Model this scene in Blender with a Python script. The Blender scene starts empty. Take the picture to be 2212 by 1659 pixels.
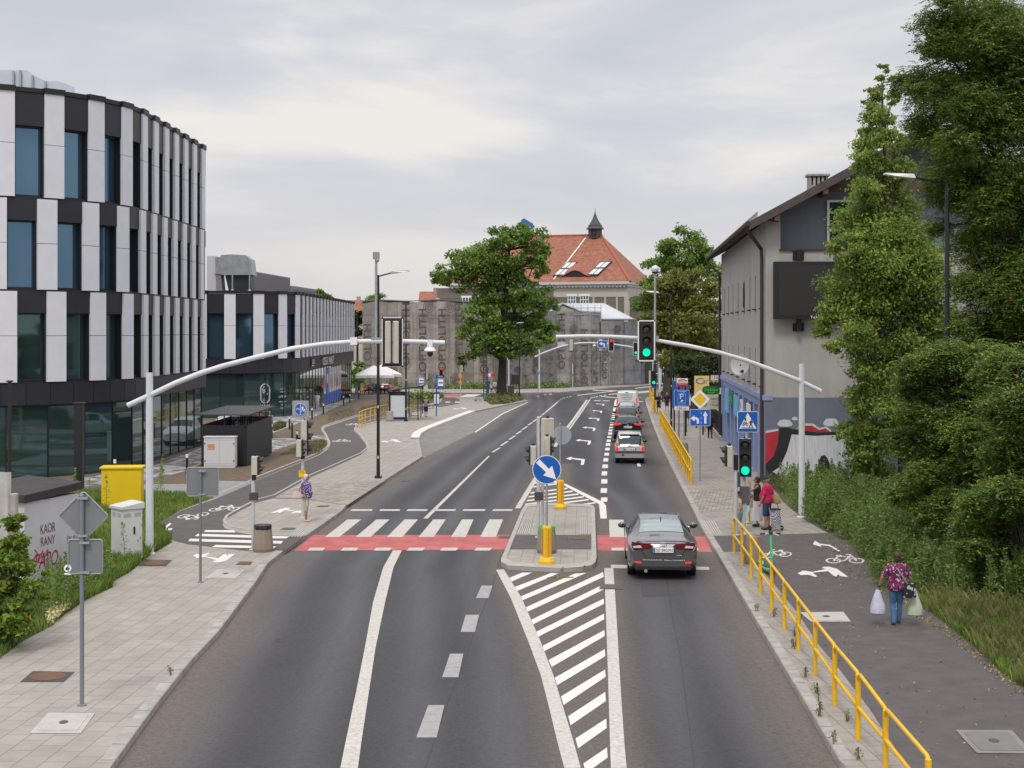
import bpy,bmesh,math,random
import numpy as np
from mathutils import Vector,Matrix
from mathutils import noise as mnoise
from mathutils.geometry import tessellate_polygon
random.seed(7);rng=np.random.default_rng(7)
S=bpy.context.scene
COL=S.collection
R=math.radians
V=Vector
# ------------------------------------------------------------------ camera, sky, sun, exposure
F,CX,HY,CAMH=3100.0,1106.0,713.0,6.5
cam_d=bpy.data.cameras.new('camera');cam=bpy.data.objects.new('camera',cam_d);COL.objects.link(cam)
cam.location=(0,0,CAMH);cam.rotation_euler=(R(90),0,0)
cam_d.sensor_width=36;cam_d.lens=F/2212*36;cam_d.shift_y=-116.5/2212
cam_d.clip_start=0.5;cam_d.clip_end=5000
S.camera=cam
S.view_settings.view_transform='Standard';S.view_settings.look='None'
S.view_settings.exposure=0.0;S.view_settings.gamma=1.0
S.view_settings.use_curve_mapping=False
try:
 S.cycles.max_bounces=6;S.cycles.diffuse_bounces=3;S.cycles.glossy_bounces=3
 S.cycles.transparent_max_bounces=8
except Exception:
 pass
SUN_EL,SUN_AZ=56.0,196.0
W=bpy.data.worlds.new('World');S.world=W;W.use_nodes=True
wn,wl=W.node_tree.nodes,W.node_tree.links
wn.clear()
def wnode(t,**k):
 n=wn.new(t)
 for a,b in k.items():setattr(n,a,b)
 return n
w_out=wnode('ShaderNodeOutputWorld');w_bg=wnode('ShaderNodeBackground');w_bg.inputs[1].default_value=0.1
w_sky=wnode('ShaderNodeTexSky',sky_type='NISHITA');w_sky.sun_disc=False
w_sky.sun_elevation=R(SUN_EL);w_sky.sun_rotation=R(SUN_AZ);w_sky.dust_density=2.0
w_tc=wnode('ShaderNodeTexCoord');w_map=wnode('ShaderNodeMapping')
w_map.inputs['Scale'].default_value=(1.0,1.0,4.2);w_map.inputs['Location'].default_value=(0.45,0.2,0.13)
wl.new(w_tc.outputs['Generated'],w_map.inputs['Vector'])
w_n1=wnode('ShaderNodeTexNoise');w_n1.inputs['Scale'].default_value=3.4;w_n1.inputs['Detail'].default_value=7;w_n1.inputs['Roughness'].default_value=.52
w_n1.inputs['Distortion'].default_value=.35
wl.new(w_map.outputs[0],w_n1.inputs['Vector'])
w_r=wnode('ShaderNodeValToRGB');cr=w_r.color_ramp
cr.elements[0].position=.38;cr.elements[0].color=(.615,.635,.70,1)
cr.elements[1].position=.64;cr.elements[1].color=(.90,.865,.82,1)
e=cr.elements.new(.50);e.color=(.69,.695,.745,1)
wl.new(w_n1.outputs[0],w_r.inputs[0])
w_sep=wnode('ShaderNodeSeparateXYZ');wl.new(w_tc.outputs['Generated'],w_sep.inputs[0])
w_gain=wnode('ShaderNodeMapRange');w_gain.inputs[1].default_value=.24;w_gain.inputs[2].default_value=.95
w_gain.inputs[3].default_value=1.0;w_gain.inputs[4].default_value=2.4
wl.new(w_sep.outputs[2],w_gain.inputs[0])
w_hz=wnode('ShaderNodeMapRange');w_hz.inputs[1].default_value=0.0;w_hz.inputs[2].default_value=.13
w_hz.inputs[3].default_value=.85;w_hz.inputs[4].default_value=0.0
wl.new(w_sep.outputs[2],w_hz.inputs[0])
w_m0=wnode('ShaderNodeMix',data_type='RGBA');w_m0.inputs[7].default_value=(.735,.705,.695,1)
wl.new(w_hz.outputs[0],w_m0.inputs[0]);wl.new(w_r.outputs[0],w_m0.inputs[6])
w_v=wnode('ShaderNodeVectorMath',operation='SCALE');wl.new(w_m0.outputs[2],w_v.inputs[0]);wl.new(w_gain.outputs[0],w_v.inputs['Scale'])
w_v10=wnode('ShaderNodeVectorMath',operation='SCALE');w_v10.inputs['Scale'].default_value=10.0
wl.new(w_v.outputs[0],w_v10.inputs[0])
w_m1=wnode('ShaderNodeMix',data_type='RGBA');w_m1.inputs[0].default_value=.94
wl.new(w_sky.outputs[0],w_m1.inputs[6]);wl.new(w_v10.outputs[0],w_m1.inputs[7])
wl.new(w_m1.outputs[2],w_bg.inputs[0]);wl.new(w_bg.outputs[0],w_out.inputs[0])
sun_d=bpy.data.lights.new('sun','SUN');sun=bpy.data.objects.new('sun',sun_d);COL.objects.link(sun)
sun_d.energy=1.5;sun_d.angle=R(13);sun_d.color=(1.0,.93,.82)
sdir=V((math.sin(R(SUN_AZ))*math.cos(R(SUN_EL)),math.cos(R(SUN_AZ))*math.cos(R(SUN_EL)),math.sin(R(SUN_EL))))
sun.rotation_euler=sdir.to_track_quat('Z','Y').to_euler()
sun.location=(0,0,60)
# ------------------------------------------------------------------ helpers
GA,GB=0.22,0.009
def gz(Y):return GA-GB*Y
def thin(d):return d if d<=.12 else .12+(d-.12)*.4
def G(x,y,dz=0.0):
 Y=F*(CAMH-GA-dz)/(y-HY-F*GB)
 return V(((x-CX)*Y/F,Y,gz(Y)+dz))
def P(x,y,Y):return V(((x-CX)*Y/F,Y,CAMH-(y-HY)*Y/F))
def hgt(dy,Y):return dy*Y/F
class MB:
 def __init__(s):s.v=[];s.f=[];s.mi=[];s.m=0
 def add(s,vs,fs,m=None):
  o=len(s.v);s.v+=[tuple(a)for a in vs]
  mm=s.m if m is None else m
  for f in fs:s.f.append([o+i for i in f]);s.mi.append(mm)
 def box(s,x0,x1,y0,y1,z0,z1,m=None,M=None):
  vs=[V((x,y,z))for z in(z0,z1)for x,y in((x0,y0),(x1,y0),(x1,y1),(x0,y1))]
  if M is not None:vs=[M@a for a in vs]
  s.add(vs,[(0,3,2,1),(4,5,6,7),(0,1,5,4),(1,2,6,5),(2,3,7,6),(3,0,4,7)],m)
 def bbox(s,x0,x1,y0,y1,z0,z1,b=.02,m=None,M=None):
  p=[(x0+b,y0),(x1-b,y0),(x1,y0+b),(x1,y1-b),(x1-b,y1),(x0+b,y1),(x0,y1-b),(x0,y0+b)]
  cx,cy=(x0+x1)/2,(y0+y1)/2
  fx,fy=1-2*b/max(abs(x1-x0),1e-6),1-2*b/max(abs(y1-y0),1e-6)
  q=[(cx+(a-cx)*fx,cy+(c-cy)*fy)for a,c in p]
  vs=[V((a,c,z0))for a,c in p]+[V((a,c,z1-b))for a,c in p]+[V((a,c,z1))for a,c in q]
  if M is not None:vs=[M@a for a in vs]
  fs=[tuple(range(7,-1,-1)),tuple(range(16,24))]
  for k in(0,8):
   for i in range(8):j=(i+1)%8;fs.append((k+i,k+j,k+8+j,k+8+i))
  s.add(vs,fs,m)
 def tube(s,pts,r,n=8,m=None,flat=1.0):
  pts=[V(p)for p in pts];k=len(pts)
  rs=list(r)if hasattr(r,'__len__')else[r]*k
  vs=[];up=None
  for i,p in enumerate(pts):
   t=(pts[min(i+1,k-1)]-pts[max(i-1,0)])
   t=t.normalized()if t.length>1e-9 else V((0,0,1))
   if up is None:up=V((0,0,1))if abs(t.z)<.9 else V((0,1,0))
   a=t.cross(up)
   a=a.normalized()if a.length>1e-6 else V((1,0,0))
   b=a.cross(t).normalized();up=b
   for j in range(n):
    th=2*math.pi*j/n
    vs.append(p+(a*math.cos(th)*flat+b*math.sin(th))*rs[i])
  fs=[]
  for i in range(k-1):
   for j in range(n):q=(j+1)%n;fs.append((i*n+j,i*n+q,(i+1)*n+q,(i+1)*n+j))
  fs.append(tuple(range(n-1,-1,-1)));fs.append(tuple((k-1)*n+j for j in range(n)))
  s.add(vs,fs,m)
 def lathe(s,prof,n=16,c=(0,0,0),m=None,sx=1,sy=1,M=None):
  vs=[]
  for r,z in prof:
   for j in range(n):
    th=2*math.pi*(j+.5)/n;vs.append(V((c[0]+r*math.cos(th)*sx,c[1]+r*math.sin(th)*sy,c[2]+z)))
  if M is not None:vs=[M@a for a in vs]
  fs=[]
  for i in range(len(prof)-1):
   for j in range(n):q=(j+1)%n;fs.append((i*n+j,i*n+q,(i+1)*n+q,(i+1)*n+j))
  fs.append(tuple(range(n-1,-1,-1)));fs.append(tuple((len(prof)-1)*n+j for j in range(n)))
  s.add(vs,fs,m)
 def ball(s,c,r,nu=12,nv=8,m=None,M=None):
  rr=r if hasattr(r,'__len__')else(r,r,r)
  vs=[];fs=[]
  for i in range(nv+1):
   ph=math.pi*min(max(i/nv,.02),.98)
   for j in range(nu):
    th=2*math.pi*j/nu
    p=V((rr[0]*math.sin(ph)*math.cos(th),rr[1]*math.sin(ph)*math.sin(th),rr[2]*math.cos(ph)))
    if M is not None:p=M@p
    vs.append(V(c)+p)
  for i in range(nv):
   for j in range(nu):q=(j+1)%nu;fs.append((i*nu+j,(i+1)*nu+j,(i+1)*nu+q,i*nu+q))
  fs.append(tuple(range(nu)));fs.append(tuple(nv*nu+j for j in range(nu-1,-1,-1)))
  s.add(vs,fs,m)
 def ext(s,pts,vec,m=None,ms=None):
  pts=[V(p)for p in pts];n=len(pts);vec=V(vec)
  tr=tessellate_polygon([pts])
  vs=pts+[p+vec for p in pts]
  s.add(vs,[tuple(t)for t in tr]+[tuple(i+n for i in reversed(t))for t in tr],m)
  o=len(s.v)-2*n;mm=(s.m if m is None else m)if ms is None else ms
  for i in range(n):
   j=(i+1)%n;s.f.append([o+i,o+j,o+n+j,o+n+i]);s.mi.append(mm)
 def sheet(s,pts,m=None):
  pts=[V(p)for p in pts];s.add(pts,[tuple(t)for t in tessellate_polygon([pts])],m)
 def text(s,body,o,ux,uy,h,w=None,d=.004,m=None,align='C',fn=None):
  tv,tf=text_mesh(body)
  xs=[p[0]for p in tv];x0,x1=min(xs),max(xs);ys=[p[1]for p in tv];y0,y1=min(ys),max(ys)
  sy=h/max(y1-y0,1e-6);sx=sy if w is None else w/max(x1-x0,1e-6)
  ox={'C':(x0+x1)/2,'L':x0,'R':x1}[align];oy=(y0+y1)/2
  ux,uy=V(ux).normalized(),V(uy).normalized();nz=ux.cross(uy)*d
  vs=[V(o)+ux*((p[0]-ox)*sx)+uy*((p[1]-oy)*sy)+nz for p in tv]
  if fn:vs=[fn(a)for a in vs]
  s.add(vs,tf,m)
 def build(s,name,mats,parent=None,smooth=False,loc=None,rotz=0):
  me=bpy.data.meshes.new(name);me.from_pydata(s.v,[],s.f)
  if not isinstance(mats,(list,tuple)):mats=[mats]
  for k in mats:me.materials.append(k)
  if len(mats)>1:me.polygons.foreach_set('material_index',s.mi)
  if smooth:me.polygons.foreach_set('use_smooth',[True]*len(s.f))
  me.validate();me.update()
  return link(name,me,parent,loc,rotz,smooth)
def link(name,me,parent=None,loc=None,rotz=0,smooth=False):
 o=bpy.data.objects.new(name,me);COL.objects.link(o)
 if parent is not None:o.parent=parent
 if loc is not None:o.location=loc
 if rotz:o.rotation_euler=(0,0,rotz)
 if smooth and isinstance(me,bpy.types.Mesh):
  try:me.set_sharp_from_angle(angle=R(38))
  except Exception:pass
 return o
_txt={}
def text_mesh(body):
 if body not in _txt:
  cu=bpy.data.curves.new('t','FONT');cu.body=body;cu.size=1;cu.resolution_u=3;cu.offset=.022 if body.startswith(('OPTO','NIE'))else 0
  ob=bpy.data.objects.new('t',cu);me=bpy.data.meshes.new_from_object(ob)
  _txt[body]=([tuple(v.co)for v in me.vertices],[tuple(p.vertices)for p in me.polygons])
  bpy.data.objects.remove(ob);bpy.data.curves.remove(cu);bpy.data.meshes.remove(me)
 return _txt[body]
def tag(o,label=None,cat=None,group=None,kind=None):
 if label:o['label']=label
 if cat:o['category']=cat
 if group:o['group']=group
 if kind:o['kind']=kind
 return o
def thing(name,label,cat,loc=(0,0,0),rotz=0,group=None):
 o=bpy.data.objects.new(name,None);COL.objects.link(o)
 o.empty_display_size=.3;o.location=loc;o.rotation_euler=(0,0,rotz)
 return tag(o,label,cat,group)
def copy_tree(o,parent=None):
 c=o.copy();COL.objects.link(c)
 if parent is not None:c.parent=parent
 for ch in list(o.children):copy_tree(ch,c)
 return c
def struct(o):o['kind']='structure';return o
TMP=bpy.data.scenes.new('tmp')
def remeshed(mb,voxel,smooth=4):
 me=bpy.data.meshes.new('r');me.from_pydata(mb.v,[],mb.f);me.update()
 ob=bpy.data.objects.new('r',me);TMP.collection.objects.link(ob)
 md=ob.modifiers.new('a','REMESH');md.mode='VOXEL';md.voxel_size=voxel;md.use_smooth_shade=True
 if smooth:
  sm=ob.modifiers.new('b','SMOOTH');sm.factor=.5;sm.iterations=smooth
 vl=TMP.view_layers[0];vl.update()
 out=bpy.data.meshes.new_from_object(ob.evaluated_get(vl.depsgraph))
 bpy.data.objects.remove(ob);bpy.data.meshes.remove(me)
 return out
# ------------------------------------------------------------------ materials
MATS={}
def _new(name):
 m=bpy.data.materials.new(name);m.use_nodes=True;MATS[name]=m
 nt=m.node_tree;b=nt.nodes['Principled BSDF']
 return m,nt,b
def nd(nt,t,**k):
 n=nt.nodes.new(t)
 for a,b in k.items():setattr(n,a,b)
 return n
def c4(c):return(c[0],c[1],c[2],1)
def mat(name,c,rough=.6,metal=0.,var=0.,vs=4.,bump=0.,bs=40.,spec=.5,coat=0.,c2=None,aniso=None,emit=0.):
 if name in MATS:return MATS[name]
 m,nt,b=_new(name);L=nt.links
 b.inputs['Base Color'].default_value=c4(c);b.inputs['Roughness'].default_value=rough
 b.inputs['Metallic'].default_value=metal;b.inputs['Specular IOR Level'].default_value=spec
 b.inputs['Coat Weight'].default_value=coat
 if emit:b.inputs['Emission Color'].default_value=c4(c);b.inputs['Emission Strength'].default_value=emit
 if var or c2 or bump:
  tc=nd(nt,'ShaderNodeTexCoord');src=tc.outputs['Object']
  if aniso:
   mp=nd(nt,'ShaderNodeMapping');mp.inputs['Scale'].default_value=aniso;L.new(src,mp.inputs[0]);src=mp.outputs[0]
 if var or c2:
  n=nd(nt,'ShaderNodeTexNoise');n.inputs['Scale'].default_value=vs;n.inputs['Detail'].default_value=6;n.inputs['Roughness'].default_value=.62
  L.new(src,n.inputs['Vector'])
  r=nd(nt,'ShaderNodeValToRGB');r.color_ramp.elements[0].position=.32;r.color_ramp.elements[1].position=.68
  d=c2 if c2 else tuple(min(1,k*(1+var))for k in c)
  a=c if c2 else tuple(k*(1-var)for k in c)
  r.color_ramp.elements[0].color=c4(a);r.color_ramp.elements[1].color=c4(d)
  L.new(n.outputs[0],r.inputs[0]);L.new(r.outputs[0],b.inputs['Base Color'])
 if bump:
  n2=nd(nt,'ShaderNodeTexNoise');n2.inputs['Scale'].default_value=bs;n2.inputs['Detail'].default_value=4
  L.new(src,n2.inputs['Vector'])
  bp=nd(nt,'ShaderNodeBump');bp.inputs['Strength'].default_value=bump;bp.inputs['Distance'].default_value=.02
  L.new(n2.outputs[0],bp.inputs['Height']);L.new(bp.outputs[0],b.inputs['Normal'])
 return m
def brick(name,c1,c2,cm,bw,rh,ms=.008,rot=0.,off=.5,rough=.85,var=.18,vs=.6,bias=0.,dirt=None):
 if name in MATS:return MATS[name]
 m,nt,b=_new(name);L=nt.links;b.inputs['Roughness'].default_value=rough
 tc=nd(nt,'ShaderNodeTexCoord');mp=nd(nt,'ShaderNodeMapping');mp.inputs['Rotation'].default_value=(0,0,rot)
 L.new(tc.outputs['Object'],mp.inputs[0])
 t=nd(nt,'ShaderNodeTexBrick');t.offset=off;t.inputs['Scale'].default_value=1;t.inputs['Brick Width'].default_value=bw
 t.inputs['Row Height'].default_value=rh;t.inputs['Mortar Size'].default_value=ms;t.inputs['Mortar Smooth'].default_value=.1;t.inputs['Bias'].default_value=bias
 t.inputs['Color1'].default_value=c4(c1);t.inputs['Color2'].default_value=c4(c2);t.inputs['Mortar'].default_value=c4(cm)
 L.new(mp.outputs[0],t.inputs['Vector'])
 n=nd(nt,'ShaderNodeTexNoise');n.inputs['Scale'].default_value=vs;n.inputs['Detail'].default_value=8;n.inputs['Roughness'].default_value=.7
 L.new(tc.outputs['Object'],n.inputs['Vector'])
 r=nd(nt,'ShaderNodeMapRange');r.inputs[1].default_value=.3;r.inputs[2].default_value=.7;r.inputs[3].default_value=1-var;r.inputs[4].default_value=1+var
 L.new(n.outputs[0],r.inputs[0])
 x=nd(nt,'ShaderNodeVectorMath',operation='SCALE');L.new(t.outputs['Color'],x.inputs[0]);L.new(r.outputs[0],x.inputs['Scale'])
 L.new(x.outputs[0],b.inputs['Base Color'])
 bp=nd(nt,'ShaderNodeBump');bp.inputs['Strength'].default_value=.25;bp.inputs['Distance'].default_value=.01;bp.invert=True
 L.new(t.outputs['Fac'],bp.inputs['Height']);L.new(bp.outputs[0],b.inputs['Normal'])
 return m
def leafmat(name,cols,trans=.35,rough=.55,gain=2.1):
 if name in MATS:return MATS[name]
 m,nt,b=_new(name);L=nt.links
 g=nd(nt,'ShaderNodeNewGeometry');r=nd(nt,'ShaderNodeValToRGB');el=r.color_ramp.elements
 el[0].color=c4(cols[0]);el[1].color=c4(cols[-1]);el[0].position=0;el[1].position=1
 for i,c in enumerate(cols[1:-1]):q=el.new((i+1)/(len(cols)-1));q.color=c4(c)
 L.new(g.outputs['Random Per Island'],r.inputs[0])
 cols=[tuple(k*gain for k in c)for c in cols]
 for i,q in enumerate(sorted(el,key=lambda e:e.position)):q.color=c4(cols[i])
 n=nd(nt,'ShaderNodeTexNoise');n.inputs['Scale'].default_value=.55;n.inputs['Detail'].default_value=3
 tc=nd(nt,'ShaderNodeTexCoord');L.new(tc.outputs['Object'],n.inputs['Vector'])
 mr=nd(nt,'ShaderNodeMapRange');mr.inputs[1].default_value=.3;mr.inputs[2].default_value=.7;mr.inputs[3].default_value=.7;mr.inputs[4].default_value=1.35
 L.new(n.outputs[0],mr.inputs[0])
 x=nd(nt,'ShaderNodeVectorMath',operation='SCALE');L.new(r.outputs[0],x.inputs[0]);L.new(mr.outputs[0],x.inputs['Scale'])
 L.new(x.outputs[0],b.inputs['Base Color']);b.inputs['Roughness'].default_value=rough;b.inputs['Specular IOR Level'].default_value=.3
 t=nd(nt,'ShaderNodeBsdfTranslucent');L.new(x.outputs[0],t.inputs[0])
 mx=nd(nt,'ShaderNodeMixShader');mx.inputs[0].default_value=trans
 L.new(b.outputs[0],mx.inputs[1]);L.new(t.outputs[0],mx.inputs[2])
 L.new(mx.outputs[0],nt.nodes['Material Output'].inputs[0])
 return m
def glass(name,c,metal=.6,rough=.03):
 return mat(name,c,rough=rough,metal=metal,spec=.8,bump=.035,bs=.7)
def clear(name,c,alpha=.35,rough=.05):
 if name in MATS:return MATS[name]
 m,nt,b=_new(name);b.inputs['Base Color'].default_value=c4(c);b.inputs['Roughness'].default_value=rough;b.inputs['Alpha'].default_value=alpha
 return m
WHITE=mat('white_paint',(.78,.78,.78),.45,var=.03,vs=3)
GALV=mat('galvanised_steel',(.38,.40,.42),.42,.55,var=.15,vs=9)
GREYP=mat('grey_painted_steel',(.50,.52,.55),.4,.0,var=.08,vs=2)
LGREY=mat('light_grey_steel',(.60,.62,.65),.38,.0,var=.06,vs=2)
BLACK=mat('black_paint',(.012,.013,.016),.42)
BLKPL=mat('black_plastic',(.018,.018,.02),.5)
DARK=mat('dark_grey',(.06,.06,.065),.6,var=.15)
YEL=mat('yellow_paint',(.78,.45,.01),.38,var=.08,vs=6)
BLUE=mat('sign_blue',(.005,.10,.42),.35)
SWHITE=mat('sign_white',(.82,.82,.82),.35)
SYEL=mat('sign_yellow',(.85,.52,.02),.35)
SBLACK=mat('sign_black',(.01,.01,.01),.4)
RED=mat('sign_red',(.65,.03,.03),.35)
CONC=mat('concrete',(.34,.32,.29),.85,var=.2,vs=5,bump=.2)
GRAVELC=mat('washed_gravel_concrete',(.20,.16,.115),.9,c2=(.36,.30,.23),vs=70,bump=.5,bs=90)
RUBBER=mat('tyre_rubber',(.012,.012,.013),.75)
CHROME=mat('bright_metal',(.75,.76,.78),.2,1.0)
BEIGE=mat('signal_beige',(.52,.49,.42),.5,var=.06)
WINGL=glass('window_glass_blue',(.10,.19,.285),.75)
WINGT=glass('window_glass_teal',(.075,.135,.135),.72)
# ------------------------------------------------------------------ ground, road, pavements
SLAB_L=brick('paving_slabs_left',(.33,.30,.26),(.29,.265,.232),(.17,.15,.13),.56,.38,.008,R(93),var=.14,vs=1.2)
SLAB_R=brick('paving_slabs_right',(.30,.268,.235),(.262,.236,.208),(.14,.125,.11),.5,.3,.008,R(86),var=.16,vs=1.2)
KERB=mat('kerb_concrete',(.36,.34,.315),.85,var=.15,vs=3,bump=.15)
KERBW=mat('bus_kerb_white',(.62,.60,.56),.8,var=.08,vs=3)
ASPH2=mat('path_asphalt',(.094,.084,.081),.9,var=.16,vs=2.2,bump=.5,bs=160)
COB=brick('setts',(.40,.35,.29),(.24,.215,.185),(.13,.12,.105),.30,.2,.02,R(10),var=.3,vs=1.5)
COBG=brick('grey_setts',(.27,.255,.235),(.17,.165,.155),(.10,.095,.09),.26,.16,.018,R(30),var=.2,vs=1.2)
CHK=brick('striped_paving',(.42,.41,.39),(.10,.10,.105),(.16,.16,.155),.8,.4,.01,R(90),var=.1)
SOIL=mat('bare_soil',(.095,.066,.045),1.,c2=(.17,.125,.085),vs=3.5,bump=1.,bs=14)
GREEN=mat('grass_soil',(.05,.075,.02),1.,c2=(.10,.10,.045),vs=2.5,bump=.8,bs=20)
PAINT=mat('road_paint',(.58,.555,.50),.75,c2=(.36,.34,.31),vs=13,bump=.3,bs=60)
PAINTN=mat('fresh_road_paint',(.70,.68,.64),.7,c2=(.58,.555,.52),vs=9)
PAINTG=mat('worn_grey_paint',(.30,.295,.285),.8,var=.15,vs=6)
REDP=mat('red_crossing_paint',(.37,.07,.068),.8,c2=(.46,.135,.13),vs=1.6)
GND=mat('ground_earth',(.12,.11,.085),1.,c2=(.10,.115,.05),vs=.5)
def mk_ground():
 mb=MB()
 ys=[-20,300,3000];xs=[-1500,1500]
 zs=[gz(-20)-.03,gz(300)-.03,gz(300)-.03]
 mb.add([(x,y,z)for y,z in zip(ys,zs)for x in xs],[(0,1,3,2),(2,3,5,4)])
 struct(mb.build('ground',GND))
mk_ground()
KL=[(249,1659),(344,1526),(415,1436),(471,1376),(553,1265),(578,1225),(622,1190),(673,1156),(738,1110),(753,1092),(843,1035),(913,990)]
BAY=[(905,951),(909.6,940),(924,931),(960,916),(999,901),(1026,891),(1101,875),(1141,868)]
KR=[(1814,1659),(1712,1484),(1618,1323.6),(1553.5,1210),(1516,1147.5),(1496,1105),(1451,1015),(1426,962),(1406,910),(1394.7,872.5),(1393,866),(1397,861),(1404,859)]
def gl(pts,dz=0.0):return[G(x,y,dz)for x,y in pts]
def interp_x(pl):
 a=sorted([(p.y,p.x)for p in pl]);Y=[q[0]for q in a];X=[q[1]for q in a]
 return lambda y:np.interp(y,Y,X)
XL=interp_x(gl(KL+[(1026,932.5),(1086,892.5),(1141,868)]));XR=interp_x(gl(KR[:10]))
HLl=interp_x(gl([(1219,1659),(1185,1523),(1139,1381),(1102,1290),(1071,1230),(1116,1101),(1160,1030),(1200,960),(1228,930)]))
HLr=interp_x(gl([(1354,1659),(1342,1514),(1335,1387),(1328,1273),(1325,1227),(1311,1120),(1295,1085),(1221,1045),(1228,930)]))
def road():
 xs=np.concatenate([np.linspace(-60,-10,12),np.linspace(-9,18,109),np.linspace(20,75,20)])
 ys=np.concatenate([np.linspace(2,16,5),np.linspace(17,110,230),np.linspace(111,215,90)])
 nx,ny=len(xs),len(ys)
 X,Y=np.meshgrid(xs,ys)
 co=np.stack([X,Y,GA-GB*Y],-1).reshape(-1,3)
 idx=np.arange(nx*ny).reshape(ny,nx)
 fs=np.stack([idx[:-1,:-1],idx[:-1,1:],idx[1:,1:],idx[1:,:-1]],-1).reshape(-1,4)
 me=bpy.data.meshes.new('road');me.from_pydata(co.tolist(),[],fs.tolist())
 xl,xr,hl,hr=XL(Y),XR(Y),HLl(Y),HLr(Y)
 wob=.25*np.sin(Y*.31)+.15*np.sin(Y*.83+1)
 d1=np.exp(-np.clip((X-xl)/(.8+wob*.4),0,9)**2);d2=np.exp(-np.clip((xr-X)/(.7+wob*.3),0,9)**2)
 hd=np.maximum(np.maximum(hl-X,X-hr),0);d3=.75*np.exp(-(hd/.35)**2)*(Y<75)
 dust=np.clip(np.maximum(np.maximum(d1,d2),d3),0,1)*np.clip((175-Y)/40,.25,1)
 lanes=[(hr+.2,xr-.3)];mid=(xl+hl)/2+.3;lanes+=[(xl,mid),(mid,hl)]
 tr=np.zeros_like(X)
 for a,b in lanes:
  c=(a+b)/2;w=np.clip((b-a)*.24,.6,.9)
  for sgn in(-1,1):tr=np.maximum(tr,np.exp(-((X-c-sgn*w)/.42)**2))
 at=me.color_attributes.new('wear','FLOAT_COLOR','POINT')
 c=np.zeros((nx*ny,4),np.float32);c[:,0]=dust.ravel();c[:,1]=tr.ravel();c[:,3]=1
 at.data.foreach_set('color',c.ravel())
 m,nt,b=_new('road_asphalt');L=nt.links;b.inputs['Roughness'].default_value=.82
 va=nd(nt,'ShaderNodeVertexColor',layer_name='wear');sp=nd(nt,'ShaderNodeSeparateColor');L.new(va.outputs[0],sp.inputs[0])
 tc=nd(nt,'ShaderNodeTexCoord')
 n1=nd(nt,'ShaderNodeTexNoise');n1.inputs['Scale'].default_value=.35;n1.inputs['Detail'].default_value=6
 mp=nd(nt,'ShaderNodeMapping');mp.inputs['Scale'].default_value=(1,.22,1);L.new(tc.outputs['Object'],mp.inputs[0]);L.new(mp.outputs[0],n1.inputs['Vector'])
 n2=nd(nt,'ShaderNodeTexNoise');n2.inputs['Scale'].default_value=45;n2.inputs['Detail'].default_value=5;n2.inputs['Roughness'].default_value=.8;L.new(tc.outputs['Object'],n2.inputs['Vector'])
 base=nd(nt,'ShaderNodeMix',data_type='RGBA');base.inputs[6].default_value=(.030,.0295,.032,1);base.inputs[7].default_value=(.049,.0475,.051,1)
 mr=nd(nt,'ShaderNodeMapRange');mr.inputs[1].default_value=.35;mr.inputs[2].default_value=.65;L.new(n1.outputs[0],mr.inputs[0]);L.new(mr.outputs[0],base.inputs[0])
 trk=nd(nt,'ShaderNodeMix',data_type='RGBA',blend_type='ADD');trk.inputs[7].default_value=(.013,.013,.017,1);L.new(base.outputs[2],trk.inputs[6])
 L.new(sp.outputs[1],trk.inputs[0])
 dm=nd(nt,'ShaderNodeMath',operation='MULTIPLY');L.new(sp.outputs[0],dm.inputs[0])
 mr2=nd(nt,'ShaderNodeMapRange');mr2.inputs[1].default_value=.3;mr2.inputs[2].default_value=.7;mr2.inputs[3].default_value=.75;mr2.inputs[4].default_value=1.0;L.new(n2.outputs[0],mr2.inputs[0]);L.new(mr2.outputs[0],dm.inputs[1])
 du=nd(nt,'ShaderNodeMix',data_type='RGBA');du.inputs[7].default_value=(.135,.109,.089,1);L.new(trk.outputs[2],du.inputs[6]);L.new(dm.outputs[0],du.inputs[0])
 mr3=nd(nt,'ShaderNodeMapRange');mr3.inputs[1].default_value=.2;mr3.inputs[2].default_value=.8;mr3.inputs[3].default_value=.35;mr3.inputs[4].default_value=1.65;L.new(n2.outputs[0],mr3.inputs[0])
 n3=nd(nt,'ShaderNodeTexNoise');n3.inputs['Scale'].default_value=11;n3.inputs['Detail'].default_value=9;n3.inputs['Roughness'].default_value=.92;L.new(tc.outputs['Object'],n3.inputs['Vector'])
 mr4=nd(nt,'ShaderNodeMapRange');mr4.inputs[1].default_value=.36;mr4.inputs[2].default_value=.64;mr4.inputs[3].default_value=.55;mr4.inputs[4].default_value=1.45;L.new(n3.outputs[0],mr4.inputs[0])
 s4=nd(nt,'ShaderNodeVectorMath',operation='SCALE');L.new(du.outputs[2],s4.inputs[0]);L.new(mr4.outputs[0],s4.inputs['Scale'])
 sc=nd(nt,'ShaderNodeVectorMath',operation='SCALE');L.new(s4.outputs[0],sc.inputs[0]);L.new(mr3.outputs[0],sc.inputs['Scale'])
 L.new(sc.outputs[0],b.inputs['Base Color'])
 bp=nd(nt,'ShaderNodeBump');bp.inputs['Strength'].default_value=.35;bp.inputs['Distance'].default_value=.008;L.new(n2.outputs[0],bp.inputs['Height']);L.new(bp.outputs[0],b.inputs['Normal'])
 rr=nd(nt,'ShaderNodeMapRange');rr.inputs[3].default_value=.85;rr.inputs[4].default_value=.62;L.new(sp.outputs[1],rr.inputs[0]);L.new(rr.outputs[0],b.inputs['Roughness'])
 me.materials.append(m);me.update()
 struct(link('road',me))
road()
def slab(name,pts,top,mats,depth=.3):
 mb=MB();mb.ext([p+V((0,0,top))for p in pts],(0,0,-depth),0,1)
 return struct(mb.build(name,mats))
def flat(p):return V((p[0],p[1],gz(p[1])))
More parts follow.
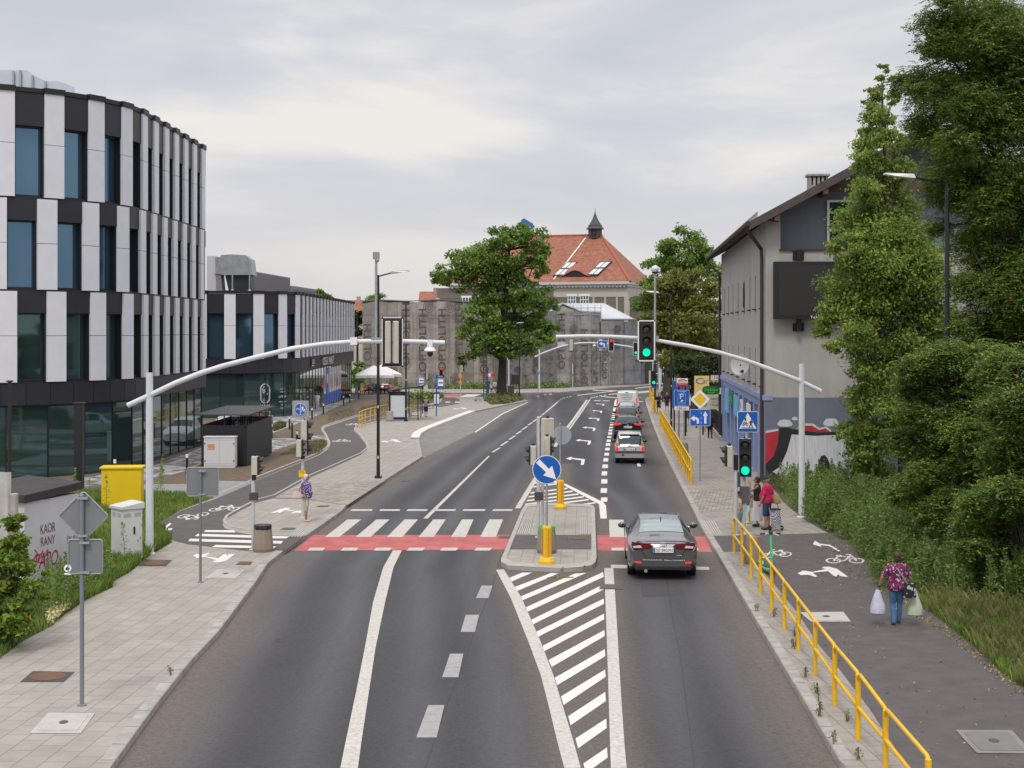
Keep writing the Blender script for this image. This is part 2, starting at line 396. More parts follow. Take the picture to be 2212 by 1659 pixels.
def layer(name,groups,mats,kind='structure'):
 """groups: list of (outline in photo points or ground points, dz, material index)"""
 mb=MB()
 for pts,dz,m in groups:
  q=[p if isinstance(p,Vector)else G(p[0],p[1],dz)for p in pts]
  q=[V((p.x,p.y,gz(p.y)+thin(dz)))for p in q]
  mb.sheet(q,m)
 o=mb.build(name,mats);o['kind']=kind
 return o
EDGE_L=gl(KL)+gl(BAY)
LX=-70.0
farL=[flat((EDGE_L[-1].x-1.2,163.5)),flat((-6,164.5)),flat((LX,166))]
slab('pavement',EDGE_L+farL+[flat((LX,10)),flat((EDGE_L[0].x+.9,10))],.12,[SLAB_L,KERB])
EDGE_R=gl(KR)
slab('pavement',[flat((EDGE_R[0].x-.15,10))]+EDGE_R+[flat((60,158)),flat((60,10))],.12,[SLAB_R,KERB])
FK=[(700,848),(1101,851),(1160,849.5),(1212,848.7),(1267,843.7),(1336,837.5),(1406,833),(1470,827)]
slab('pavement',gl(FK)+[flat((45,260)),flat((-60,260))],.12,[SLAB_L,KERB])
def ribbon(pts,w0,w1,dz,side):
 out=[]
 for i,p in enumerate(pts):
  a=pts[max(i-1,0)];b=pts[min(i+1,len(pts)-1)];t=(b-a);t.z=0;t.normalize();n=V((-t.y,t.x,0))*side
  out.append((p+n*w0,p+n*w1))
 return out
def ribbon_mesh(mb,pts,w0,w1,dz,side,m=0):
 rb=ribbon(pts,w0,w1,dz,side);vs=[]
 for a,b in rb:vs+=[V((a.x,a.y,gz(a.y)+thin(dz))),V((b.x,b.y,gz(b.y)+thin(dz)))]
 mb.add(vs,[(2*i,2*i+1,2*i+3,2*i+2)for i in range(len(rb)-1)],m)
def kerb(name,pts,side,mtl,h=.125,w=.2):
 mb=MB();rb=ribbon(pts,-.004,w,0,side);vs=[]
 for a,b in rb:
  vs+=[V((a.x,a.y,gz(a.y)-.02)),V((a.x,a.y,gz(a.y)+h-.02)),V(((a*.85+b*.15).x,(a*.85+b*.15).y,gz(a.y)+h)),V((b.x,b.y,gz(b.y)+h))]
 fs=[]
 for i in range(len(rb)-1):
  for k in range(3):fs.append((4*i+k,4*i+k+1,4*i+5+k,4*i+4+k))
 mb.add(vs,fs);return struct(mb.build(name,mtl))
def kerbmat():
 m,nt,b=_new('kerb_stone');L=nt.links;b.inputs['Roughness'].default_value=.85
 tc=nd(nt,'ShaderNodeTexCoord');w=nd(nt,'ShaderNodeTexWave',wave_type='BANDS',bands_direction='Y',wave_profile='SAW');w.inputs['Scale'].default_value=.314
 L.new(tc.outputs['Object'],w.inputs['Vector'])
 r=nd(nt,'ShaderNodeValToRGB');r.color_ramp.elements[0].color=(.14,.13,.12,1);r.color_ramp.elements[1].color=(.33,.31,.285,1);r.color_ramp.elements[1].position=.035
 r.color_ramp.interpolation='CONSTANT'
 L.new(w.outputs[1],r.inputs[0])
 n=nd(nt,'ShaderNodeTexNoise');n.inputs['Scale'].default_value=2.5;n.inputs['Detail'].default_value=8;L.new(tc.outputs['Object'],n.inputs['Vector'])
 mr=nd(nt,'ShaderNodeMapRange');mr.inputs[1].default_value=.3;mr.inputs[2].default_value=.7;mr.inputs[3].default_value=.78;mr.inputs[4].default_value=1.2;L.new(n.outputs[0],mr.inputs[0])
 x=nd(nt,'ShaderNodeVectorMath',operation='SCALE');L.new(r.outputs[0],x.inputs[0]);L.new(mr.outputs[0],x.inputs['Scale']);L.new(x.outputs[0],b.inputs['Base Color'])
 return m
KST=kerbmat()
kerb('kerb',gl(KL),1,KST,w=.22);kerb('kerb',EDGE_R[:10],-1,KST)
kerb('kerb',gl([(913,990),(907,965),(905,951)]),1,KST)
kerb('kerb',gl(BAY[:6]),1,KERBW,h=.17,w=.55);kerb('kerb',gl(BAY[5:]),1,KST,h=.15)
kerb('kerb',gl(FK),1,KST)
GRASS_L=[(-60,1475),(0,1422),(45,1387),(112,1352),(146,1321),(185,1296),(244,1268),(241,1258),(279,1237),(321,1202),(372,1171),(350,1150),(331,1138),(390,1102),(462,1075),(440,1066),(380,1066),(302,1062),(220,1062),(150,1062),(0,1060),(-60,1060)]
PATH_L=[(331,1137.5),(390,1102.5),(470,1075),(545,1043),(553,1037.5),(653,997.5),(690,982.5),(708,970),(714,960),(706,942.5),(697,929),(703,922.5),(728,914),(774,899),(814,888),(886,880.5),(936,873),(952,868),(955,863),(950,858),(985,858.5),(996,864.6),(991,872),(909.6,886.5),(887.6,891.4),(830,903.6),(784,916),(769,923),(764,930),(775.5,940),(790.5,960),(793,970),(778,982.5),(728,1005),(665.5,1032.5),(590.5,1075),(553,1085),(518,1102.5),(488,1120),(480.5,1132.5),(485.5,1140),(503,1147.5),(540.5,1153.8),(595.5,1156),(660,1156.5),(616,1188),(525.5,1188),(405.5,1174),(378,1167.5),(352,1152)]
SOIL_L=[(180,1062),(302,1046),(400,1045),(470,1038),(545,1040),(690,981),(710,964),(703,942),(694,929),(702,920),(774,897),(886,878),(934,871),(952,861),(948,857),(800,857),(700,857),(500,857),(300,900),(0,980),(0,1062)]
DRIVE=[(302,1064),(302,1048),(400,1047),(470,1040),(546,1042),(470,1074),(380,1068)]
STRIPE=[(-60,1062),(100,1058),(185,1050),(332,1035),(400,1017),(440,1000),(588,936),(622,923),(672,902.5),(698.6,892),(756,866),(790,856),(800,849),(740,849),(669,875),(560,898),(440,965),(320,1010),(150,1036),(-60,1040)]
STRIPE2=[(587,974.5),(587,946),(641,946),(672,941),(704,941),(706,950),(672,951),(640,957)]
layer('grass_verge',[(GRASS_L,.124,0)],[GREEN])
layer('soil',[(SOIL_L,.128,0)],[SOIL])
layer('driveway',[(DRIVE,.132,0)],[mat('driveway_grey',(.24,.24,.245),.9,var=.12,vs=1.5)])
layer('paving',[(STRIPE,.136,0),(STRIPE2,.136,0)],[CHK])
layer('cycle_path',[(PATH_L,.140,0)],[ASPH2])
mb=MB();ribbon_mesh(mb,gl(PATH_L[:20]),0,.12,.145,1);ribbon_mesh(mb,gl(PATH_L[20:45]),0,.1,.145,1)
struct(mb.build('path_edging',KERB))
COB_L=[(665.5,1044),(725.5,1044.5),(833,1036),(750,1090),(698,1082.5),(655.5,1076),(590.5,1075.5),(628,1057.5)]
layer('setts',[(COB_L,.148,0)],[COB])
BAYP=[(913,990),(907,965),(905,951),(909.6,940),(924,931),(960,916),(999,901),(1026,891),(1101,875),(1141,868),(1086,892.5),(1026,932.5)]
layer('bus_bay',[(BAYP,.004,0)],[COBG])
TREEPIT=[(1045,863),(1062,856.5),(1120,855.5),(1130,864),(1100,871.5),(1060,874)]
layer('tree_pit',[(TREEPIT,.14,0)],[SOIL])
PATH_R=[(1541,1169),(1541,1157.5),(1789,1151),(1834,1174.5),(1871,1214),(1889,1264),(1976,1304),(2014,1324),(2106,1397),(2150,1440),(2194,1475),(2300,1540),(2420,1659),(1962,1659),(1881,1534),(1814,1446),(1770,1394),(1721,1321),(1671,1259.5),(1631,1215),(1601,1191),(1556,1192)]
layer('path',[(PATH_R,.128,0)],[ASPH2])
COB_R=[(1476,1056),(1539,1058),(1640,1058),(1650,1085),(1586,1102),(1508,1107)]
layer('setts',[(COB_R,.132,0)],[COB])
WEED_R=[(1790,1151),(1738,1122),(1690,1082),(1676,1062),(1660,1049),(2400,1050),(2700,1600),(2420,1659),(2300,1540),(2194,1475),(2150,1440),(2106,1397),(2014,1324),(1976,1304),(1889,1264),(1871,1214),(1834,1174.5)]
layer('grass_verge',[(WEED_R,.136,0)],[GREEN])
layer('grass_verge',[([(700,838),(1101,841),(1215,838),(1332,830.5),(1470,824),(1470,816),(1200,826),(700,834)],.13,0)],[GREEN])
layer('side_crossing',[([(948,857.5),(985,857.5),(1003,851.5),(966,851.5)],.004,0),([(990,857.5),(1024,857),(1040,852),(1008,852)],.004,1),([(935,857.5),(945,857.5),(962,851.5),(954,851.5)],.004,2)],[REDP,PAINTN,PAINTG])
ISL=[(1088,1203),(1126,1110),(1134,1097),(1146,1094.5),(1201,1092.5),(1270,1095.5),(1281,1098),(1285,1104),(1288.5,1212),(1286,1223),(1279,1229),(1261,1233.5),(1213,1236.8),(1151,1234),(1097,1230.6),(1083,1223),(1082,1216)]
slab('traffic_island',gl(ISL),.11,[SLAB_L,KERB])
def island_top():
 I=gl(ISL);c=sum(I,V())/len(I)
 inner=[c+(p-c)*.9 for p in I]
 mb=MB();vs=[V((p.x,p.y,gz(p.y)+.118))for p in I]+[V((p.x,p.y,gz(p.y)+.122))for p in inner];n=len(I)
 mb.add(vs,[(i,(i+1)%n,n+(i+1)%n,n+i)for i in range(n)]);struct(mb.build('kerb',KERB))
island_top()
layer('island_crossing',[([(1113,1155.5),(1277,1155.5),(1277,1186),(1098,1186)],.114+.004,0)],[ASPH2])
TACT=mat('tactile_slab',(.42,.40,.37),.85,var=.05)
def tactile(x0,x1,x2,x3,y0,y1,dz,n=6):
 mb=MB()
 for k in range(n):
  a,b=(k+.15)/n,(k+.6)/n
  f=lambda t,u:G((x0+(x1-x0)*t)*(1-u)+(x2+(x3-x2)*t)*u,y0+(y1-y0)*u,dz)
  mb.ext([f(a,0),f(b,0),f(b,1),f(a,1)],(0,0,.012))
 struct(mb.build('tactile_paving',TACT))
tactile(1134,1152,1116,1145,1118,1154,.122);tactile(1252,1277,1252,1278,1118,1154,.122)
tactile(1513,1545,1534,1562,1125,1156,.122);tactile(648,676,622,652,1140,1160,.12,5)
# ------------------------------------------------------------------ painted markings
def marks(name,polys,mtl,dz=.005):
 mb=MB()
 for p in polys:mb.sheet([G(x,y,thin(dz))for x,y in p])
 return struct(mb.build(name,mtl))
def band(l,r):return[l[i:i+2]+r[i:i+2][::-1]for i in range(len(l)-1)]
curv_l=[(849,1188.8),(828,1225),(806,1300),(788,1400),(768,1500),(747,1600),(735,1659)]
curv_r=[(868,1188.8),(850,1225),(832,1300),(811,1400),(796,1500),(781,1600),(773,1659)]
hl_l=[(1071.4,1230.6),(1102.6,1290),(1139.5,1381),(1168,1457.6),(1185,1523),(1202,1594),(1219,1659)]
hl_r=[(1088.4,1230),(1126,1290),(1166,1381),(1195,1457),(1215,1523),(1237,1594),(1254.5,1659)]
hr_l=[(1305.5,1227),(1307,1273),(1311,1386.7),(1315,1514),(1318,1613.7),(1319.7,1659)]
hr_r=[(1324.8,1227),(1328,1273),(1335,1386.7),(1342.4,1514),(1349.5,1613.7),(1353.8,1659)]
marks('edge_line',band(curv_l,curv_r)+band(hl_l,hl_r)+band(hr_l,hr_r),PAINT)
q=lambda x,y:(1026+.2838*x,1188+.2838*y)
st=[((262,212),(280,240),(435,172),(360,172)),((300,283),(320,313),(635,178),(580,175)),((340,357),(358,385),(850,174),(760,180)),((380,440),(395,472),(980,205),(975,168)),((425,533),(440,567),(980,300),(978,262)),((468,622),(482,660),(982,410),(980,370)),((515,730),(528,770),(984,528),(982,485)),((560,838),(585,890),(988,655),(985,610)),((608,972),(625,1030),(992,808),(988,755)),((655,1115),(675,1180),(995,965),(990,910)),((710,1265),(728,1335),(996,1150),(992,1080)),((765,1435),(785,1510),(1003,1355),(1000,1283)),((825,1625),(845,1700),(1010,1580),(1005,1503))]
marks('hatched_marking',[[q(*p)for p in s]for s in st],PAINTN)
marks('lane_dashes',[[(1028,1292),(1040,1265),(1064,1265),(1055,1292)],[(995,1365),(1006,1328),(1035,1328),(1026,1365)],[(955,1463),(972,1412),(1001,1412),(990,1463)],[(899,1593),(925,1523),(960,1523),(943,1593)]],PAINTG)
zl=[(701.8,733,780.5,750.5),(768,800.5,841.8,813),(835.5,869,903,874),(904,937,963,936),(974,1006,1023,998),(1037,1071,1087,1057)]
zeb=[[(a,1160),(b,1160),(c,1122),(d,1122)]for a,b,c,d in zl]+[[(1317,1160),(1315.5,1122.5),(1347,1122.5),(1348.5,1160)],[(1388,1160),(1380,1122.5),(1411,1122.5),(1420,1160)],[(1452,1160),(1440,1122.5),(1468,1122.5),(1482,1160)]]
marks('cycle_crossing',[[(636,1189.5),(674,1156),(1106,1155),(1093.5,1187)],[(1290,1156),(1526,1159),(1538.5,1192.5),(1291,1189)]],REDP,.004)
marks('zebra_crossing',zeb,PAINT,.008)
wb=[(664,697),(736,769),(807,841),(878,913),(950,985),(1024,1058),(1321,1348),(1400,1432),(1478,1508)]
marks('crossing_blocks',[[(a,1189.3),(a+6 if a<1200 else a,1183),(b+6 if a<1200 else b,1183),(b,1189.3)]for a,b in wb],PAINT,.009)
marks('stop_line',[[(a,1103.6),(a+3,1100),(b+2,1100),(b,1103.6)]for a,b in[(757,803),(819,863),(878,922),(937,983),(999,1047),(1063,1106)]]+[[(1319.4,1219.6),(1531,1224.5),(1532.6,1231),(1320,1227)]],PAINT)
dash=[((914,1120),(924,1120),(1058.5,985),(1054.5,985))]
for(x0,y0,x1,y1)in[(1063.5,977,1080,967),(1082,963,1097,953),(1100,949.5,1113,941),(1115,938,1126.5,930.5),(1128,928,1139,921),(1140.5,918.5,1150,912.5),(1151.5,911,1160.5,905),(1161.5,903.5,1170,898),(1171,896.5,1177,892),(1178,891,1205,868)]:
 w=4.5*(y0-741)/240+1.2;dash.append(((x0-w/2,y0),(x0+w/2,y0),(x1+w/2,y1),(x1-w/2,y1)))
c2=lambda x,y:(1080+.125*x,675+.125*y)
for(x0,y0,x1,y1)in[(1005,1535,1030,1520),(1040,1508,1060,1500),(1070,1493,1090,1487),(1100,1480,1130,1473),(1150,1468,1180,1462),(1200,1455,1235,1449),(1340,1432,2040,1350),(640,1450,680,1444),(760,1426,800,1420),(850,1415,900,1410)]:
 a,b=c2(x0,y0),c2(x1,y1);dash.append(((a[0],a[1]-.7),(a[0],a[1]+.7),(b[0],b[1]+.7),(b[0],b[1]-.7)))
dA=[(1118,1098),(1160,1029),(1200,962),(1225,924),(1241,903),(1268,864)]
for i in range(len(dA)-1):
 (x0,y0),(x1,y1)=dA[i],dA[i+1];w0,w1=11*(y0-741)/350+.8,11*(y1-741)/350+.8
 dash.append(((x0-w0/2,y0),(x0+w0/2,y0),(x1+w1/2,y1),(x1-w1/2,y1)))
dB=[(1230,927),(1247,903),(1274.5,863)]
for i in range(2):
 (x0,y0),(x1,y1)=dB[i],dB[i+1];dash.append(((x0-2,y0),(x0+2,y0),(x1+1.6,y1),(x1-1.6,y1)))
c8=lambda x,y:(1215+.1367*x,799.1+.1367*y)
for(x0,y0,x1,y1)in[(440,445,480,437),(490,432,515,428),(530,425,560,418),(580,411,620,406),(650,401,695,397),(730,387,870,376),(610,418,870,440),(495,484,602,487),(637,487,745,489),(1165,497,1275,499),(1150,290,1400,262),(480,322,880,330),(1150,350,1370,335),(1180,365,1380,345)]:
 a,b=c8(x0,y0),c8(x1,y1);dash.append(((a[0],a[1]-.8),(a[0],a[1]+.8),(b[0],b[1]+.8),(b[0],b[1]-.8)))
marks('lane_lines',dash,PAINT)
nose=[[(1176,1031),(1201,1039),(1221,1045),(1221,1049.5),(1201,1043.5),(1172,1036)],[(1221,1044.5),(1303.5,1085),(1294,1089),(1219,1049)],[(1303.5,1085),(1309,1092),(1311,1120),(1297,1120),(1294,1089)]]
for xr,yr in[(1190,1039),(1206,1044.5),(1226,1054.5),(1237,1061),(1250,1067),(1261,1073),(1272,1079),(1286,1086)]:
 xl=1135
 for _ in range(4):yl=yr+.13*(xr-xl);xl=1130+(1101-yl)*.46
 if yl>1094:xl=xr-(1094-yr)/.13;yl=1094
 if xl<xr-3:nose.append([(xl,yl-1.4),(xl-1.5,yl+1.6),(xr,yr+1.6),(xr,yr-1.4)])
marks('hatched_nose',nose,PAINTN,.006)
ARW=[(0,.23),(.32,0),(.305,.13),(1,.31),(.93,1),(.77,1),(.815,.46),(.29,.27),(.27,.43)]
bb=[(52,357,1370,1500),(203,452,1092,1180),(315,525,895,962),(402,587,750,805),(465,630,635,680),(518,662,528,565)]
marks('lane_arrows',[[c8(a+(b-a)*u,c+(d-c)*v)for u,v in ARW]for a,b,c,d in bb],PAINTN)
sq=[]
c4f=lambda x,y:(1026+.25*x,810+.25*y)
rows=[(1058,1095,1090,1145),(978,1018,1088,1142),(900,938,1093,1145),(832,868,1097,1143),(773,805,1103,1150),(718,748,1112,1153),(673,697,1120,1160),(628,652,1126,1165),(590,612,1132,1170),(558,578,1140,1175),(527,545,1146,1180),(497,515,1152,1185),(472,487,1157,1188),(447,460,1162,1192),(424,436,1167,1197),(402,413,1173,1200),(382,392,1177,1204),(363,372,1181,1207),(346,354,1184,1210),(330,337,1188,1213)]
for y0,y1,x0,x1 in rows:sq.append([c4f(x0,y0),c4f(x1,y0),c4f(x1-2,y1),c4f(x0-3,y1)])
sq+=[[c4f(1192,312),c4f(1218,312),c4f(1227,225),c4f(1207,225)],[c4f(1207,225),c4f(1227,225),c4f(1250,196),c4f(1228,194)],[(1376,1000.5),(1382,1000.5),(1385,1007.5),(1377,1007.5)]]
sq.append([(1026,932.5),(1027,934.5),(1087,894),(1141,869),(1141,868),(1086,892.5)])
marks('lane_blocks',sq,PAINTN)
SEAM=mat('bitumen_seam',(.018,.017,.018),.6)
def seam(pts,w):marks('road_seam',[[(x0-w/2,y0),(x0+w/2,y0),(x1+w/2,y1),(x1-w/2,y1)]for(x0,y0),(x1,y1)in zip(pts,pts[1:])],SEAM,.003)
seam([(1082,1200),(1066,1262),(1040,1325),(1003,1425),(962,1530),(918,1659)],1.6);seam([(858,1190),(838,1240),(799,1360),(770,1480),(728,1659)],1.2);seam([(1440,1245),(1452,1330),(1470,1420),(1500,1659)],1.3);seam([(1096,1100),(1130,1030),(1172,950)],1.2)
marks('asphalt_patch',[[(596,1378),(625,1380),(622,1389),(592,1388)],[(1385,1265),(1470,1262),(1478,1285),(1388,1290)]],mat('asphalt_patch',(.05,.047,.046),.9,var=.25,vs=9,bump=.4,bs=80),.0028)
def ring(cx,cy,r,w,n=18,a0=0,a1=360):
 o=[]
 for i in range(n):
  t0,t1=R(a0+(a1-a0)*i/n),R(a0+(a1-a0)*(i+.86)/n)
  o.append([(cx+r*math.cos(t0),cy+r*math.sin(t0)),(cx+r*math.cos(t1),cy+r*math.sin(t1)),(cx+(r-w)*math.cos(t1),cy+(r-w)*math.sin(t1)),(cx+(r-w)*math.cos(t0),cy+(r-w)*math.sin(t0))])
 return o
def bar(a,b,w):
 a,b=V((a[0],a[1],0)),V((b[0],b[1],0));t=(b-a).normalized();n=V((-t.y,t.x,0))*w/2
 return[tuple((a+n)[:2]),tuple((b+n)[:2]),tuple((b-n)[:2]),tuple((a-n)[:2])]
BIKE=ring(.21,.4,.2,.055)+ring(.79,.4,.2,.055)+[bar(*k)for k in[((.21,.4),(.36,.72),.06),((.36,.72),(.68,.70),.05),((.68,.78),(.48,.38),.06),((.48,.38),(.21,.4),.05),((.48,.40),(.71,.72),.05),((.79,.4),(.66,.86),.06),((.66,.86),(.56,.88),.05),((.30,.78),(.44,.78),.07)]]
PED=[[(0,.30),(.06,.12),(.22,.18),(.36,0),(.39,.08),(.29,.38),(.60,.58),(.70,.20),(.76,.10),(.80,.34),(.84,.16),(1,.10),(.78,.82),(.62,1),(.50,.98),(.47,.86),(.56,.78),(.28,.45),(.14,.54),(.09,.54),(.04,.40)]]
def symbol(name,shapes,o,ux,uy,dz,mtl=PAINTN):
 """o, ux, uy: photo points of the lower-left, lower-right and upper-left corners on the ground"""
 mb=MB();A,B,C=G(*o,dz),G(*ux,dz),G(*uy,dz)
 for s in shapes:mb.sheet([A+(B-A)*u+(C-A)*v for u,v in s])
 for i,p in enumerate(mb.v):mb.v[i]=(p[0],p[1],gz(p[1])+thin(dz))
 return struct(mb.build(name,mtl))
flip=lambda sh,fx=False,fy=False:[[((1-u)if fx else u,(1-v)if fy else v)for u,v in s]for s in sh]
symbol('cycle_symbol',flip(BIKE,fy=True),(376,1128),(449,1120),(386,1108),.152)
symbol('cycle_symbol',BIKE,(446,1108),(517,1104),(456,1090),.152)
symbol('cycle_symbol',BIKE,(716,956),(758,956),(719,947),.152)
symbol('cycle_symbol',BIKE,(745,919.5),(780,919.5),(747,913),.152)
symbol('cycle_symbol',BIKE,(918,882),(953,882),(919,877),.152)
symbol('cycle_symbol',flip(BIKE,fx=True),(1640,1211),(1711,1206),(1645,1185),.14)
symbol('cycle_symbol',BIKE,(1784,1222),(1872,1222),(1780,1193),.14)
marks('path_arrow',[[(1756,1176),(1760,1168),(1772,1174.5),(1792,1176.5),(1816,1190),(1811,1191),(1791,1179.5),(1773,1177.5),(1774,1181)]],PAINTN,.14)
marks('path_arrow',[[(342,1142),(354,1137),(354,1140),(366,1130),(371,1130.5),(360,1141.5),(373,1141),(370,1145),(352,1149)]],PAINTN,.152)
symbol('pedestrian_symbol',flip(PED,fy=True),(415,1214),(510,1214),(418,1193),.14)
symbol('pedestrian_symbol',flip(PED,fx=True),(583,1109),(655,1109),(592,1096),.14)
symbol('pedestrian_symbol',PED,(822,956),(867,956),(824,948),.14)
symbol('pedestrian_symbol',PED,(1722,1244),(1833,1248),(1726,1221),.14)
symbol('pedestrian_symbol',PED,(978,884),(1010,884),(980,880),.14)
pz=[[(444,1145),(505,1145.5),(508,1150),(440,1149)],[(427,1153),(600,1158),(625,1158.5),(618,1163),(590,1163),(421,1158)],[(410,1163.5),(612,1168.5),(607,1174.5),(407,1169)],[(466,1177),(596,1180),(591,1185),(457,1182)]]
marks('path_zebra',pz,PAINTN,.152)
marks('side_dashes',[[c1(x0,y0),c1(x1,y0),c1(x1-12,y1),c1(x0-8,y1)]for c1 in[lambda x,y:(837+.125*x,675+.125*y)]for x0,x1,y0,y1 in[(1003,1088,1540,1556),(1172,1255,1540,1556)]],PAINTN,.152)
IRON=mat('rusty_iron',(.16,.085,.045),.7,.3,var=.25,vs=20,bump=.6,bs=60)
IRONG=mat('grey_iron',(.10,.095,.09),.6,.4,var=.2,vs=20,bump=.6,bs=60)
SETT=mat('dark_setts',(.055,.055,.06),.8,var=.4,vs=25)
LID=mat('cover_concrete',(.42,.40,.37),.85,var=.1,vs=4)
def cover(label,quad,lid,frame,dz,rnd=False,centre=False,name='manhole_cover'):
 p=[G(x,y,dz)for x,y in quad];c=sum(p,V())/4
 t=thing(name,label,'manhole cover' if rnd or centre else 'drain',c)
 lc=lambda a:a-c
 mb=MB();mb.ext([lc(a)for a in p],(0,0,.006));mb.build('frame',frame,t)
 mb=MB();f=lambda u,v:lc(p[0]*(1-u)*(1-v)+p[1]*u*(1-v)+p[2]*u*v+p[3]*(1-u)*v)
 if rnd:pts=[f(.5+.42*math.cos(2*math.pi*k/28),.5+.42*math.sin(2*math.pi*k/28))for k in range(28)]
 else:
  pts=[]
  for(cu,cv,a)in((.84,.84,0),(.16,.84,90),(.16,.16,180),(.84,.16,270)):
   for k in range(5):th=R(a+k*22.5);pts.append(f(cu+.06*math.cos(th),cv+.06*math.sin(th)))
 mb.ext([a+V((0,0,.007))for a in pts],(0,0,.006));mb.build('lid',lid,t)
 if centre:
  mb=MB();mb.ext([f(.5+.09*math.cos(2*math.pi*k/16),.5+.09*math.sin(2*math.pi*k/16))+V((0,0,.014))for k in range(16)],(0,0,.004));mb.build('key_plate',IRONG,t)
 return t
cover('large square concrete manhole cover on the left pavement at the bottom corner',[(64,1584),(175,1584),(205,1541),(104,1540)],LID,LID,.125,centre=True)
cover('round rusty manhole cover in dark setts left of the grey signpost foot',[(44,1473),(137,1473),(161,1452),(71,1450)],IRON,SETT,.125,rnd=True)
cover('round rusty manhole cover in dark setts beside the foot of the tall mast',[(298,1223),(358,1223),(372,1210),(315,1209)],IRON,SETT,.125,rnd=True)
cover('pale square concrete cover with rounded corners near the kerb right of a signpost',[(441,1250),(507,1250),(530,1231),(470,1230)],LID,LID,.125,centre=True)
cover('small rectangular iron drain cover right of the painted pedestrian',[(509,1220),(540,1220),(546,1213.5),(518,1213)],IRON,IRONG,.125,name='drain_cover')
cover('small rectangular iron cover on the pavement right of the litter bin',[(605,1144),(634,1144),(640,1140),(613,1140)],IRONG,IRONG,.125,name='drain_cover')
cover('small rectangular iron cover at the feet of the white-haired woman',[(683,1095),(708,1095),(713,1092),(690,1092)],IRONG,IRONG,.125,name='drain_cover')
cover('square concrete cover with dark round lid behind the yellow railing',[(1752,1343),(1838,1343),(1822,1322),(1728,1323)],LID,LID,.132,centre=True)
cover('grey concrete manhole cover on the path at the bottom right corner',[(2110,1627),(2232,1628),(2186,1578),(2064,1577)],mat('grey_cover',(.17,.16,.15),.85,var=.1),mat('grey_cover_rim',(.20,.19,.18),.85,var=.1),.132,centre=True)
cover('round iron manhole cover in the road just below the island',[(1294,1273),(1344,1273),(1346,1263),(1298,1262)],IRONG,IRONG,.006,rnd=True)
cover('round iron manhole cover in the red cycle crossing left of the island',[(1075,1163),(1113,1163),(1114,1157),(1080,1157)],IRON,IRONG,.008,rnd=True)
cover('round brown manhole cover in the asphalt strip of the traffic island',[(1226,1166),(1270,1166),(1268,1159),(1228,1159)],IRON,IRONG,.12,rnd=True)
cover('narrow iron gully grate beside the kerb near the black lamp post',[(1164-1,1037),(1187,1037),(1190,1035),(1168,1035)]if False else[(866,1039.5),(885,1039.5),(888,1036),(870,1036)],IRONG,IRONG,.006,name='drain_grate')
cover('iron gully grate in the road right of the silver hatchback',[(1429,1004.5),(1441,1004.5),(1440,1002),(1427,1002)],IRONG,IRONG,.006,name='drain_grate')
# ------------------------------------------------------------------ office blocks with striped facades
CLADW=mat('white_cladding',(.66,.665,.715),.45,var=.04,vs=1.2)
CLADD=mat('anthracite_cladding',(.016,.0155,.022),.45,var=.15,vs=1.2)
CLADB=mat('black_reveal',(.009,.010,.014),.5)
class Path:
 """facade line: straight run along the street, then a rounded corner, then a run to the left"""
 def __init__(s,xf,y1,yc,r,left):
  s.xf,s.y1,s.yc,s.r,s.left=xf,y1,yc,r,left;s.l1=y1-yc;s.l2=r*math.pi/2
 def at(s,t,o=0.0):
  if t<s.l1:return V((s.xf+o,s.y1-t,0))
  if t<s.l1+s.l2:
   a=(t-s.l1)/s.r;return V((s.xf-s.r+(s.r+o)*math.cos(a),s.yc-(s.r+o)*math.sin(a),0))
  return V((s.xf-s.r-(t-s.l1-s.l2),s.yc-s.r-o,0))
 def tan(s,t):return(s.at(t-.05)-s.at(t+.05)).normalized()
def fbox(mb,pa,s0,s1,o0,o1,z0,z1,m=None,n=1):
 for k in range(n):
  a,b=s0+(s1-s0)*k/n,s0+(s1-s0)*(k+1)/n
  q=[pa.at(a,o0),pa.at(b,o0),pa.at(b,o1),pa.at(a,o1)]
  mb.add([V((p.x,p.y,z))for z in(z0,z1)for p in q],[(0,3,2,1),(4,5,6,7),(0,1,5,4),(1,2,6,5),(2,3,7,6),(3,0,4,7)],m)
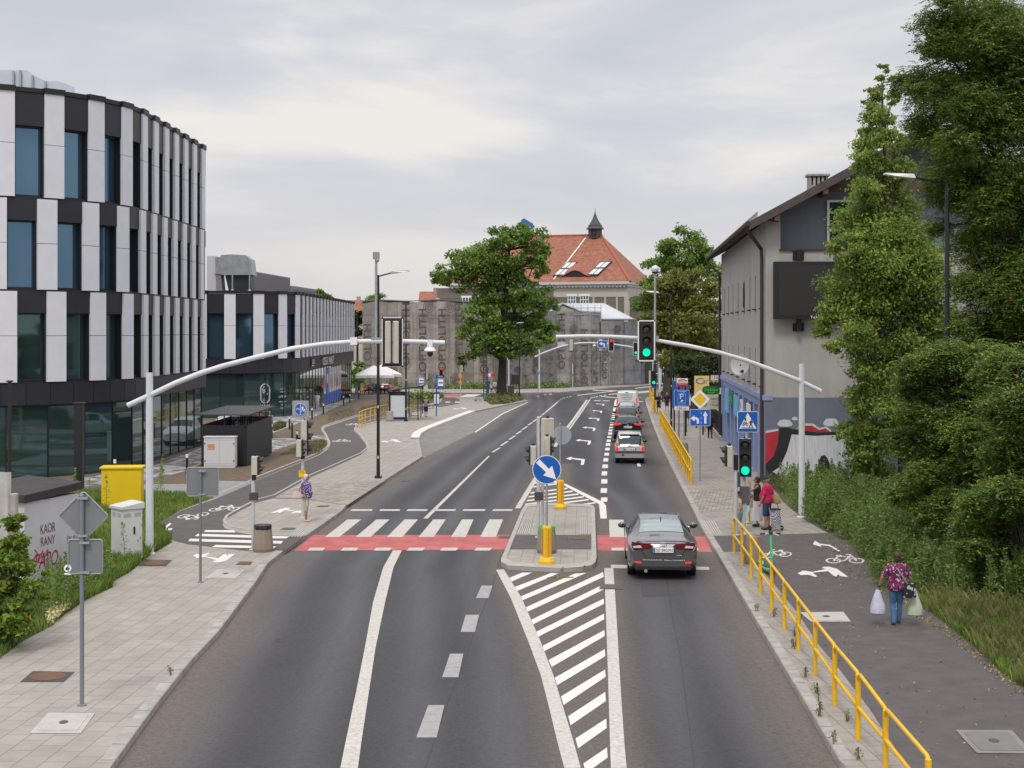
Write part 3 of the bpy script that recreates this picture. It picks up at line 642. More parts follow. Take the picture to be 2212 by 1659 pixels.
def striped(label,pa,total,base,fas,storeys,pitch,ww,shifts,glz,gl_pitch,backx,group):
 """storeys: list of (z0, z1, window height)"""
 o=pa.at(pa.l1/2);root=thing('office_building',label,'building',(o.x,o.y,base),0,group)
 rel=lambda mb:[setattr(mb,'v',[(x-o.x,y-o.y,z-base)for x,y,z in mb.v]),mb][1]
 top=storeys[-1][1]
 mb=MB();n=40
 line=[pa.at(total*k/n,-.62)for k in range(n+1)]
 poly=[V((p.x,p.y,fas))for p in line]+[V((line[-1].x,pa.y1,fas)),]+[V((backx,pa.y1,fas))]*0
 poly=[V((p.x,p.y,fas))for p in line]+[V((line[-1].x,pa.y1-.01,fas))]
 mb.ext(poly,(0,0,top-.3-fas));rel(mb).build('wall',CLADB,root)
 mb=MB();line=[pa.at(total*k/n,-1.6)for k in range(n+1)]
 poly=[V((p.x,p.y,base))for p in line]+[V((line[-1].x,pa.y1-.3,base))]
 mb.ext(poly,(0,0,fas-base));rel(mb).build('ground_floor_core',mat('dim_interior',(.03,.04,.042),.6,c2=(.09,.10,.09),vs=.4),root)
 mb=MB();k=0.0
 while k<total:fbox(mb,pa,k+.012,min(k+pitch*.5,total)-.012,-.3,.02,fas,storeys[0][0]-.06);k+=pitch*.5
 rel(mb).build('fascia',CLADD,root)
 for(z0,z1,hw),sh,mt in zip(storeys,shifts,glz):
  last=z1==top
  nseg=60;led=MB()
  fbox(led,pa,0,total,-.6,-.05,z0-.06,z0+.04,None,nseg)
  if last:
   led2=MB();fbox(led2,pa,0,total,-.55,.04,z1-.22,z1-.02,None,nseg)
  k=-1
  while True:
   sl=sh+pitch*k;s0=sl-ww;k+=1
   if s0>total:break
   a,b=max(s0,0),min(sl,total)
   if b>a:
    zt=z1-(.24 if last else .06);zm=(z0+zt)/2+.05
    wh=MB();fbox(wh,pa,a,b,-.04,.10,z0+.02,zm-.012);fbox(wh,pa,a,b,-.04,.10,zm+.012,zt);rel(wh).build('white_panel',CLADW,root)
    if last:fbox(led2,pa,a-.03,b+.03,-.5,.16,z1-.24,z1+.02)
   a,b=max(sl,0),min(sl+pitch-ww,total)
   if b-a>.2:
    dk=MB();fbox(dk,pa,a,b,-.5,.0,z0+hw,z1-.06 if not last else z1-.24);rel(dk).build('dark_panel',CLADD,root)
    fr=MB();e=.06
    fbox(fr,pa,a-.03,a+e,-.55,-.05,z0+.05,z0+hw);fbox(fr,pa,b-e,b+.03,-.55,-.05,z0+.05,z0+hw)
    fbox(fr,pa,a+e,b-e,-.55,-.2,z0+.05,z0+.13);fbox(fr,pa,a+e,b-e,-.55,-.2,z0+hw-.07,z0+hw-.005)
    w=rel(fr).build('window',CLADB,root)
    g=MB();fbox(g,pa,a+e,b-e,-.45,-.38,z0+.13,z0+hw-.07);rel(g).build('pane',mt,w)
  rel(led).build('ledge',CLADB,root)
  if last:rel(led2).build('parapet_cap',CLADB,root)
 k=0.0
 while k<total-.2:
  b=min(k+gl_pitch,total);fr=MB()
  fbox(fr,pa,k,k+.07,-.4,-.22,base,fas);fbox(fr,pa,k+.07,b,-.4,-.23,base,base+.14);fbox(fr,pa,k+.07,b,-.4,-.25,fas-.1,fas-.004)
  w=rel(fr).build('shop_window',CLADB,root)
  g=MB();fbox(g,pa,k+.07,b,-.33,-.26,base+.14,fas-.1);rel(g).build('pane',WINGT,w);k=b
 return root,rel
PA=Path(-18.42,86.3,71.6,8.1,0)
offA,relA=striped('tall rounded office block with black and white vertical stripes and three upper storeys',PA,46,-.45,3.1,[(4.12,8.32,3.15),(8.32,12.51,3.15),(12.51,17.5,3.25)],2.26,.92,[1.33,1.77,1.43],[WINGT,WINGL,WINGL],1.95,-60,'striped office blocks')
PB=Path(-18.1,164.0,123.0,5.6,0)
offB,relB=striped('low striped office block with shops below, behind the tall rounded one',PB,56,-1.1,2.95,[(4.12,9.73,3.75)],2.34,.9,[.48],[WINGL],2.0,-60,'striped office blocks')
FROST=mat('frosted_glass',(.55,.60,.66),.25,var=.06,vs=1)
def roof_screens():
 mb=MB();top=[(-60,151),(58,151.5),(75,163),(98,175),(130,176),(160,188)]
 pts=[P(x,y,68.5)for x,y in top]+[V((P(160,188,68.5).x,68.5,17.2)),V((P(-60,188,68.5).x,68.5,17.2))]
 mb.ext(pts,(0,.08,0));relA(mb).build('roof_screen',FROST,offA)
 mb=MB()
 for x,y in((29,153),(44,151.5),(70,163),(98,175)):p=P(x,y,68.4);mb.box(p.x-.04,p.x+.04,68.36,68.45,17.2,p.z)
 relA(mb).build('screen_posts',GALV,offA)
roof_screens()
def onB(s,z,o):p=PB.at(s,o);return V((p.x,p.y,z))
def market_signs():
 NEON=mat('lettering_white',(.8,.8,.78),.4)
 t=thing('shop_sign','white block letters of the market sign on the dark fascia of the low striped block','sign',(-18.0,140,3.5))
 mb=MB();mb.text('ODESSA',(.06,-2.2,.03),(0,1,0),(0,0,1),.72,3.9,.03);mb.text('MARKET',(.06,2.3,.03),(0,1,0),(0,0,1),.72,3.9,.03);mb.build('lettering',NEON,t)
 mb=MB();mb.box(-.07,.03,-4.3,4.4,-.42,-.36);mb.box(-.07,.03,-4.3,4.4,.40,.46);mb.build('rail',BLACK,t)
 t=thing('shop_sign','small white sign with underline left of the market lettering','sign',(-18.0,129.5,3.55))
 mb=MB();mb.text('IDAR',(.06,0,.1),(0,1,0),(0,0,1),.42,1.5,.03);mb.box(.0,.05,-.7,.7,-.30,-.22);mb.build('lettering',NEON,t)
 mb=MB();mb.box(-.07,.02,-.8,.8,-.35,.4);mb.build('panel',CLADD,t)
 PBLUE=mat('poster_blue',(.04,.12,.50),.5);PWH=mat('poster_white',(.62,.60,.60),.5);PRED=mat('poster_red',(.50,.07,.09),.5)
 y=139.8;k=0
 for w in(1.9,1.9,2.0,2.0,2.1,2.1,2.1):
  t=thing('window_poster',['white window poster with blue foot nearest the camera','narrow blue window poster with a white round emblem','white window poster with a tall red and blue figure beside the blue poster','white poster with a large blue sweep in the middle of the shop windows','white poster with a broad red figure right of the blue sweep','white poster with two thin red strokes, second from the far end','farthest white window poster with a short red and blue mark'][k],'poster',(-18.36,y+w/2,1.0))
  mb=MB();mb.box(0,.02,-w/2+.05,w/2-.05,-1.75,1.75,1 if k==1 else 0);mb.box(.021,.024,-w/2+.05,w/2-.05,-1.75,-.75,1)
  if k==1:mb.ext([(.021,.5*math.cos(a/3),.7+.5*math.sin(a/3))for a in range(19)],(.003,0,0),0)
  else:
   rr=random.Random(k)
   for _ in range(3):
    a=rr.uniform(-.5,.5);pts=[(.021,a+rr.uniform(-.25,.25)+.2*math.cos(q),.3+rr.uniform(-.1,.1)+(.7+.25*rr.random())*math.sin(q))for q in[i*.9 for i in range(7)]]
    mb.ext(pts,(.003,0,0),2 if rr.random()>.35 else 1)
   mb.text('SKLEP',(.03,0,1.35),(0,1,0),(0,0,1),.16,w*.5,.001,1)
  mb.build('sheet',[PWH,PBLUE,PRED],t);y+=w;k+=1
 def dec(s,z,fn,name,label):
  p=PB.at(s,-.27);u=PB.tan(s);t=thing(name,label,'window lettering',(p.x,p.y,z));mb=MB();fn(mb,u);mb.build('lettering',NEON,t)
 def oval(mb,u):
  up=V((0,0,1));nrm=u.cross(up)
  def stad(w,h,d=0):
   pts=[]
   for i in range(24):
    a=2*math.pi*i/24;pts.append(u*(w*math.cos(a))+up*((h-w)*(1 if math.sin(a)>=0 else-1)+w*math.sin(a)))
   return pts
  def loop(pts,r):mb.tube(pts+[pts[0]],r,5)
  loop(stad(.44,.8),.022);loop(stad(.37,.73),.012)
  rr=random.Random(3)
  for _ in range(10):
   c=u*rr.uniform(-.24,.24)+up*rr.uniform(-.55,.55);r=rr.uniform(.04,.09)
   loop([c+u*(r*math.cos(a))+up*(r*math.sin(a))for a in[i*.7 for i in range(9)]],.012)
  mb.text('LA PINSA',-up*.98+nrm*.01,u,up,.15,.85,.004)
  for i,s in enumerate(('la.pinsa','la.pinsa.gliwice','lapinsagliwice')):mb.text(s,-up*(1.25+.13*i)+nrm*.01,u,up,.07,.3+.12*i,.004)
 dec(46.1,1.25,oval,'window_emblem','white oval pizza emblem with lettering on the shop glass')
 def words(mb,u):
  up=V((0,0,1))
  for s,z,h,w in(('WKRÓTCE',.85,.12,.58),('OTWARCIE',.58,.12,.62),('LA PINSA',.2,.2,.88),('RZEMIEŚLNICZA',-.22,.12,.9),('PIZZA',-.5,.11,.32),('RZYMSKA',-.78,.12,.52)):mb.text(s,up*z,u,up,h,w,.005)
 dec(44.2,.75,words,'window_lettering','white lines of opening text on the dark glass right of the oval emblem')
market_signs()
DUCT=mat('duct_steel',(.42,.44,.47),.35,.6,var=.25,vs=1.2)
LOUV=mat('louvre_steel',(.26,.25,.26),.5,.3,var=.15,vs=6)
def rooftop():
 Y=124.0
 t=thing('ventilation_duct','large bent galvanised air duct on the roof of the low striped block','air duct',(P(500,600,Y).x,Y,9.5))
 o=t.location
 def pl(pts,y0,d,m=0):
  mb=MB();mb.ext([P(x,y,Y+y0)-V(o)for x,y in pts],(0,d,0));return mb
 pl([(463,590),(477,551),(500,549.5),(530,551),(541,560),(545,594),(480,594)],0,2.2).build('elbow',DUCT,t)
 pl([(486,594),(540,594),(544,629),(494,629)],.3,1.6).build('lower_duct',mat('dark_duct',(.035,.04,.045),.4,.3),t)
 pl([(447,553),(465,553),(467,628),(447,628)],.2,1.8).build('unit',mat('unit_white',(.5,.5,.52),.5),t)
 pl([(465,556),(474,556),(480,628),(467,628)],.1,1.5).build('grille',LOUV,t)
 t=thing('plant_screen','long ribbed grey screen round the rooftop plant of the low block','screen',(-19.5,140,9.5));mb=MB()
 pts=[P(545,586,126),P(625,598,140),P(625,600,141)]
 for i in range(44):
  u=i/44;y=127+15*u;zt=6.5+(713-(586+14*u))*y/F;x=(545+80*u-1106)*y/F
  mb.box(x-.02,x+.12,y,y+.28,9.3,zt,None)
  mb.box(x-.1,x-.04,y,y+.35,9.3,zt-.02,None)
 for i in range(len(mb.v)):a=mb.v[i];mb.v[i]=(a[0]+19.5,a[1]-140,a[2]-9.5)
 mb.build('louvres',LOUV,t)
 t=thing('plant_screen','short lower grey louvred screen farther along the same roof','screen',(-19.4,150,9.5));mb=MB()
 for i in range(26):
  u=i/26;y=143+13*u;zt=6.5+(713-(617+8*u))*y/F;x=(628+53*u-1106)*y/F
  mb.box(x+19.4,x+19.5,y-150,y-149.72,-.2,zt-9.5)
  mb.box(x+19.3,x+19.36,y-150,y-149.5,-.2,zt-9.52)
 mb.build('louvres',LOUV,t)
 for i,(x,yt,yb,Yd)in enumerate([(502,561,629,122.2),(539,563,629,122.4)]):
  p=P(x,yb,Yd);h=hgt(yb-yt,Yd);t=thing('lightning_rod',['thin rooftop rod in front of the air duct, left one','thin rooftop rod in front of the air duct, right one'][i],'rod',p)
  mb=MB();mb.tube([(0,0,0),(0,0,h)],.06,6);mb.lathe([(.15,0),(.15,.1),(.06,.16)],8);mb.build('rod',GALV,t)
rooftop()
# ------------------------------------------------------------------ grey building on the right with the blue ground floor
PLAS=mat('grey_render',(.335,.32,.305),.9,c2=(.425,.412,.395),vs=1.0,bump=.25,bs=60,aniso=(1,1,.35))
BLUW=mat('blue_render',(.235,.285,.47),.85,var=.08,vs=1.5)
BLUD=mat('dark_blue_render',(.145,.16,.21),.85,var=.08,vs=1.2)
RECB=mat('recess_blue_grey',(.165,.185,.225),.8,var=.06)
BRN=mat('brown_wood',(.055,.038,.034),.7,var=.25,vs=5)
ROOFD=mat('dark_roof_tiles',(.05,.035,.032),.75,var=.3,vs=8)
GBA=V((11.2,63.4,-.5));GBR=-math.atan(.078)
def grey_building():
 t=thing('grey_building','grey rendered building with brown roof, slit windows and blue ground floor','building',GBA,GBR)
 z=.5
 Lg,Wd=28.8,13.4;eave=11.75+z;rise=.545
 def roofz(x,o=0):return 11.2+z+rise*(min(x,2*6.9-x)+.75)+o
 ridge=6.9
 mb=MB()
 def gable(x0,x1,z0,y0,y1,m=0,dz=-.28):
  xs=[x0]+([ridge]if x0<ridge<x1 else[])+[x1]
  pts=[V((x0,y0,z0)),V((x1,y0,z0))]+[V((x,y0,roofz(x,dz)))for x in xs[::-1]]
  mb.ext(pts,(0,y1-y0,0),m)
 gable(.25,.65,3.53+z,0,.9);gable(12.9,Wd,3.53+z,0,.9)
 mb.box(.65,12.9,0,.9,3.53+z,10.06+z)
 gable(.65,12.9,10.06+z,.9,1.2,1)
 gable(.25,Wd,3.53+z,1.2,Lg,0)
 ys=[64.9,68.2,71.2,74.5,78.5,82.3,85.8,89.3];ys=[(y-63.4)*1.003 for y in ys]
 cuts=sorted(ys);y0=0.0;wz=[(3.53+z,3.97+z),(5.62+z,7.5+z),(9.08+z,roofz(0,-.28))]
 for a,b in wz:mb.box(0,.25,0,Lg,a,b)
 for a,b in((3.97+z,5.62+z),(7.5+z,9.08+z)):
  y0=0.0
  for c in cuts:mb.box(0,.25,y0,c-.24,a,b);y0=c+.24
  mb.box(0,.25,y0,Lg,a,b)
 mb.build('wall',[PLAS,RECB],t)
 for a,b in((3.97+z,5.62+z),(7.5+z,9.08+z)):
  for c in cuts:
   m=MB();m.box(-.14,.2,c-.3,c+.3,a-.06,a+.01);w=m.build('window_sill',BRN,t)
   m=MB();m.box(.2,.24,c-.24,c+.24,a+.01,b);m.build('slit_window',mat('slit_glass',(.13,.13,.135),.5),t)
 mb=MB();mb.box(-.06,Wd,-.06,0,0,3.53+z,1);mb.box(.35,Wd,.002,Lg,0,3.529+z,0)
 mb.box(-.12,.30,-.1,Lg+.05,3.40+z,3.62+z,0);mb.box(-.002,.35,.002,Lg,3.0+z,3.4+z,0)
 pil=[(0,.5),(2.6,3.2),(5.2,5.8),(8.2,8.8),(11.2,11.8),(14.2,14.8),(17.2,17.8),(20.2,20.8),(23.2,23.8),(26.4,27),(28.2,28.8)]
 for a,b in pil:mb.box(-.05,.35,a,b,0,3.0+z,0)
 mb.build('ground_floor',[BLUW,BLUD],t)
 for i in range(len(pil)-1):
  a,b=pil[i][1],pil[i+1][0]
  f=MB();f.box(.16,.35,a,b,0,.7+z);f.box(.16,.22,a,a+.1,.7+z,3+z);f.box(.16,.22,b-.1,b,.7+z,3+z);w=f.build('shop_window',BLUW,t)
  g=MB();g.box(.2,.24,a+.1,b-.1,.7+z,3.0+z);g.build('pane',mat('shop_glass_blue',(.10,.14,.24),.15,.2),w)
 mb=MB();ov=.85
 for sgn in(0,1):
  xs=(-.75,ridge)if sgn==0 else(2*ridge+.75,ridge)
  za,zb=11.2+z,11.2+z+rise*(ridge+.75)
  mb.ext([(xs[0],-ov,za),(xs[1],-ov,zb),(xs[1],-ov,zb-.2),(xs[0],-ov,za-.2)],(0,Lg+2*ov,0))
 r=mb.build('roof',ROOFD,t)
 mb=MB()
 for sgn in(0,1):
  xs=(-.8,ridge)if sgn==0 else(2*ridge+.8,ridge)
  za,zb=11.2+z,11.2+z+rise*(ridge+.75)
  mb.ext([(xs[0],-ov-.05,za+.03),(xs[1],-ov-.05,zb+.05),(xs[1],-ov-.05,zb-.38),(xs[0],-ov-.05,za-.34)],(0,.048,0))
 mb.build('verge_board',mat('verge_brown',(.075,.055,.05),.7,var=.2,vs=4),r)
 mb=MB()
 for x in(.3,2.4,4.6,6.6):mb.box(x,x+.22,-ov,1.2,roofz(x)-.5,roofz(x)-.22)
 mb.box(2.4,11.4,-.05,.2,12.62+z,12.9+z);mb.build('rafters',mat('rafter_brown',(.10,.05,.035),.7),r)
 mb=MB();mb.tube([(-.86,-ov-.1,11.15+z),(-.86,Lg+ov,11.15+z)],.11,8);mb.build('gutter',BRN,r)
 mb=MB()
 for k in range(60):y=-ov+k*.5;mb.box(-.45,-.42,y,y+.04,11.36+z,11.62+z)
 mb.box(-.46,-.41,-ov,Lg+ov,11.6+z,11.66+z);mb.build('snow_guard',GALV,r)
 for(y,s)in((-.02,1),(Lg+.02,-1)):
  mb=MB();mb.tube([(-.86,y-ov*s*.8,11.1+z),(-.8,y-ov*s*.7,10.8+z),(-.16,y+.35*s,10.1+z),(-.13,y+.35*s,9.6+z),(-.13,y+.35*s,.2)],.085,8);mb.build('downpipe',mat('pipe_brown',(.045,.03,.03),.5),t)
 mb=MB();mb.box(3.1,4.05,9.5,10.3,11+z,13.85+z);mb.box(3.0,4.15,9.4,10.4,14.3+z,14.4+z)
 for k in range(5):mb.box(3.1+k*.2125,3.2+k*.2125,9.5,10.3,13.85+z,14.3+z)
 mb.build('chimney',CONC,r)
 mb=MB();mb.box(5.2,5.9,6,6.8,13+z,16.1+z);mb.box(5.1,6.0,5.9,6.9,16.1+z,16.2+z);mb.build('chimney',CONC,r)
 fr=MB();fr.box(2.8,2.9,.78,.9,10.06+z,12.3+z);fr.box(4.55,4.65,.78,.9,10.06+z,12.3+z);fr.box(2.9,4.55,.78,.9,12.2+z,12.3+z);fr.box(2.9,4.55,.78,.9,10.9+z,11.0+z);w=fr.build('window',WHITE,t)
 g=MB();g.box(2.9,4.55,.82,.86,10.06+z,12.2+z);g.build('pane',WINGT,w)
 mb=MB();mb.box(.6,12.9,-.08,.9,10.0+z,10.08+z);mb.build('ledge',BRN,t)
 q=lambda x,y:V(((1512+.25*x-1655)/48.9-.06,-.068,6.5-(675+.25*y-713)/48.9+z))
 GR=[mat('graffiti_red',(.42,.02,.035),.7,var=.2,vs=2),mat('graffiti_black',(.015,.015,.02),.6),mat('graffiti_white',(.64,.64,.67),.7,c2=(.46,.47,.51),vs=2.2,aniso=(5,1,.5))]
 mb=MB();d=(0,-.003,0)
 def blob(pts,m,lift=0):mb.ext([q(*p)+V((0,-lift,0))for p in pts],d,m)
 blob([(583,1040),(640,1018),(700,1018),(700,1130),(672,1220),(583,1318)],0)
 blob([(800,1036),(1240,1046),(1300,1200),(1420,1480),(820,1480),(630,1368),(700,1320),(770,1180)],2)
 blob([(700,995),(775,993),(850,1012),(1020,1036),(1240,1024),(1500,1020),(1500,1050),(1240,1050),(1000,1062),(806,1050),(765,1200),(705,1330),(645,1372),(583,1405),(583,1310),(655,1235),(688,1120)],1,.004)
 blob([(583,1370),(640,1372),(820,1485),(583,1485)],1,.008)
 blob([(975,1485),(1055,1235),(1085,1226),(1110,1255),(1200,1485)],1,.008)
 blob([(1240,1050),(1300,1050),(1345,1150),(1290,1140)],1,.008)
 blob([(860,1005),(905,978),(985,972),(1040,1012),(1100,1000),(1150,1032),(1000,1030),(870,1010)],0,.002)
 blob([(1215,1022),(1270,940),(1340,935),(1480,960),(1500,1020)],0,.002)
 blob([(840,1003),(905,955),(990,958),(1040,995),(1100,980),(1150,1022),(1135,1028),(1095,998),(1038,1012),(980,974),(910,976)],2,.006)
 blob([(583,1022),(690,1003),(690,1020),(583,1042)],2,.006);blob([(1210,1015),(1258,930),(1275,938),(1228,1020)],2,.006)
 for cx,cy,rx,ry in((748,955,62,36),(832,915,24,18),(1140,946,64,40)):
  blob([(cx+rx*math.cos(a)*(1+.12*math.sin(3*a)),cy+ry*math.sin(a)*(1+.15*math.cos(2*a)))for a in[i*.2618 for i in range(24)]],2,.003)
 mb.build('graffiti',GR,t)
 sc=thing('led_screen','large switched-off black advertising screen on the grey gable','screen',GBA+V((0,0,0)),GBR)
 fm=MB();fm.bbox(.3,5.45,-.55,-.15,6.98+z,9.5+z,.03)
 fm.build('frame',mat('screen_frame',(.014,.016,.024),.45),sc)
 dm=brick('led_panel',(.042,.040,.042),(.034,.032,.034),(.02,.02,.02),.05,.05,.012,0,0,.7,.1)
 pn=MB();pn.box(.52,5.25,-.558,-.551,7.14+z,9.34+z);pn.build('display',dm,sc)
 for z0,z1 in((9.5+z,10.02+z),(6.45+z,6.98+z)):
  b=MB();b.box(1.32,1.52,-.35,-.1,z0,z1);b.box(1.18,1.66,-.12,0,z0+.1 if z0>8 else z0,z1-.02 if z0>8 else z0+.35);b.build('bracket',BLACK,sc)
 b=MB();b.text('Tel  662 992 001',(2.65,-.562,7.065+z),(1,0,0),(0,0,1),.12,1.55,.002);b.build('lettering',SWHITE,sc)
 M=Matrix.Translation(GBA)@Matrix.Rotation(GBR,4,'Z')
 p=M@V((-.45,8.3,4.75+z));d=thing('satellite_dish','large pale satellite dish on the slit-windowed wall','dish',p)
 MM=Matrix.Rotation(R(-35),4,'Z')@Matrix.Rotation(R(82),4,'X');b=MB();b.lathe([(.02,-.13),(.25,-.12),(.42,-.06),(.52,0),(.50,.01),(.40,-.04),(.22,-.09),(.02,-.1)],24,M=MM);b.build('dish',mat('dish_grey',(.5,.5,.49),.5),d)
 b=MB();b.tube([(0,.1,0),(.35,.15,-.05)],.04,6);b.tube([(0,-.02,-.3),(.1,-.3,-.36),(.05,-.42,-.3)],.03,6);b.ball((.05,-.45,-.28),.07);b.build('arm',BLACK,d)
 b=MB();b.ext([(0,-.2,-.55),(0,.02,-.7),(0,.3,-.5),(0,.32,.35),(0,.22,.2),(0,.05,.4),(0,-.15,.62),(0,-.22,.3)],(-.04,0,0));b.text('V A M',(-.045,.05,0),(0,0,1),(0,1,0),.16,.7,.002,1)
 tag(b.build('banner',[BLKPL,SWHITE],None,loc=M@V((-.02,11.2,8.35+z)),rotz=GBR),'torn black banner hanging between the upper slit windows','banner')
 def wsign(y,z0,z1,w,cols,label,txt=None,tc=1):
  b=MB();b.box(-.14,-.052,y-w/2,y+w/2,z0+z,z1+z,0)
  if txt:
   n=len(txt)
   for i,s in enumerate(txt):b.text(s,(-.141,y,z0+z+(z1-z0)*(1-(i+.5)/n)),(0,-1,0),(0,0,1),(z1-z0)*.55/n,w*.8,.003,1)
  tag(b.build('shop_sign',cols,None,loc=GBA,rotz=GBR),label,'sign')
 GRN=mat('shop_green',(.01,.16,.035),.35);LGRN=mat('shop_lime',(.25,.62,.06),.4)
 wsign(19.0,2.25,2.95,2.6,[GRN,LGRN],'green convenience shop box sign on the blue street wall',['żabka'])
 wsign(22.5,1.6,3.0,2.6,[mat('light_blue_sign',(.15,.45,.75),.4)],'light blue sign panel beyond the green box sign on the blue wall')
 wsign(15.6,1.8,2.9,2.4,[mat('light_blue_sign',(.15,.45,.75),.4)],'light blue sign panel nearer than the green box sign on the blue wall')
 wsign(12.0,1.75,2.85,.9,[SWHITE,SBLACK],'white sign with two dark text lines on the blue wall',['SERWIS','GSM'])
 wsign(7.6,1.7,2.85,1.7,[SWHITE,mat('sign_ink',(.1,.12,.25),.5)],'white computer shop board on the blue wall near the corner',['Komputronik'])
 p=P(1536,843,91.5);zs=thing('projecting_sign','dark green rounded shop sign projecting beside the blue wall','sign',p)
 b=MB();pts=[(.55*math.copysign(abs(math.cos(a))**.55,math.cos(a)),0,.28*math.copysign(abs(math.sin(a))**.7,math.sin(a)))for a in[i*.2618 for i in range(24)]];b.ext(pts,(0,.12,0));b.build('panel',GRN,zs)
 b=MB();b.text('żabka',(0,-.004,.06),(1,0,0),(0,0,1),.22,.85,.002);b.tube([(-.22+.44*k/8,-.004,-.12-.05*math.sin(math.pi*k/8))for k in range(9)],.016,5);b.build('lettering',LGRN,zs)
 b=MB();b.box(.5,.75,.02,.1,-.25,.15);b.build('bracket',WHITE,zs)
 p=P(1545,816,91.8);zs=thing('house_number_sign','small white plate with red number 17A above the green shop sign','sign',p)
 b=MB();b.box(-.28,.28,0,.04,-.15,.15);b.build('panel',SWHITE,zs);b=MB();b.text('17A',(0,-.004,0),(1,0,0),(0,0,1),.2,.42,.002);b.build('lettering',RED,zs)
 b=MB();b.tube([(0,.02,-.15),(0,.02,-.45),(.35,.02,-.5)],.02,6);b.build('bracket',BLACK,zs)
grey_building()
# ------------------------------------------------------------------ villa with the orange roof, and the two blocks wrapped in scaffold netting
def tilemat():
 m,nt,b=_new('orange_roof_tiles');L=nt.links;b.inputs['Roughness'].default_value=.75
 tc=nd(nt,'ShaderNodeTexCoord');w=nd(nt,'ShaderNodeTexWave',wave_type='BANDS',bands_direction='Z',wave_profile='SAW');w.inputs['Scale'].default_value=.95;w.inputs['Distortion'].default_value=.35;w.inputs['Detail Scale'].default_value=3
 L.new(tc.outputs['Object'],w.inputs['Vector'])
 r=nd(nt,'ShaderNodeValToRGB');r.color_ramp.elements[0].color=(.175,.06,.037,1);r.color_ramp.elements[1].color=(.285,.105,.06,1);r.color_ramp.elements[1].position=.3
 L.new(w.outputs[1],r.inputs[0])
 n=nd(nt,'ShaderNodeTexNoise');n.inputs['Scale'].default_value=1.5;n.inputs['Detail'].default_value=8;L.new(tc.outputs['Object'],n.inputs['Vector'])
 mr=nd(nt,'ShaderNodeMapRange');mr.inputs[1].default_value=.3;mr.inputs[2].default_value=.7;mr.inputs[3].default_value=.7;mr.inputs[4].default_value=1.25;L.new(n.outputs[0],mr.inputs[0])
 x=nd(nt,'ShaderNodeVectorMath',operation='SCALE');L.new(r.outputs[0],x.inputs[0]);L.new(mr.outputs[0],x.inputs['Scale']);L.new(x.outputs[0],b.inputs['Base Color'])
 return m
TILE=tilemat()
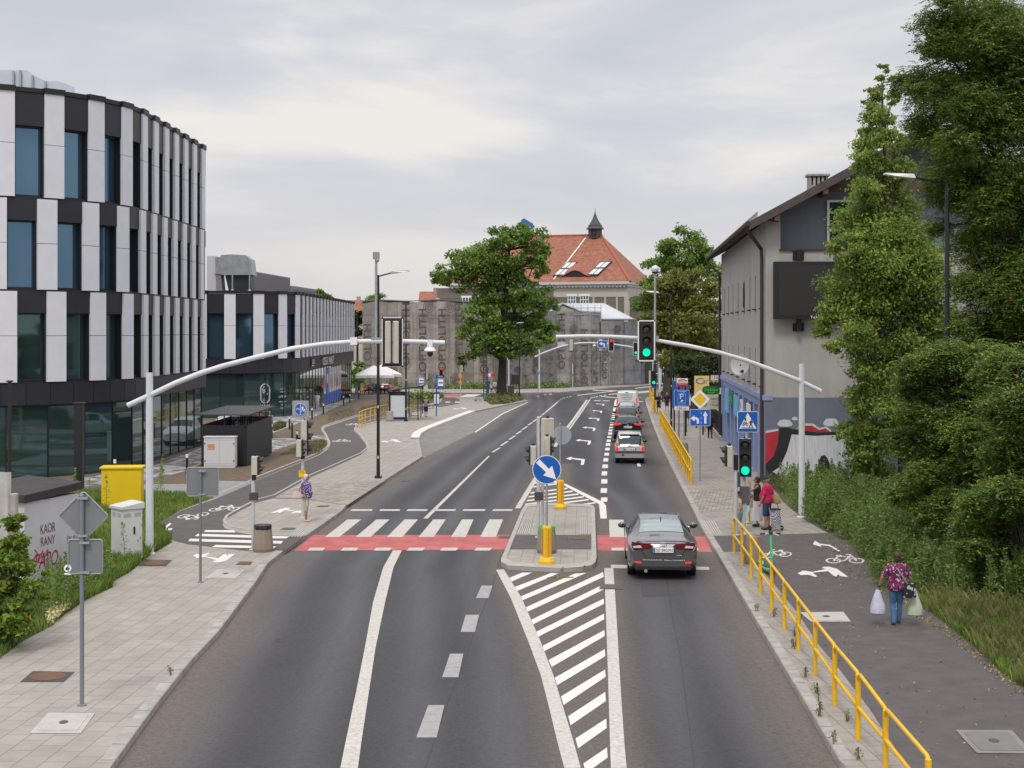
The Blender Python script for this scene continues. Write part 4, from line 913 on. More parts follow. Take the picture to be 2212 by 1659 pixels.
def villa():
 Y=235.0;px=F/Y;X=lambda x:(x-CX)/px;Z=lambda y:CAMH-(y-HY)/px
 base=gz(260)-.5;t=thing('villa','old villa with orange hipped tile roof and small dark roof turret','building',(X(1362),Y,base),R(-17));o=V(t.location)
 rel=lambda mb:[setattr(mb,'v',[(V(v)-o)[:]for v in mb.v]),mb][1]
 x0,x1=X(916),X(1355);y1=Y+20;ez=Z(612)
 CREAM=mat('cream_stucco',(.48,.45,.40),.85,var=.06);BRW=mat('brown_grey_stucco',(.17,.15,.125),.9,var=.12,vs=2)
 mb=MB();mb.box(x0,x1,Y,y1,base,ez-2.2,1);mb.box(x0-.05,x1+.05,Y-.08,y1+.05,ez-2.2,ez-.5,0)
 xm=X(1190);mb.box(x0-.06,xm,Y-.1,Y-.081,ez-2.15,ez-.55,1)
 for k in range(6):a=X(1228+k*26);mb.box(a-.15,a+.15,Y-.06,Y,ez-6,ez-2.2,0)
 mb.box(x1-.5,x1+.08,Y-.1,Y+.4,base,ez-.5,0);mb.box(x0-.08,x0+.6,Y-.1,Y+.4,base,ez-.5,0)
 rel(mb).build('wall',[CREAM,BRW],t)
 mb=MB();mb.box(X(947),X(1362),Y-.9,y1+.8,ez-.12,ez+.28);mb.box(X(950),X(1358),Y-.5,y1+.5,ez-.5,ez-.12)
 k=X(955)
 while k<x1:mb.box(k,k+.3,Y-.62,Y-.5,ez-.62,ez-.3);k+=.62
 rel(mb).build('cornice',mat('zinc_white',(.52,.53,.54),.5,var=.06),t)
 for(a,b,c,d)in((1223,1240,639,655),(1251,1269,639,655),(979,1000,641,658),(1012,1030,641,658)):
  fr=MB();xa,xb,zb,za=X(a),X(b),Z(c),Z(d)
  fr.box(xa-.25,xb+.25,Y-.16,Y-.02,zb,zb+.35)
  for i in range(4):u=xa+(xb-xa)*i/3;fr.box(u-.06,u+.06,Y-.14,Y-.04,za-1,zb)
  fr.box(xa,xb,Y-.13,Y-.05,(za+zb)/2-.05,(za+zb)/2+.05)
  w=rel(fr).build('window',SWHITE,t);g=MB();g.box(xa,xb,Y-.10,Y-.06,za-1,zb);rel(g).build('pane',WINGT,w)
 e0,e1=X(945),X(1363);ym=Y+10;rz=ez+8.7;r0,r1=X(1060),X(1362)-7.3
 e0=X(909);A=[V((e0,Y-.7,ez+.28)),V((e1,Y-.7,ez+.28)),V((e1,y1+.7,ez+.28)),V((e0,y1+.7,ez+.28))]
 Ra,Rb=V((r0,ym,rz)),V((r1,ym,rz))
 mb=MB();mb.add(A+[Ra,Rb],[(0,1,5,4),(1,2,5),(2,3,4,5),(3,0,4),(0,3,2,1)]);r=rel(mb).build('roof',TILE,t)
 mb=MB()
 for a,b in((Ra,Rb),(A[1],Rb),(A[0],Ra)):mb.tube([a,b],.22,6)
 rel(mb).build('ridge_tiles',mat('ridge_tile',(.36,.10,.055),.8),r)
 s=(rz-ez-.28)/(ym-Y+.7)
 def onroof(x,y):
  k=(CAMH-(y-HY)/F*0);a=(x-CX)/F;b=-(y-HY)/F
  a=(1362-(1362-x)*1.09-CX)/F;yy=(ez+.28-s*(Y-.7)-CAMH)/(b-s);return V((a*yy,yy,CAMH+b*yy))
 n=V((0,-s,1)).normalized()
 for i,(x_,dx)in enumerate(((1201,0),(1271,0))):
  q=[onroof(x_,596),onroof(x_+22,596),onroof(x_+41,566),onroof(x_+19,566)]
  mb=MB();mb.ext([p+n*.02 for p in q],n*.22);sk=rel(mb).build('roof_window',BLACK,r)
  mb=MB();f=lambda u,v:q[0]*(1-u)*(1-v)+q[1]*u*(1-v)+q[2]*u*v+q[3]*(1-u)*v
  for u in(.07,.54):
   for v in(.07,.55):mb.ext([f(a,b)+n*.25 for a,b in((u,v),(u+.39,v),(u+.39,v+.38),(u,v+.38))],n*.02)
  rel(mb).build('pane',mat('skylight_blind',(.55,.56,.58),.3),sk)
 mb=MB();c=onroof(1247,596);w=2.6
 for d,h0 in((0,1),(1.2,1),(3.2,.55)):
  pass
 rows=[]
 for j in range(7):
  d=j/6;row=[]
  for i in range(17):
   u=-1+2*i/16;p=c+V((u*w,d*3.2,d*3.2*s));row.append(p+V((0,0,(1+math.cos(math.pi*u))/2*1.0*(1-d)+.03))+V((0,-.25*(1-d),0)))
  rows.append(row)
 mb.add([p for r_ in rows for p in r_],[(j*17+i,j*17+i+1,(j+1)*17+i+1,(j+1)*17+i)for j in range(6)for i in range(16)])
 dm=rel(mb).build('dormer',TILE,r)
 mb=MB();mb.ext([c+V((u*1.5/1,-.1,(1+math.cos(math.pi*u*1.5/w))/2*.95))for u in[-1+i/6 for i in range(13)]]+[c+V((1.5,-.1,-.05)),c+V((-1.5,-.1,-.05))],(0,.12,0));rel(mb).build('dormer_window',BLACK,dm)
 mb=MB();mb.tube([onroof(1238,513)+n*.08,onroof(1205,603)+n*.08],.11,6);rel(mb).build('roof_conductor',SWHITE,r)
 tx=r1-1.1;mb=MB();rp=[(1.95,-.3),(1.95,2.3),(2.05,2.4),(2.55,2.5),(2.55,2.65),(2.0,3.3),(1.95,3.75),(1.7,3.9),(1.0,5.2),(.55,6.2),(.25,7.2),(.07,8.0),(.03,9.2)]
 M=Matrix.Translation((tx,ym,rz-.4))@Matrix.Rotation(R(22.5),4,'Z')
 mb.lathe([(a*.62,b*.56)for a,b in rp],8,M=M);tu=rel(mb).build('turret',mat('slate_copper',(.05,.047,.052),.55,var=.2,vs=4),r)
 mb=MB()
 for k in range(8):
  z=rz-.25+k*.15
  mb.box(tx-.42,tx-.04,ym-1.2,ym-1.08,z,z+.08);mb.box(tx+.04,tx+.42,ym-1.2,ym-1.08,z,z+.08)
 rel(mb).build('louvres',mat('louvre_dark',(.025,.022,.024),.7),tu)
villa()
def netmat(name,c,c2):
 m,nt,b=_new(name);L=nt.links;b.inputs['Roughness'].default_value=.9
 tc=nd(nt,'ShaderNodeTexCoord');n=nd(nt,'ShaderNodeTexNoise');n.inputs['Scale'].default_value=.8;n.inputs['Detail'].default_value=9;n.inputs['Roughness'].default_value=.8;L.new(tc.outputs['Object'],n.inputs['Vector'])
 r=nd(nt,'ShaderNodeValToRGB');r.color_ramp.elements[0].position=.34;r.color_ramp.elements[1].position=.66;r.color_ramp.elements[0].color=c4(c);r.color_ramp.elements[1].color=c4(c2);L.new(n.outputs[0],r.inputs[0])
 w=nd(nt,'ShaderNodeTexWave',wave_type='BANDS',bands_direction='Z');bk=nd(nt,'ShaderNodeTexBrick');bk.offset=.5;bk.inputs['Scale'].default_value=1;bk.inputs['Brick Width'].default_value=9;bk.inputs['Row Height'].default_value=2.6;bk.inputs['Mortar Size'].default_value=.03;bk.inputs['Color1'].default_value=(1.3,1.3,1.3,1);bk.inputs['Color2'].default_value=(.72,.73,.75,1);bk.inputs['Mortar'].default_value=(.6,.6,.6,1);bm_=nd(nt,'ShaderNodeMapping');bm_.inputs['Rotation'].default_value=(R(90),0,R(90));L.new(tc.outputs['Object'],bm_.inputs[0]);L.new(bm_.outputs[0],bk.inputs['Vector']);w.inputs['Scale'].default_value=.157;w.inputs['Distortion'].default_value=1.0;L.new(tc.outputs['Object'],w.inputs['Vector'])
 mr=nd(nt,'ShaderNodeMapRange');mr.inputs[1].default_value=.0;mr.inputs[2].default_value=.12;mr.inputs[3].default_value=.85;L.new(w.outputs[1],mr.inputs[0])
 x=nd(nt,'ShaderNodeVectorMath',operation='SCALE');L.new(r.outputs[0],x.inputs[0]);L.new(mr.outputs[0],x.inputs['Scale']);y=nd(nt,'ShaderNodeVectorMath',operation='MULTIPLY');L.new(x.outputs[0],y.inputs[0]);L.new(bk.outputs[0],y.inputs[1]);L.new(y.outputs[0],b.inputs['Base Color'])
 return m
NETA=netmat('beige_netting',(.215,.188,.168),(.36,.32,.288));NETB=netmat('grey_netting',(.165,.153,.147),(.335,.315,.302));NETC=netmat('dark_netting',(.10,.105,.115),(.20,.205,.215))
INK=mat('netting_print',(.10,.09,.084),.9);INK2=mat('netting_print_faint',(.165,.15,.14),.9)
def net_sheet(fold,seed):
 def f(x,z):return fold*(.5*math.sin(x*2.1+.5*math.sin(z*.3+seed))+.9*mnoise.noise(V((x*.35,z*.12,seed)))+.35*mnoise.noise(V((x*1.5,z*.35,seed+5))))
 return f
def draped(root,pts_top,Y,zb,fold,seed,mtl,xa,xb,name='netting',back=6,skew=0.0):
 """netting hung from a given top line between xa and xb (metres), folded in depth; closed at the sides"""
 f=net_sheet(fold,seed);mb=MB();nx=int((xb-xa)/.3);nz=26;o=V(root.location)
 yy=lambda x:Y+skew*(x-xa)
 for i in range(nx+1):
  x=xa+(xb-xa)*i/nx;zt=np.interp(x,[p[0]for p in pts_top],[p[1]for p in pts_top])
  for j in range(nz+1):
   z=zb+(zt-zb)*j/nz;mb.v.append((x-o.x,yy(x)+f(x,z)-o.y,z-o.z))
 for i in range(nx):
  for j in range(nz):a=i*(nz+1)+j;mb.f.append([a,a+nz+1,a+nz+2,a+1]);mb.mi.append(0)
 for k in(0,nx):
  s=len(mb.v);x=xa+(xb-xa)*k/nx
  for j in range(nz+1):p=mb.v[k*(nz+1)+j];mb.v.append((p[0],yy(x)+back-o.y,p[2]))
  for j in range(nz):a=k*(nz+1)+j;mb.f.append([a,a+1,s+j+1,s+j]);mb.mi.append(0)
 n=mb.build(name,mtl,root,smooth=True)
 return n,lambda v:V((v.x,yy(v.x)+f(v.x,v.z)-.42+(v.y-Y),v.z))-o
def printed(net,fn,Y,items):
 mb=MB()
 for s,x,z,h,w,m in items:mb.text(s,V((x,Y,z)),(0,0,1),(-1,0,0),h,w,.0,m,fn=fn)
 return mb
def finger(mb,fn,Y,x,z,r,m=0):
 for k in range(5):
  a=r*(1-k*.19)
  for(s0,s1)in((200,340),(20,160))if k%2 else((-20,200),):
   pts=[(a*.82*math.cos(R(s0+(s1-s0)*i/10)),a*math.sin(R(s0+(s1-s0)*i/10)))for i in range(11)]
   pin=[(p[0]*(1-.09/a),p[1]*(1-.09/a))for p in pts]
   for i in range(10):mb.add([fn(V((x+q[0],Y,z+q[1])))for q in(pts[i],pts[i+1],pin[i+1],pin[i])],[(0,1,2,3)],m)
def wrapped():
 Y=196.0;px=F/Y;X=lambda x:(x-CX)/px;Z=lambda y:CAMH-(y-HY)/px;zb=gz(Y)+.1
 t=thing('wrapped_building','flat-topped building wrapped in beige printed scaffold netting, left of the big tree','building',(X(900),Y,zb),0,'buildings wrapped in scaffold netting');o=V(t.location)
 xa,xb=X(783),X(1085)
 top=[(X(783),Z(652)),(X(850),Z(650.5)),(X(930),Z(650)),(X(1000),Z(652)),(X(1085),Z(653))]
 mb=MB();mb.box(xa+.5-o.x,xb-.3-o.x,.9,22,0,Z(655)-o.z);mb.build('wall',BLKPL if False else mat('hidden_wall',(.2,.18,.16),.9),t)
 net,fn=draped(t,top,Y,zb,.12,1.3,NETA,xa,xb)
 mb=MB();it=[]
 cols=[(794,775),(812,700),(849,790),(847,668),(877,720),(880,765+40),(913,735),(914,812),(955,735),(952,800),(992,705),(1015,780),(1045,740)]
 for i,(x,y)in enumerate(cols):it.append(('OPTOLITH',X(x),Z(y),1.05,8.6,0))
 used=[];keep=[]
 for a in it:
  if all(abs(a[1]-b[1])>1.5 for b in keep):keep.append(a)
 keep=[(a[0],a[1],min(max(a[2],zb+4.5),Z(653)-4.4),*a[3:])for a in keep]
 for a in list(keep):keep.append(('Professionelle Bauprodukte',a[1]+1.0,a[2],.42,6.2,1))
 mb=printed(net,fn,Y,keep)
 for x,y in((927,664),(973,664),(925,822),(985,822),(955,822+3)):finger(mb,fn,Y,X(x),Z(y),.95)
 for x in(930,975):
  for s,y,w in(('NIE DO',682,1.6),('PODROBIENIA',688,2.3)):mb.text(s,V((X(x),Y,Z(y))),(1,0,0),(0,0,1),.30,w,.0,0,fn=fn)
 mb.build('print',[INK,INK2],net)
 mb=MB();mb.tube([(p[0]-o.x,p[1]-.0+0*1,0)for p in[]]or[(x-o.x,.05,z-o.z+.02+.1*math.sin(i))for i,(x,z)in enumerate([(xa+(xb-xa)*k/14,np.interp(xa+(xb-xa)*k/14,[p[0]for p in top],[p[1]for p in top]))for k in range(15)])],.16,6);mb.build('rolled_edge',BLKPL,net)
 mb=MB()
 for k in range(9):u=xa+(xb-xa)*(k+.5)/9;mb.tube([(u-o.x,-.16,.2),(u-o.x,-.16,Z(652)-o.z)],.03,5)
 mb.build('scaffold_tubes',mat('scaffold_white',(.34,.31,.29),.7),t)
 yB=lambda x:192+(x-1086)*22/307
 X2=lambda x:(x-CX)*yB(x)/F
 Z2=lambda x,y:CAMH-(y-HY)*yB(x)/F
 Y=192.0;zb=gz(203)+.1;xa,xb,xc,xd=X2(1086),X2(1298),X2(1345),X2(1393);SK=22/(xd-xa)
 t=thing('wrapped_building','lower building in grey scaffold netting with pale sheet-metal gable roof','building',(X2(1240),yB(1240),zb),0,'buildings wrapped in scaffold netting');o=V(t.location)
 q=lambda x,dy:V((X2(x),yB(x)+dy,zb))-o
 mb=MB();mb.ext([q(1090,1.4),q(1385,1.4),q(1385,13),q(1090,13)],(0,0,Z2(1240,699)-zb));mb.build('wall',mat('hidden_wall',(.2,.18,.16),.9),t)
 n1,f1=draped(t,[(xa,Z2(1086,668)),(X2(1205),Z2(1205,672)),(xb,Z2(1298,674))],Y,zb,.5,4.1,NETB,xa,xb,skew=SK)
 its=[('OPTOLITH',X2(x),min(max(Z2(x,y),zb+4.2),Z2(x,676)-4),1.0,7.8,k%2)for k,(x,y)in enumerate(((1100,770),(1135,800),(1160,745),(1190,812),(1213,700),(1240,815),(1262,815),(1285,770)))]
 mb=printed(n1,f1,Y,its)
 for x,y in((1240,712),(1241,790)):finger(mb,f1,Y,X2(x),Z2(x,y),.8,1)
 mb.build('print',[INK,INK2],n1)
 n2,f2=draped(t,[(xb,Z2(1298,694)),(xc,Z2(1345,694.5))],Y+SK*(xb-xa),zb,.45,8.2,NETB,xb,xc,skew=SK)
 n3,f3=draped(t,[(xc,Z2(1345,694.5)),(xd,Z2(1393,698))],Y+SK*(xc-xa),zb,.45,9.7,NETC,xc,xd,skew=SK)
 mb=printed(n2,f2,Y+SK*(xb-xa),[('OPTOLITH',X2(1306),Z2(1306,770),.95,6.4,0),('OPTO',X2(1334),Z2(1334,728),.9,3.4,0)]);mb.build('print',[INK,INK2],n2)
 SH=mat('sheet_metal_roof',(.60,.62,.65),.35,.35,var=.05)
 mb=MB();a=P(1214,656,209);b=P(1306,655.5,219);c=P(1372,690,215);d=P(1296,690,208.5);e=P(1175,690,201)
 mb.ext([p-o for p in(a,b,c,d)],(0,.1,-.12));n=(b-a).cross(d-a).normalized();n=n if n.z>0 else-n
 for k in range(1,22):u=k/22;mb.tube([a+(b-a)*u-o+n*.06,d+(c-d)*u-o+n*.06],.05,4)
 mb.ext([p-o for p in(a,P(1208,656,217),P(1160,690,209),e)],(0,.1,-.12))
 rf=mb.build('roof',SH,t)
 mb=MB();mb.ext([p-o+V((0,.3,-.1))for p in(a,d,e)],(0,.3,0));mb.build('gable_wall',mat('grey_stucco',(.19,.17,.15),.9,var=.1),t)
 mb=MB();mb.tube([a-o+V((0,0,.05)),d-o+V((0,0,.05))],.16,6);mb.tube([a-o,e-o],.16,6);mb.tube([d-o,c-o],.14,6);mb.build('roof_edge',mat('zinc_edge',(.3,.31,.33),.4,.4),rf)
 mb=MB();ps=lambda x,y:P(x,y,yB(x)-.6)-o
 for x in(1238,1255,1270,1285,1298):mb.tube([ps(x,658),ps(x,700)],.05,5)
 for y in(665,672,680):mb.tube([ps(1232,y),ps(1298,y)],.045,5)
 mb.build('scaffold_tubes',GALV,t)
 t=thing('stone_house','old house with rough stone base and tall white windows behind the traffic lights','building',P(1420,832,217));o=V(t.location)
 STN=brick('rough_stone',(.22,.19,.155),(.17,.15,.125),(.10,.09,.08),2.0,.9,.06,0,.5,.95,.3,2)
 mb=MB();q0,q1=P(1394,832,217),P(1500,832,217);mb.box(q0.x-o.x,q1.x-o.x,0,14,-1,13.5);mb.build('wall',STN,t)
 for x in(1416,1428,1452):
  fr=MB();p=P(x,800,216.9)-o
  for i in range(3):fr.box(p.x-.4+i*.4-.05,p.x-.4+i*.4+.05,-.14,-.02,p.z-2,p.z+2.4)
  for z in(-2,-.5,1,2.4):fr.box(p.x-.45,p.x+.45,-.13,-.03,p.z+z-.05,p.z+z+.05)
  w=fr.build('window',SWHITE,t);g=MB();g.box(p.x-.4,p.x+.4,-.09,-.05,p.z-2,p.z+2.4);g.build('pane',WINGT,w)
 for x,y,w,lab in((770,664,13,'distant house with orange roof beyond the end of the low striped block'),(938,645,14,'distant house with orange roof beside the villa, over the netting')):
  Yd=300.0;p=P(x,y,Yd);t=thing('distant_house',lab,'house',(p.x,Yd,gz(300)),0,'distant houses');h=p.z-gz(300)
  mb=MB();mb.box(-w/2*.4,w/2*.4,0,9,0,h-1.2);mb.build('wall',mat('cream_stucco',(.48,.45,.40),.85),t)
  mb=MB();mb.ext([(-w*.24,-.6,h-1.3),(w*.24,-.6,h-1.3),(w*.24,4.5,h+1.6),(-w*.24,4.5,h+1.6)],(0,5,-.4));mb.build('roof',TILE,t)
  mb=MB();mb.box(-.4,.4,4,4.8,h,h+2.4);mb.build('chimney',CONC,t)
wrapped()
def crane():
 p=P(1140,484,260);t=thing('crane','tip of a blue crane showing over the top of the big tree','crane',(p.x,262,gz(300)))
 z0=-gz(300);CB=mat('crane_blue',(.03,.16,.42),.45)
 mb=MB();mb.ext([(-1.2,-.4,p.z+z0+.8),(-.7,-.4,p.z+z0+1.2),(.9,-.4,p.z+z0+.25),(1.3,-.4,p.z+z0-.35),(.9,-.4,p.z+z0-.8),(.3,-.4,p.z+z0-.2),(-1.1,-.4,p.z+z0-.1)],(0,.8,0));mb.build('boom_head',CB,t)
 mb=MB();mb.ext([(-1.1,-.3,p.z+z0),(-.2,-.3,p.z+z0),(-2.6,-.3,0),(-3.6,-.3,0)],(0,.6,0));mb.build('boom',CB,t)
 mb=MB();mb.tube([(1.0,0,p.z+z0-.6),(1.0,0,p.z+z0-2.6)],.05,5);mb.ball((1.0,0,p.z+z0-2.8),.25);mb.build('hook',GALV,t)
crane()
# ------------------------------------------------------------------ street furniture
GREENL=mat('lit_green',(.0,.85,.42),.3,emit=1.3);REDL=mat('lit_red',(1.0,.03,.02),.3,emit=1.6)
LENS=mat('dark_lens',(.05,.05,.052),.15,coat=.5)
ORG=mat('push_button_yellow',(.85,.33,.01),.4)
BLUEH=mat('bright_blue',(.01,.12,.55),.35)
T=Matrix.Translation
def RZ(a):return Matrix.Rotation(R(a),4,'Z')
def mv(mb,M):mb.v=[(M@V(v))[:]for v in mb.v];return mb
def head(parent,pos,rot,n,d=.3,lit=None,board=False,back=BEIGE):
 """signal head whose lenses look along -Y turned by rot degrees"""
 M=T(pos)@RZ(rot);p=d*1.36;w=d*1.3;h=n*p;name='signal_head'
 mb=MB();mb.bbox(-w/2,w/2,-.02,.16,-h/2,h/2,.02,0);mb.bbox(-w/2,w/2,-.07,-.021,-h/2,h/2,.01,1)
 mb.tube([(0,.07,h/2),(0,.07,h/2+.07)],.05,6,1)
 if board:
  b=.09;o=[(-w/2-b,-h/2-b),(w/2+b,-h/2-b),(w/2+b,h/2+b),(-w/2-b,h/2+b)]
  mb.bbox(-w/2-b,w/2+b,-.04,-.015,-h/2-b,h/2+b,.012,1)
  for x0,x1,z0,z1 in((-1,-1,-1,1),(1,1,-1,1),(-1,1,-1,-1),(-1,1,1,1)):
   X,Z,e=w/2+b,h/2+b,.022;mb.box(x0*X-e,x1*X+e,-.05,-.03,z0*Z-e,z1*Z+e,2)
 o=mv(mb,M).build(name,[back,BLKPL,SWHITE],parent)
 for i in range(n):
  z=h/2-p*(i+.5);l=MB();l.ball((0,-.06,z),(d*.46,.05,d*.46),16,8)
  mt=lit[1]if lit and lit[0]==i else LENS
  mv(l,M).build('lens',mt,o,True)
  v=MB();r=d*.5;L=d*.75;nn=12;vs=[]
  for j in range(nn+1):
   a=R(-25+230*j/nn);k=.45+.55*max(0,math.sin(a))
   vs+=[(r*math.cos(a),-.07,z+r*math.sin(a)),(r*math.cos(a),-.07-L*k,z+r*math.sin(a)),(r*1.06*math.cos(a),-.07,z+r*1.06*math.sin(a)),(r*1.06*math.cos(a),-.07-L*k,z+r*1.06*math.sin(a))]
  fs=[]
  for j in range(nn):a=4*j;b=a+4;fs+=[(a,b,b+1,a+1),(a+2,a+3,b+3,b+2),(a+1,b+1,b+3,a+3)]
  v.add(vs,fs);mv(v,M).build('visor',BLKPL,o)
 return o
def pole(parent,p0,h,r=.05,mtl=GREYP,name='pole',base=True,cap=True):
 mb=MB();mb.lathe(([(r*2.2,0),(r*2.2,.02),(r*1.02,.03)]if base else[])+[(r,.0 if not base else .03),(r,h-.03),(r*.6,h)],12,p0);return mb.build(name,mtl,parent)
WALK=[[(.0,.93),(.07,.86),(.14,.93),(.07,1)],[(-.02,.82),(.13,.83),(.28,.60),(.22,.56),(.12,.68),(.11,.45),(.22,.22),(.28,.0),(.19,0),(.13,.2),(.02,.38),(-.07,.2),(-.17,.02),(-.25,.05),(-.13,.25),(-.06,.46),(-.05,.66),(-.16,.52),(-.22,.56),(-.1,.76)]]
BIKESYM=[[(u-.5,v)for u,v in s]for s in BIKE]
def draw(mb,shapes,M,sx,sz,cx=0,cz=0,m=1,y=-.004,d=.002):
 for s in shapes:mb.ext([M@V((cx+u*sx,y,cz+v*sz))for u,v in s],(M.to_3x3()@V((0,-d,0))),m)
def circ(r,n=32,cx=0,cz=0):return[(cx+r*math.cos(2*math.pi*i/n),cz+r*math.sin(2*math.pi*i/n))for i in range(n)]
def rrect(w,h,r=.05):
 o=[]
 for cx,cz,a in((w/2-r,h/2-r,0),(-w/2+r,h/2-r,90),(-w/2+r,-h/2+r,180),(w/2-r,-h/2+r,270)):
  for k in range(4):th=R(a+30*k);o.append((cx+r*math.cos(th),cz+r*math.sin(th)))
 return o
def diam(s):return[(s*math.cos(R(a+d))*(1 if d==0 else 1),s*math.sin(R(a+d)))for a in(0,90,180,270)for d in(-3,3)]
def panel(parent,M,outline,mats,marks_=(),name='sign_panel',th=.018):
 mb=MB();mb.ext([M@V((x,0,z))for x,z in outline],M.to_3x3()@V((0,th,0)),0)
 for k,(pts,m)in enumerate(marks_):mb.ext([M@V((x,-.003-.0012*k,z))for x,z in pts],M.to_3x3()@V((0,.002,0)),m)
 return mb.build(name,mats,parent),mb
def text_on(parent,M,items,mtl,y=-.012):
 mb=MB();u=M.to_3x3()@V((1,0,0));w=M.to_3x3()@V((0,0,1))
 for s,x,z,h,wd in items:mb.text(s,M@V((x,y,z)),u,w,h,wd,.001)
 return mb.build('lettering',mtl,parent)
def mast(label,base,htop,arm,r,heads,extra=None):
 b=G(*base,.12);Y=b.y;t=thing('traffic_mast',label,'traffic mast',b)
 mb=MB();mb.lathe([(.17,0),(.17,.03),(.115,.06),(.10,hgt(base[1]-htop,Y)-.05),(.10,hgt(base[1]-htop,Y))],16);mb.build('pole',LGREY,t)
 mb=MB();mb.tube([P(x,y,Y-.02)-b for x,y in arm],r,12);mb.build('arm',LGREY,t,True)
 return t,b,Y
tm,b,Y=mast('tall pale grey mast on the left with a long arm over the road',(323,1197),805,[(276,876),(330,851),(380,827),(432,806.5),(480,791),(553,772),(632,753),(700,743),(764,738),(850,736.5),(961,740.5)],[.078]*4+[.074]*3+[.068]*4,None)
p=P(848,739,Y)-b
head(tm,p+V((0,-.12,0)),180,3,.3,board=True)
mb=MB();mb.tube([p+V((0,-.36,-.66)),p+V((0,-.36,.66))],.022,6);mb.tube([p+V((0,-.02,0)),p+V((0,-.37,0))],.03,6)
for z in(-.6,.6):mb.box(p.x-.03,p.x+.03,p.y-.36,p.y-.2,p.z+z-.03,p.z+z+.03)
mb.build('bracket',BLACK,tm)
p=P(929,741,Y)-b;mb=MB();mb.box(p.x-.075,p.x+.075,p.y-.1,p.y+.1,p.z-.1,p.z+.1);mb.lathe([(.05,.02),(.09,0),(.17,-.1),(.18,-.13),(.10,-.16)],16,(p.x,p.y,p.z-.1));cm_=mb.build('camera_housing',WHITE,tm)
mb=MB();mb.ball((p.x,p.y,p.z-.3),(.085,.085,.1),14,8);mb.lathe([(.11,-.25),(.11,-.2),(.1,-.17)],14,(p.x,p.y,p.z));mb.build('camera_dome',BLKPL,cm_)
p=P(812.5,738,Y)-b;h=hgt(738-552,Y);mb=MB();mb.box(p.x-.14,p.x+.14,p.y-.08,p.y+.08,p.z-.05,p.z+.12);mb.tube([p,p+V((0,0,h))],.038,8);mb.build('detector_pole',GALV,tm)
mb=MB();mb.box(p.x-.09,p.x+.09,p.y-.09,p.y+.12,p.z+h-.1,p.z+h+.1);mb.ball((p.x+.04,p.y-.06,p.z+h-.14),.06,8,6);mb.build('detector',mat('detector_grey',(.26,.27,.29),.5),tm)
p=P(765,738,Y)-b;mb=MB();mb.box(p.x-.10,p.x+.10,p.y-.16,p.y-.08,p.z-.09,p.z+.13);mb.build('junction_box',WHITE,tm)
tm,b,Y=mast('tall pale grey mast on the right with a signal hanging from its curved arm',(1732,1118),786,[(1201,727.5),(1266,726),(1320,727),(1376,730),(1416,735),(1487,747),(1556,762),(1610,778),(1656,795),(1726,822),(1773,845)],[.066]*5+[.072]*3+[.08]*3,None)
p=P(1395,736,Y)-b;head(tm,p+V((0,-.2,0)),0,3,.3,(2,GREENL),True)
mb=MB();mb.box(p.x-.06,p.x+.06,p.y-.12,p.y,p.z-.5,p.z+.5);mb.build('bracket',BLACK,tm)
p=P(1415,734,Y)-b;h=hgt(734-588,Y);mb=MB();mb.box(p.x-.1,p.x+.12,p.y-.08,p.y+.08,p.z-.04,p.z+.14);mb.tube([p,p+V((0,0,h))],.042,8);dp=mb.build('camera_pole',GALV,tm)
mb=MB();mb.ball((p.x,p.y,p.z+h+.1),.14,14,10);mb.build('glass_dome',mat('dome_glass',(.6,.62,.65),.1,.3),dp);mb=MB();mb.lathe([(.09,-.05),(.12,.0),(.1,.06)],12,(p.x,p.y,p.z+h));mb.build('dome_base',BLKPL,dp)
tm,b,Y=mast('distant left mast whose arm arches over the far junction',(1165,847),755,[(1155,771),(1172,763),(1203,751.5),(1230,744),(1255,741),(1280,740.5),(1297,741)],[.1]*7,None)
for x,lab in((1233.5,0),(1297,1)):head(tm,P(x,745,Y)-b+V((0,-.25,0)),180,3,.36,board=True)
p=P(1213,747,Y)-b;mb=MB();mb.box(p.x-.5,p.x+.5,.1,.16,p.z-.4,p.z+.5);mb.build('sign_back',GREYP,tm)
p=P(1284,745,Y)-b;mb=MB();mb.lathe([(.05,.2),(.1,0),(.28,-.1),(.15,-.2),(.1,-.28)],12,p);mb.build('camera',WHITE,tm)
sg=thing('road_sign','distant blue square sign with a white left arrow hung over the junction','road sign',P(1301.5,743.5,Y-.5))
ARL=[(-.42,.08),(-.12,.30),(-.12,.15),(.18,.15),(.30,.03),(.30,-.36),(.12,-.36),(.12,-.06),(.06,-.02),(-.12,-.02),(-.12,-.16)]
panel(sg,Matrix(),rrect(1.2,.9,.06),[SWHITE,BLUEH],[(rrect(1.12,.82,.05),1),([(x,z)for x,z in ARL],0)]);mb=MB();mb.box(-.1,.1,.03,.5,-.05,.1);mb.build('bracket',GREYP,sg)
tm,b,Y=mast('distant right mast whose arm arches over the far junction, beside the trees',(1425,846),770,[(1432,782),(1425,776),(1412,766),(1390,757),(1360,749),(1330,744.5),(1305,742)],[.1]*7,None)
head(tm,P(1320,744,Y)-b+V((0,-.3,0)),0,3,.36,(0,REDL),True);head(tm,P(1373,753.5,Y)-b+V((0,-.3,0)),0,3,.36,(2,GREENL),True)
tm,b,Y=mast('distant mast with a steep arm, just right of the big tree trunk',(1099,850),762,[(1097,778),(1100,768),(1108,752),(1118,742),(1129,737)],[.12]*5,None)
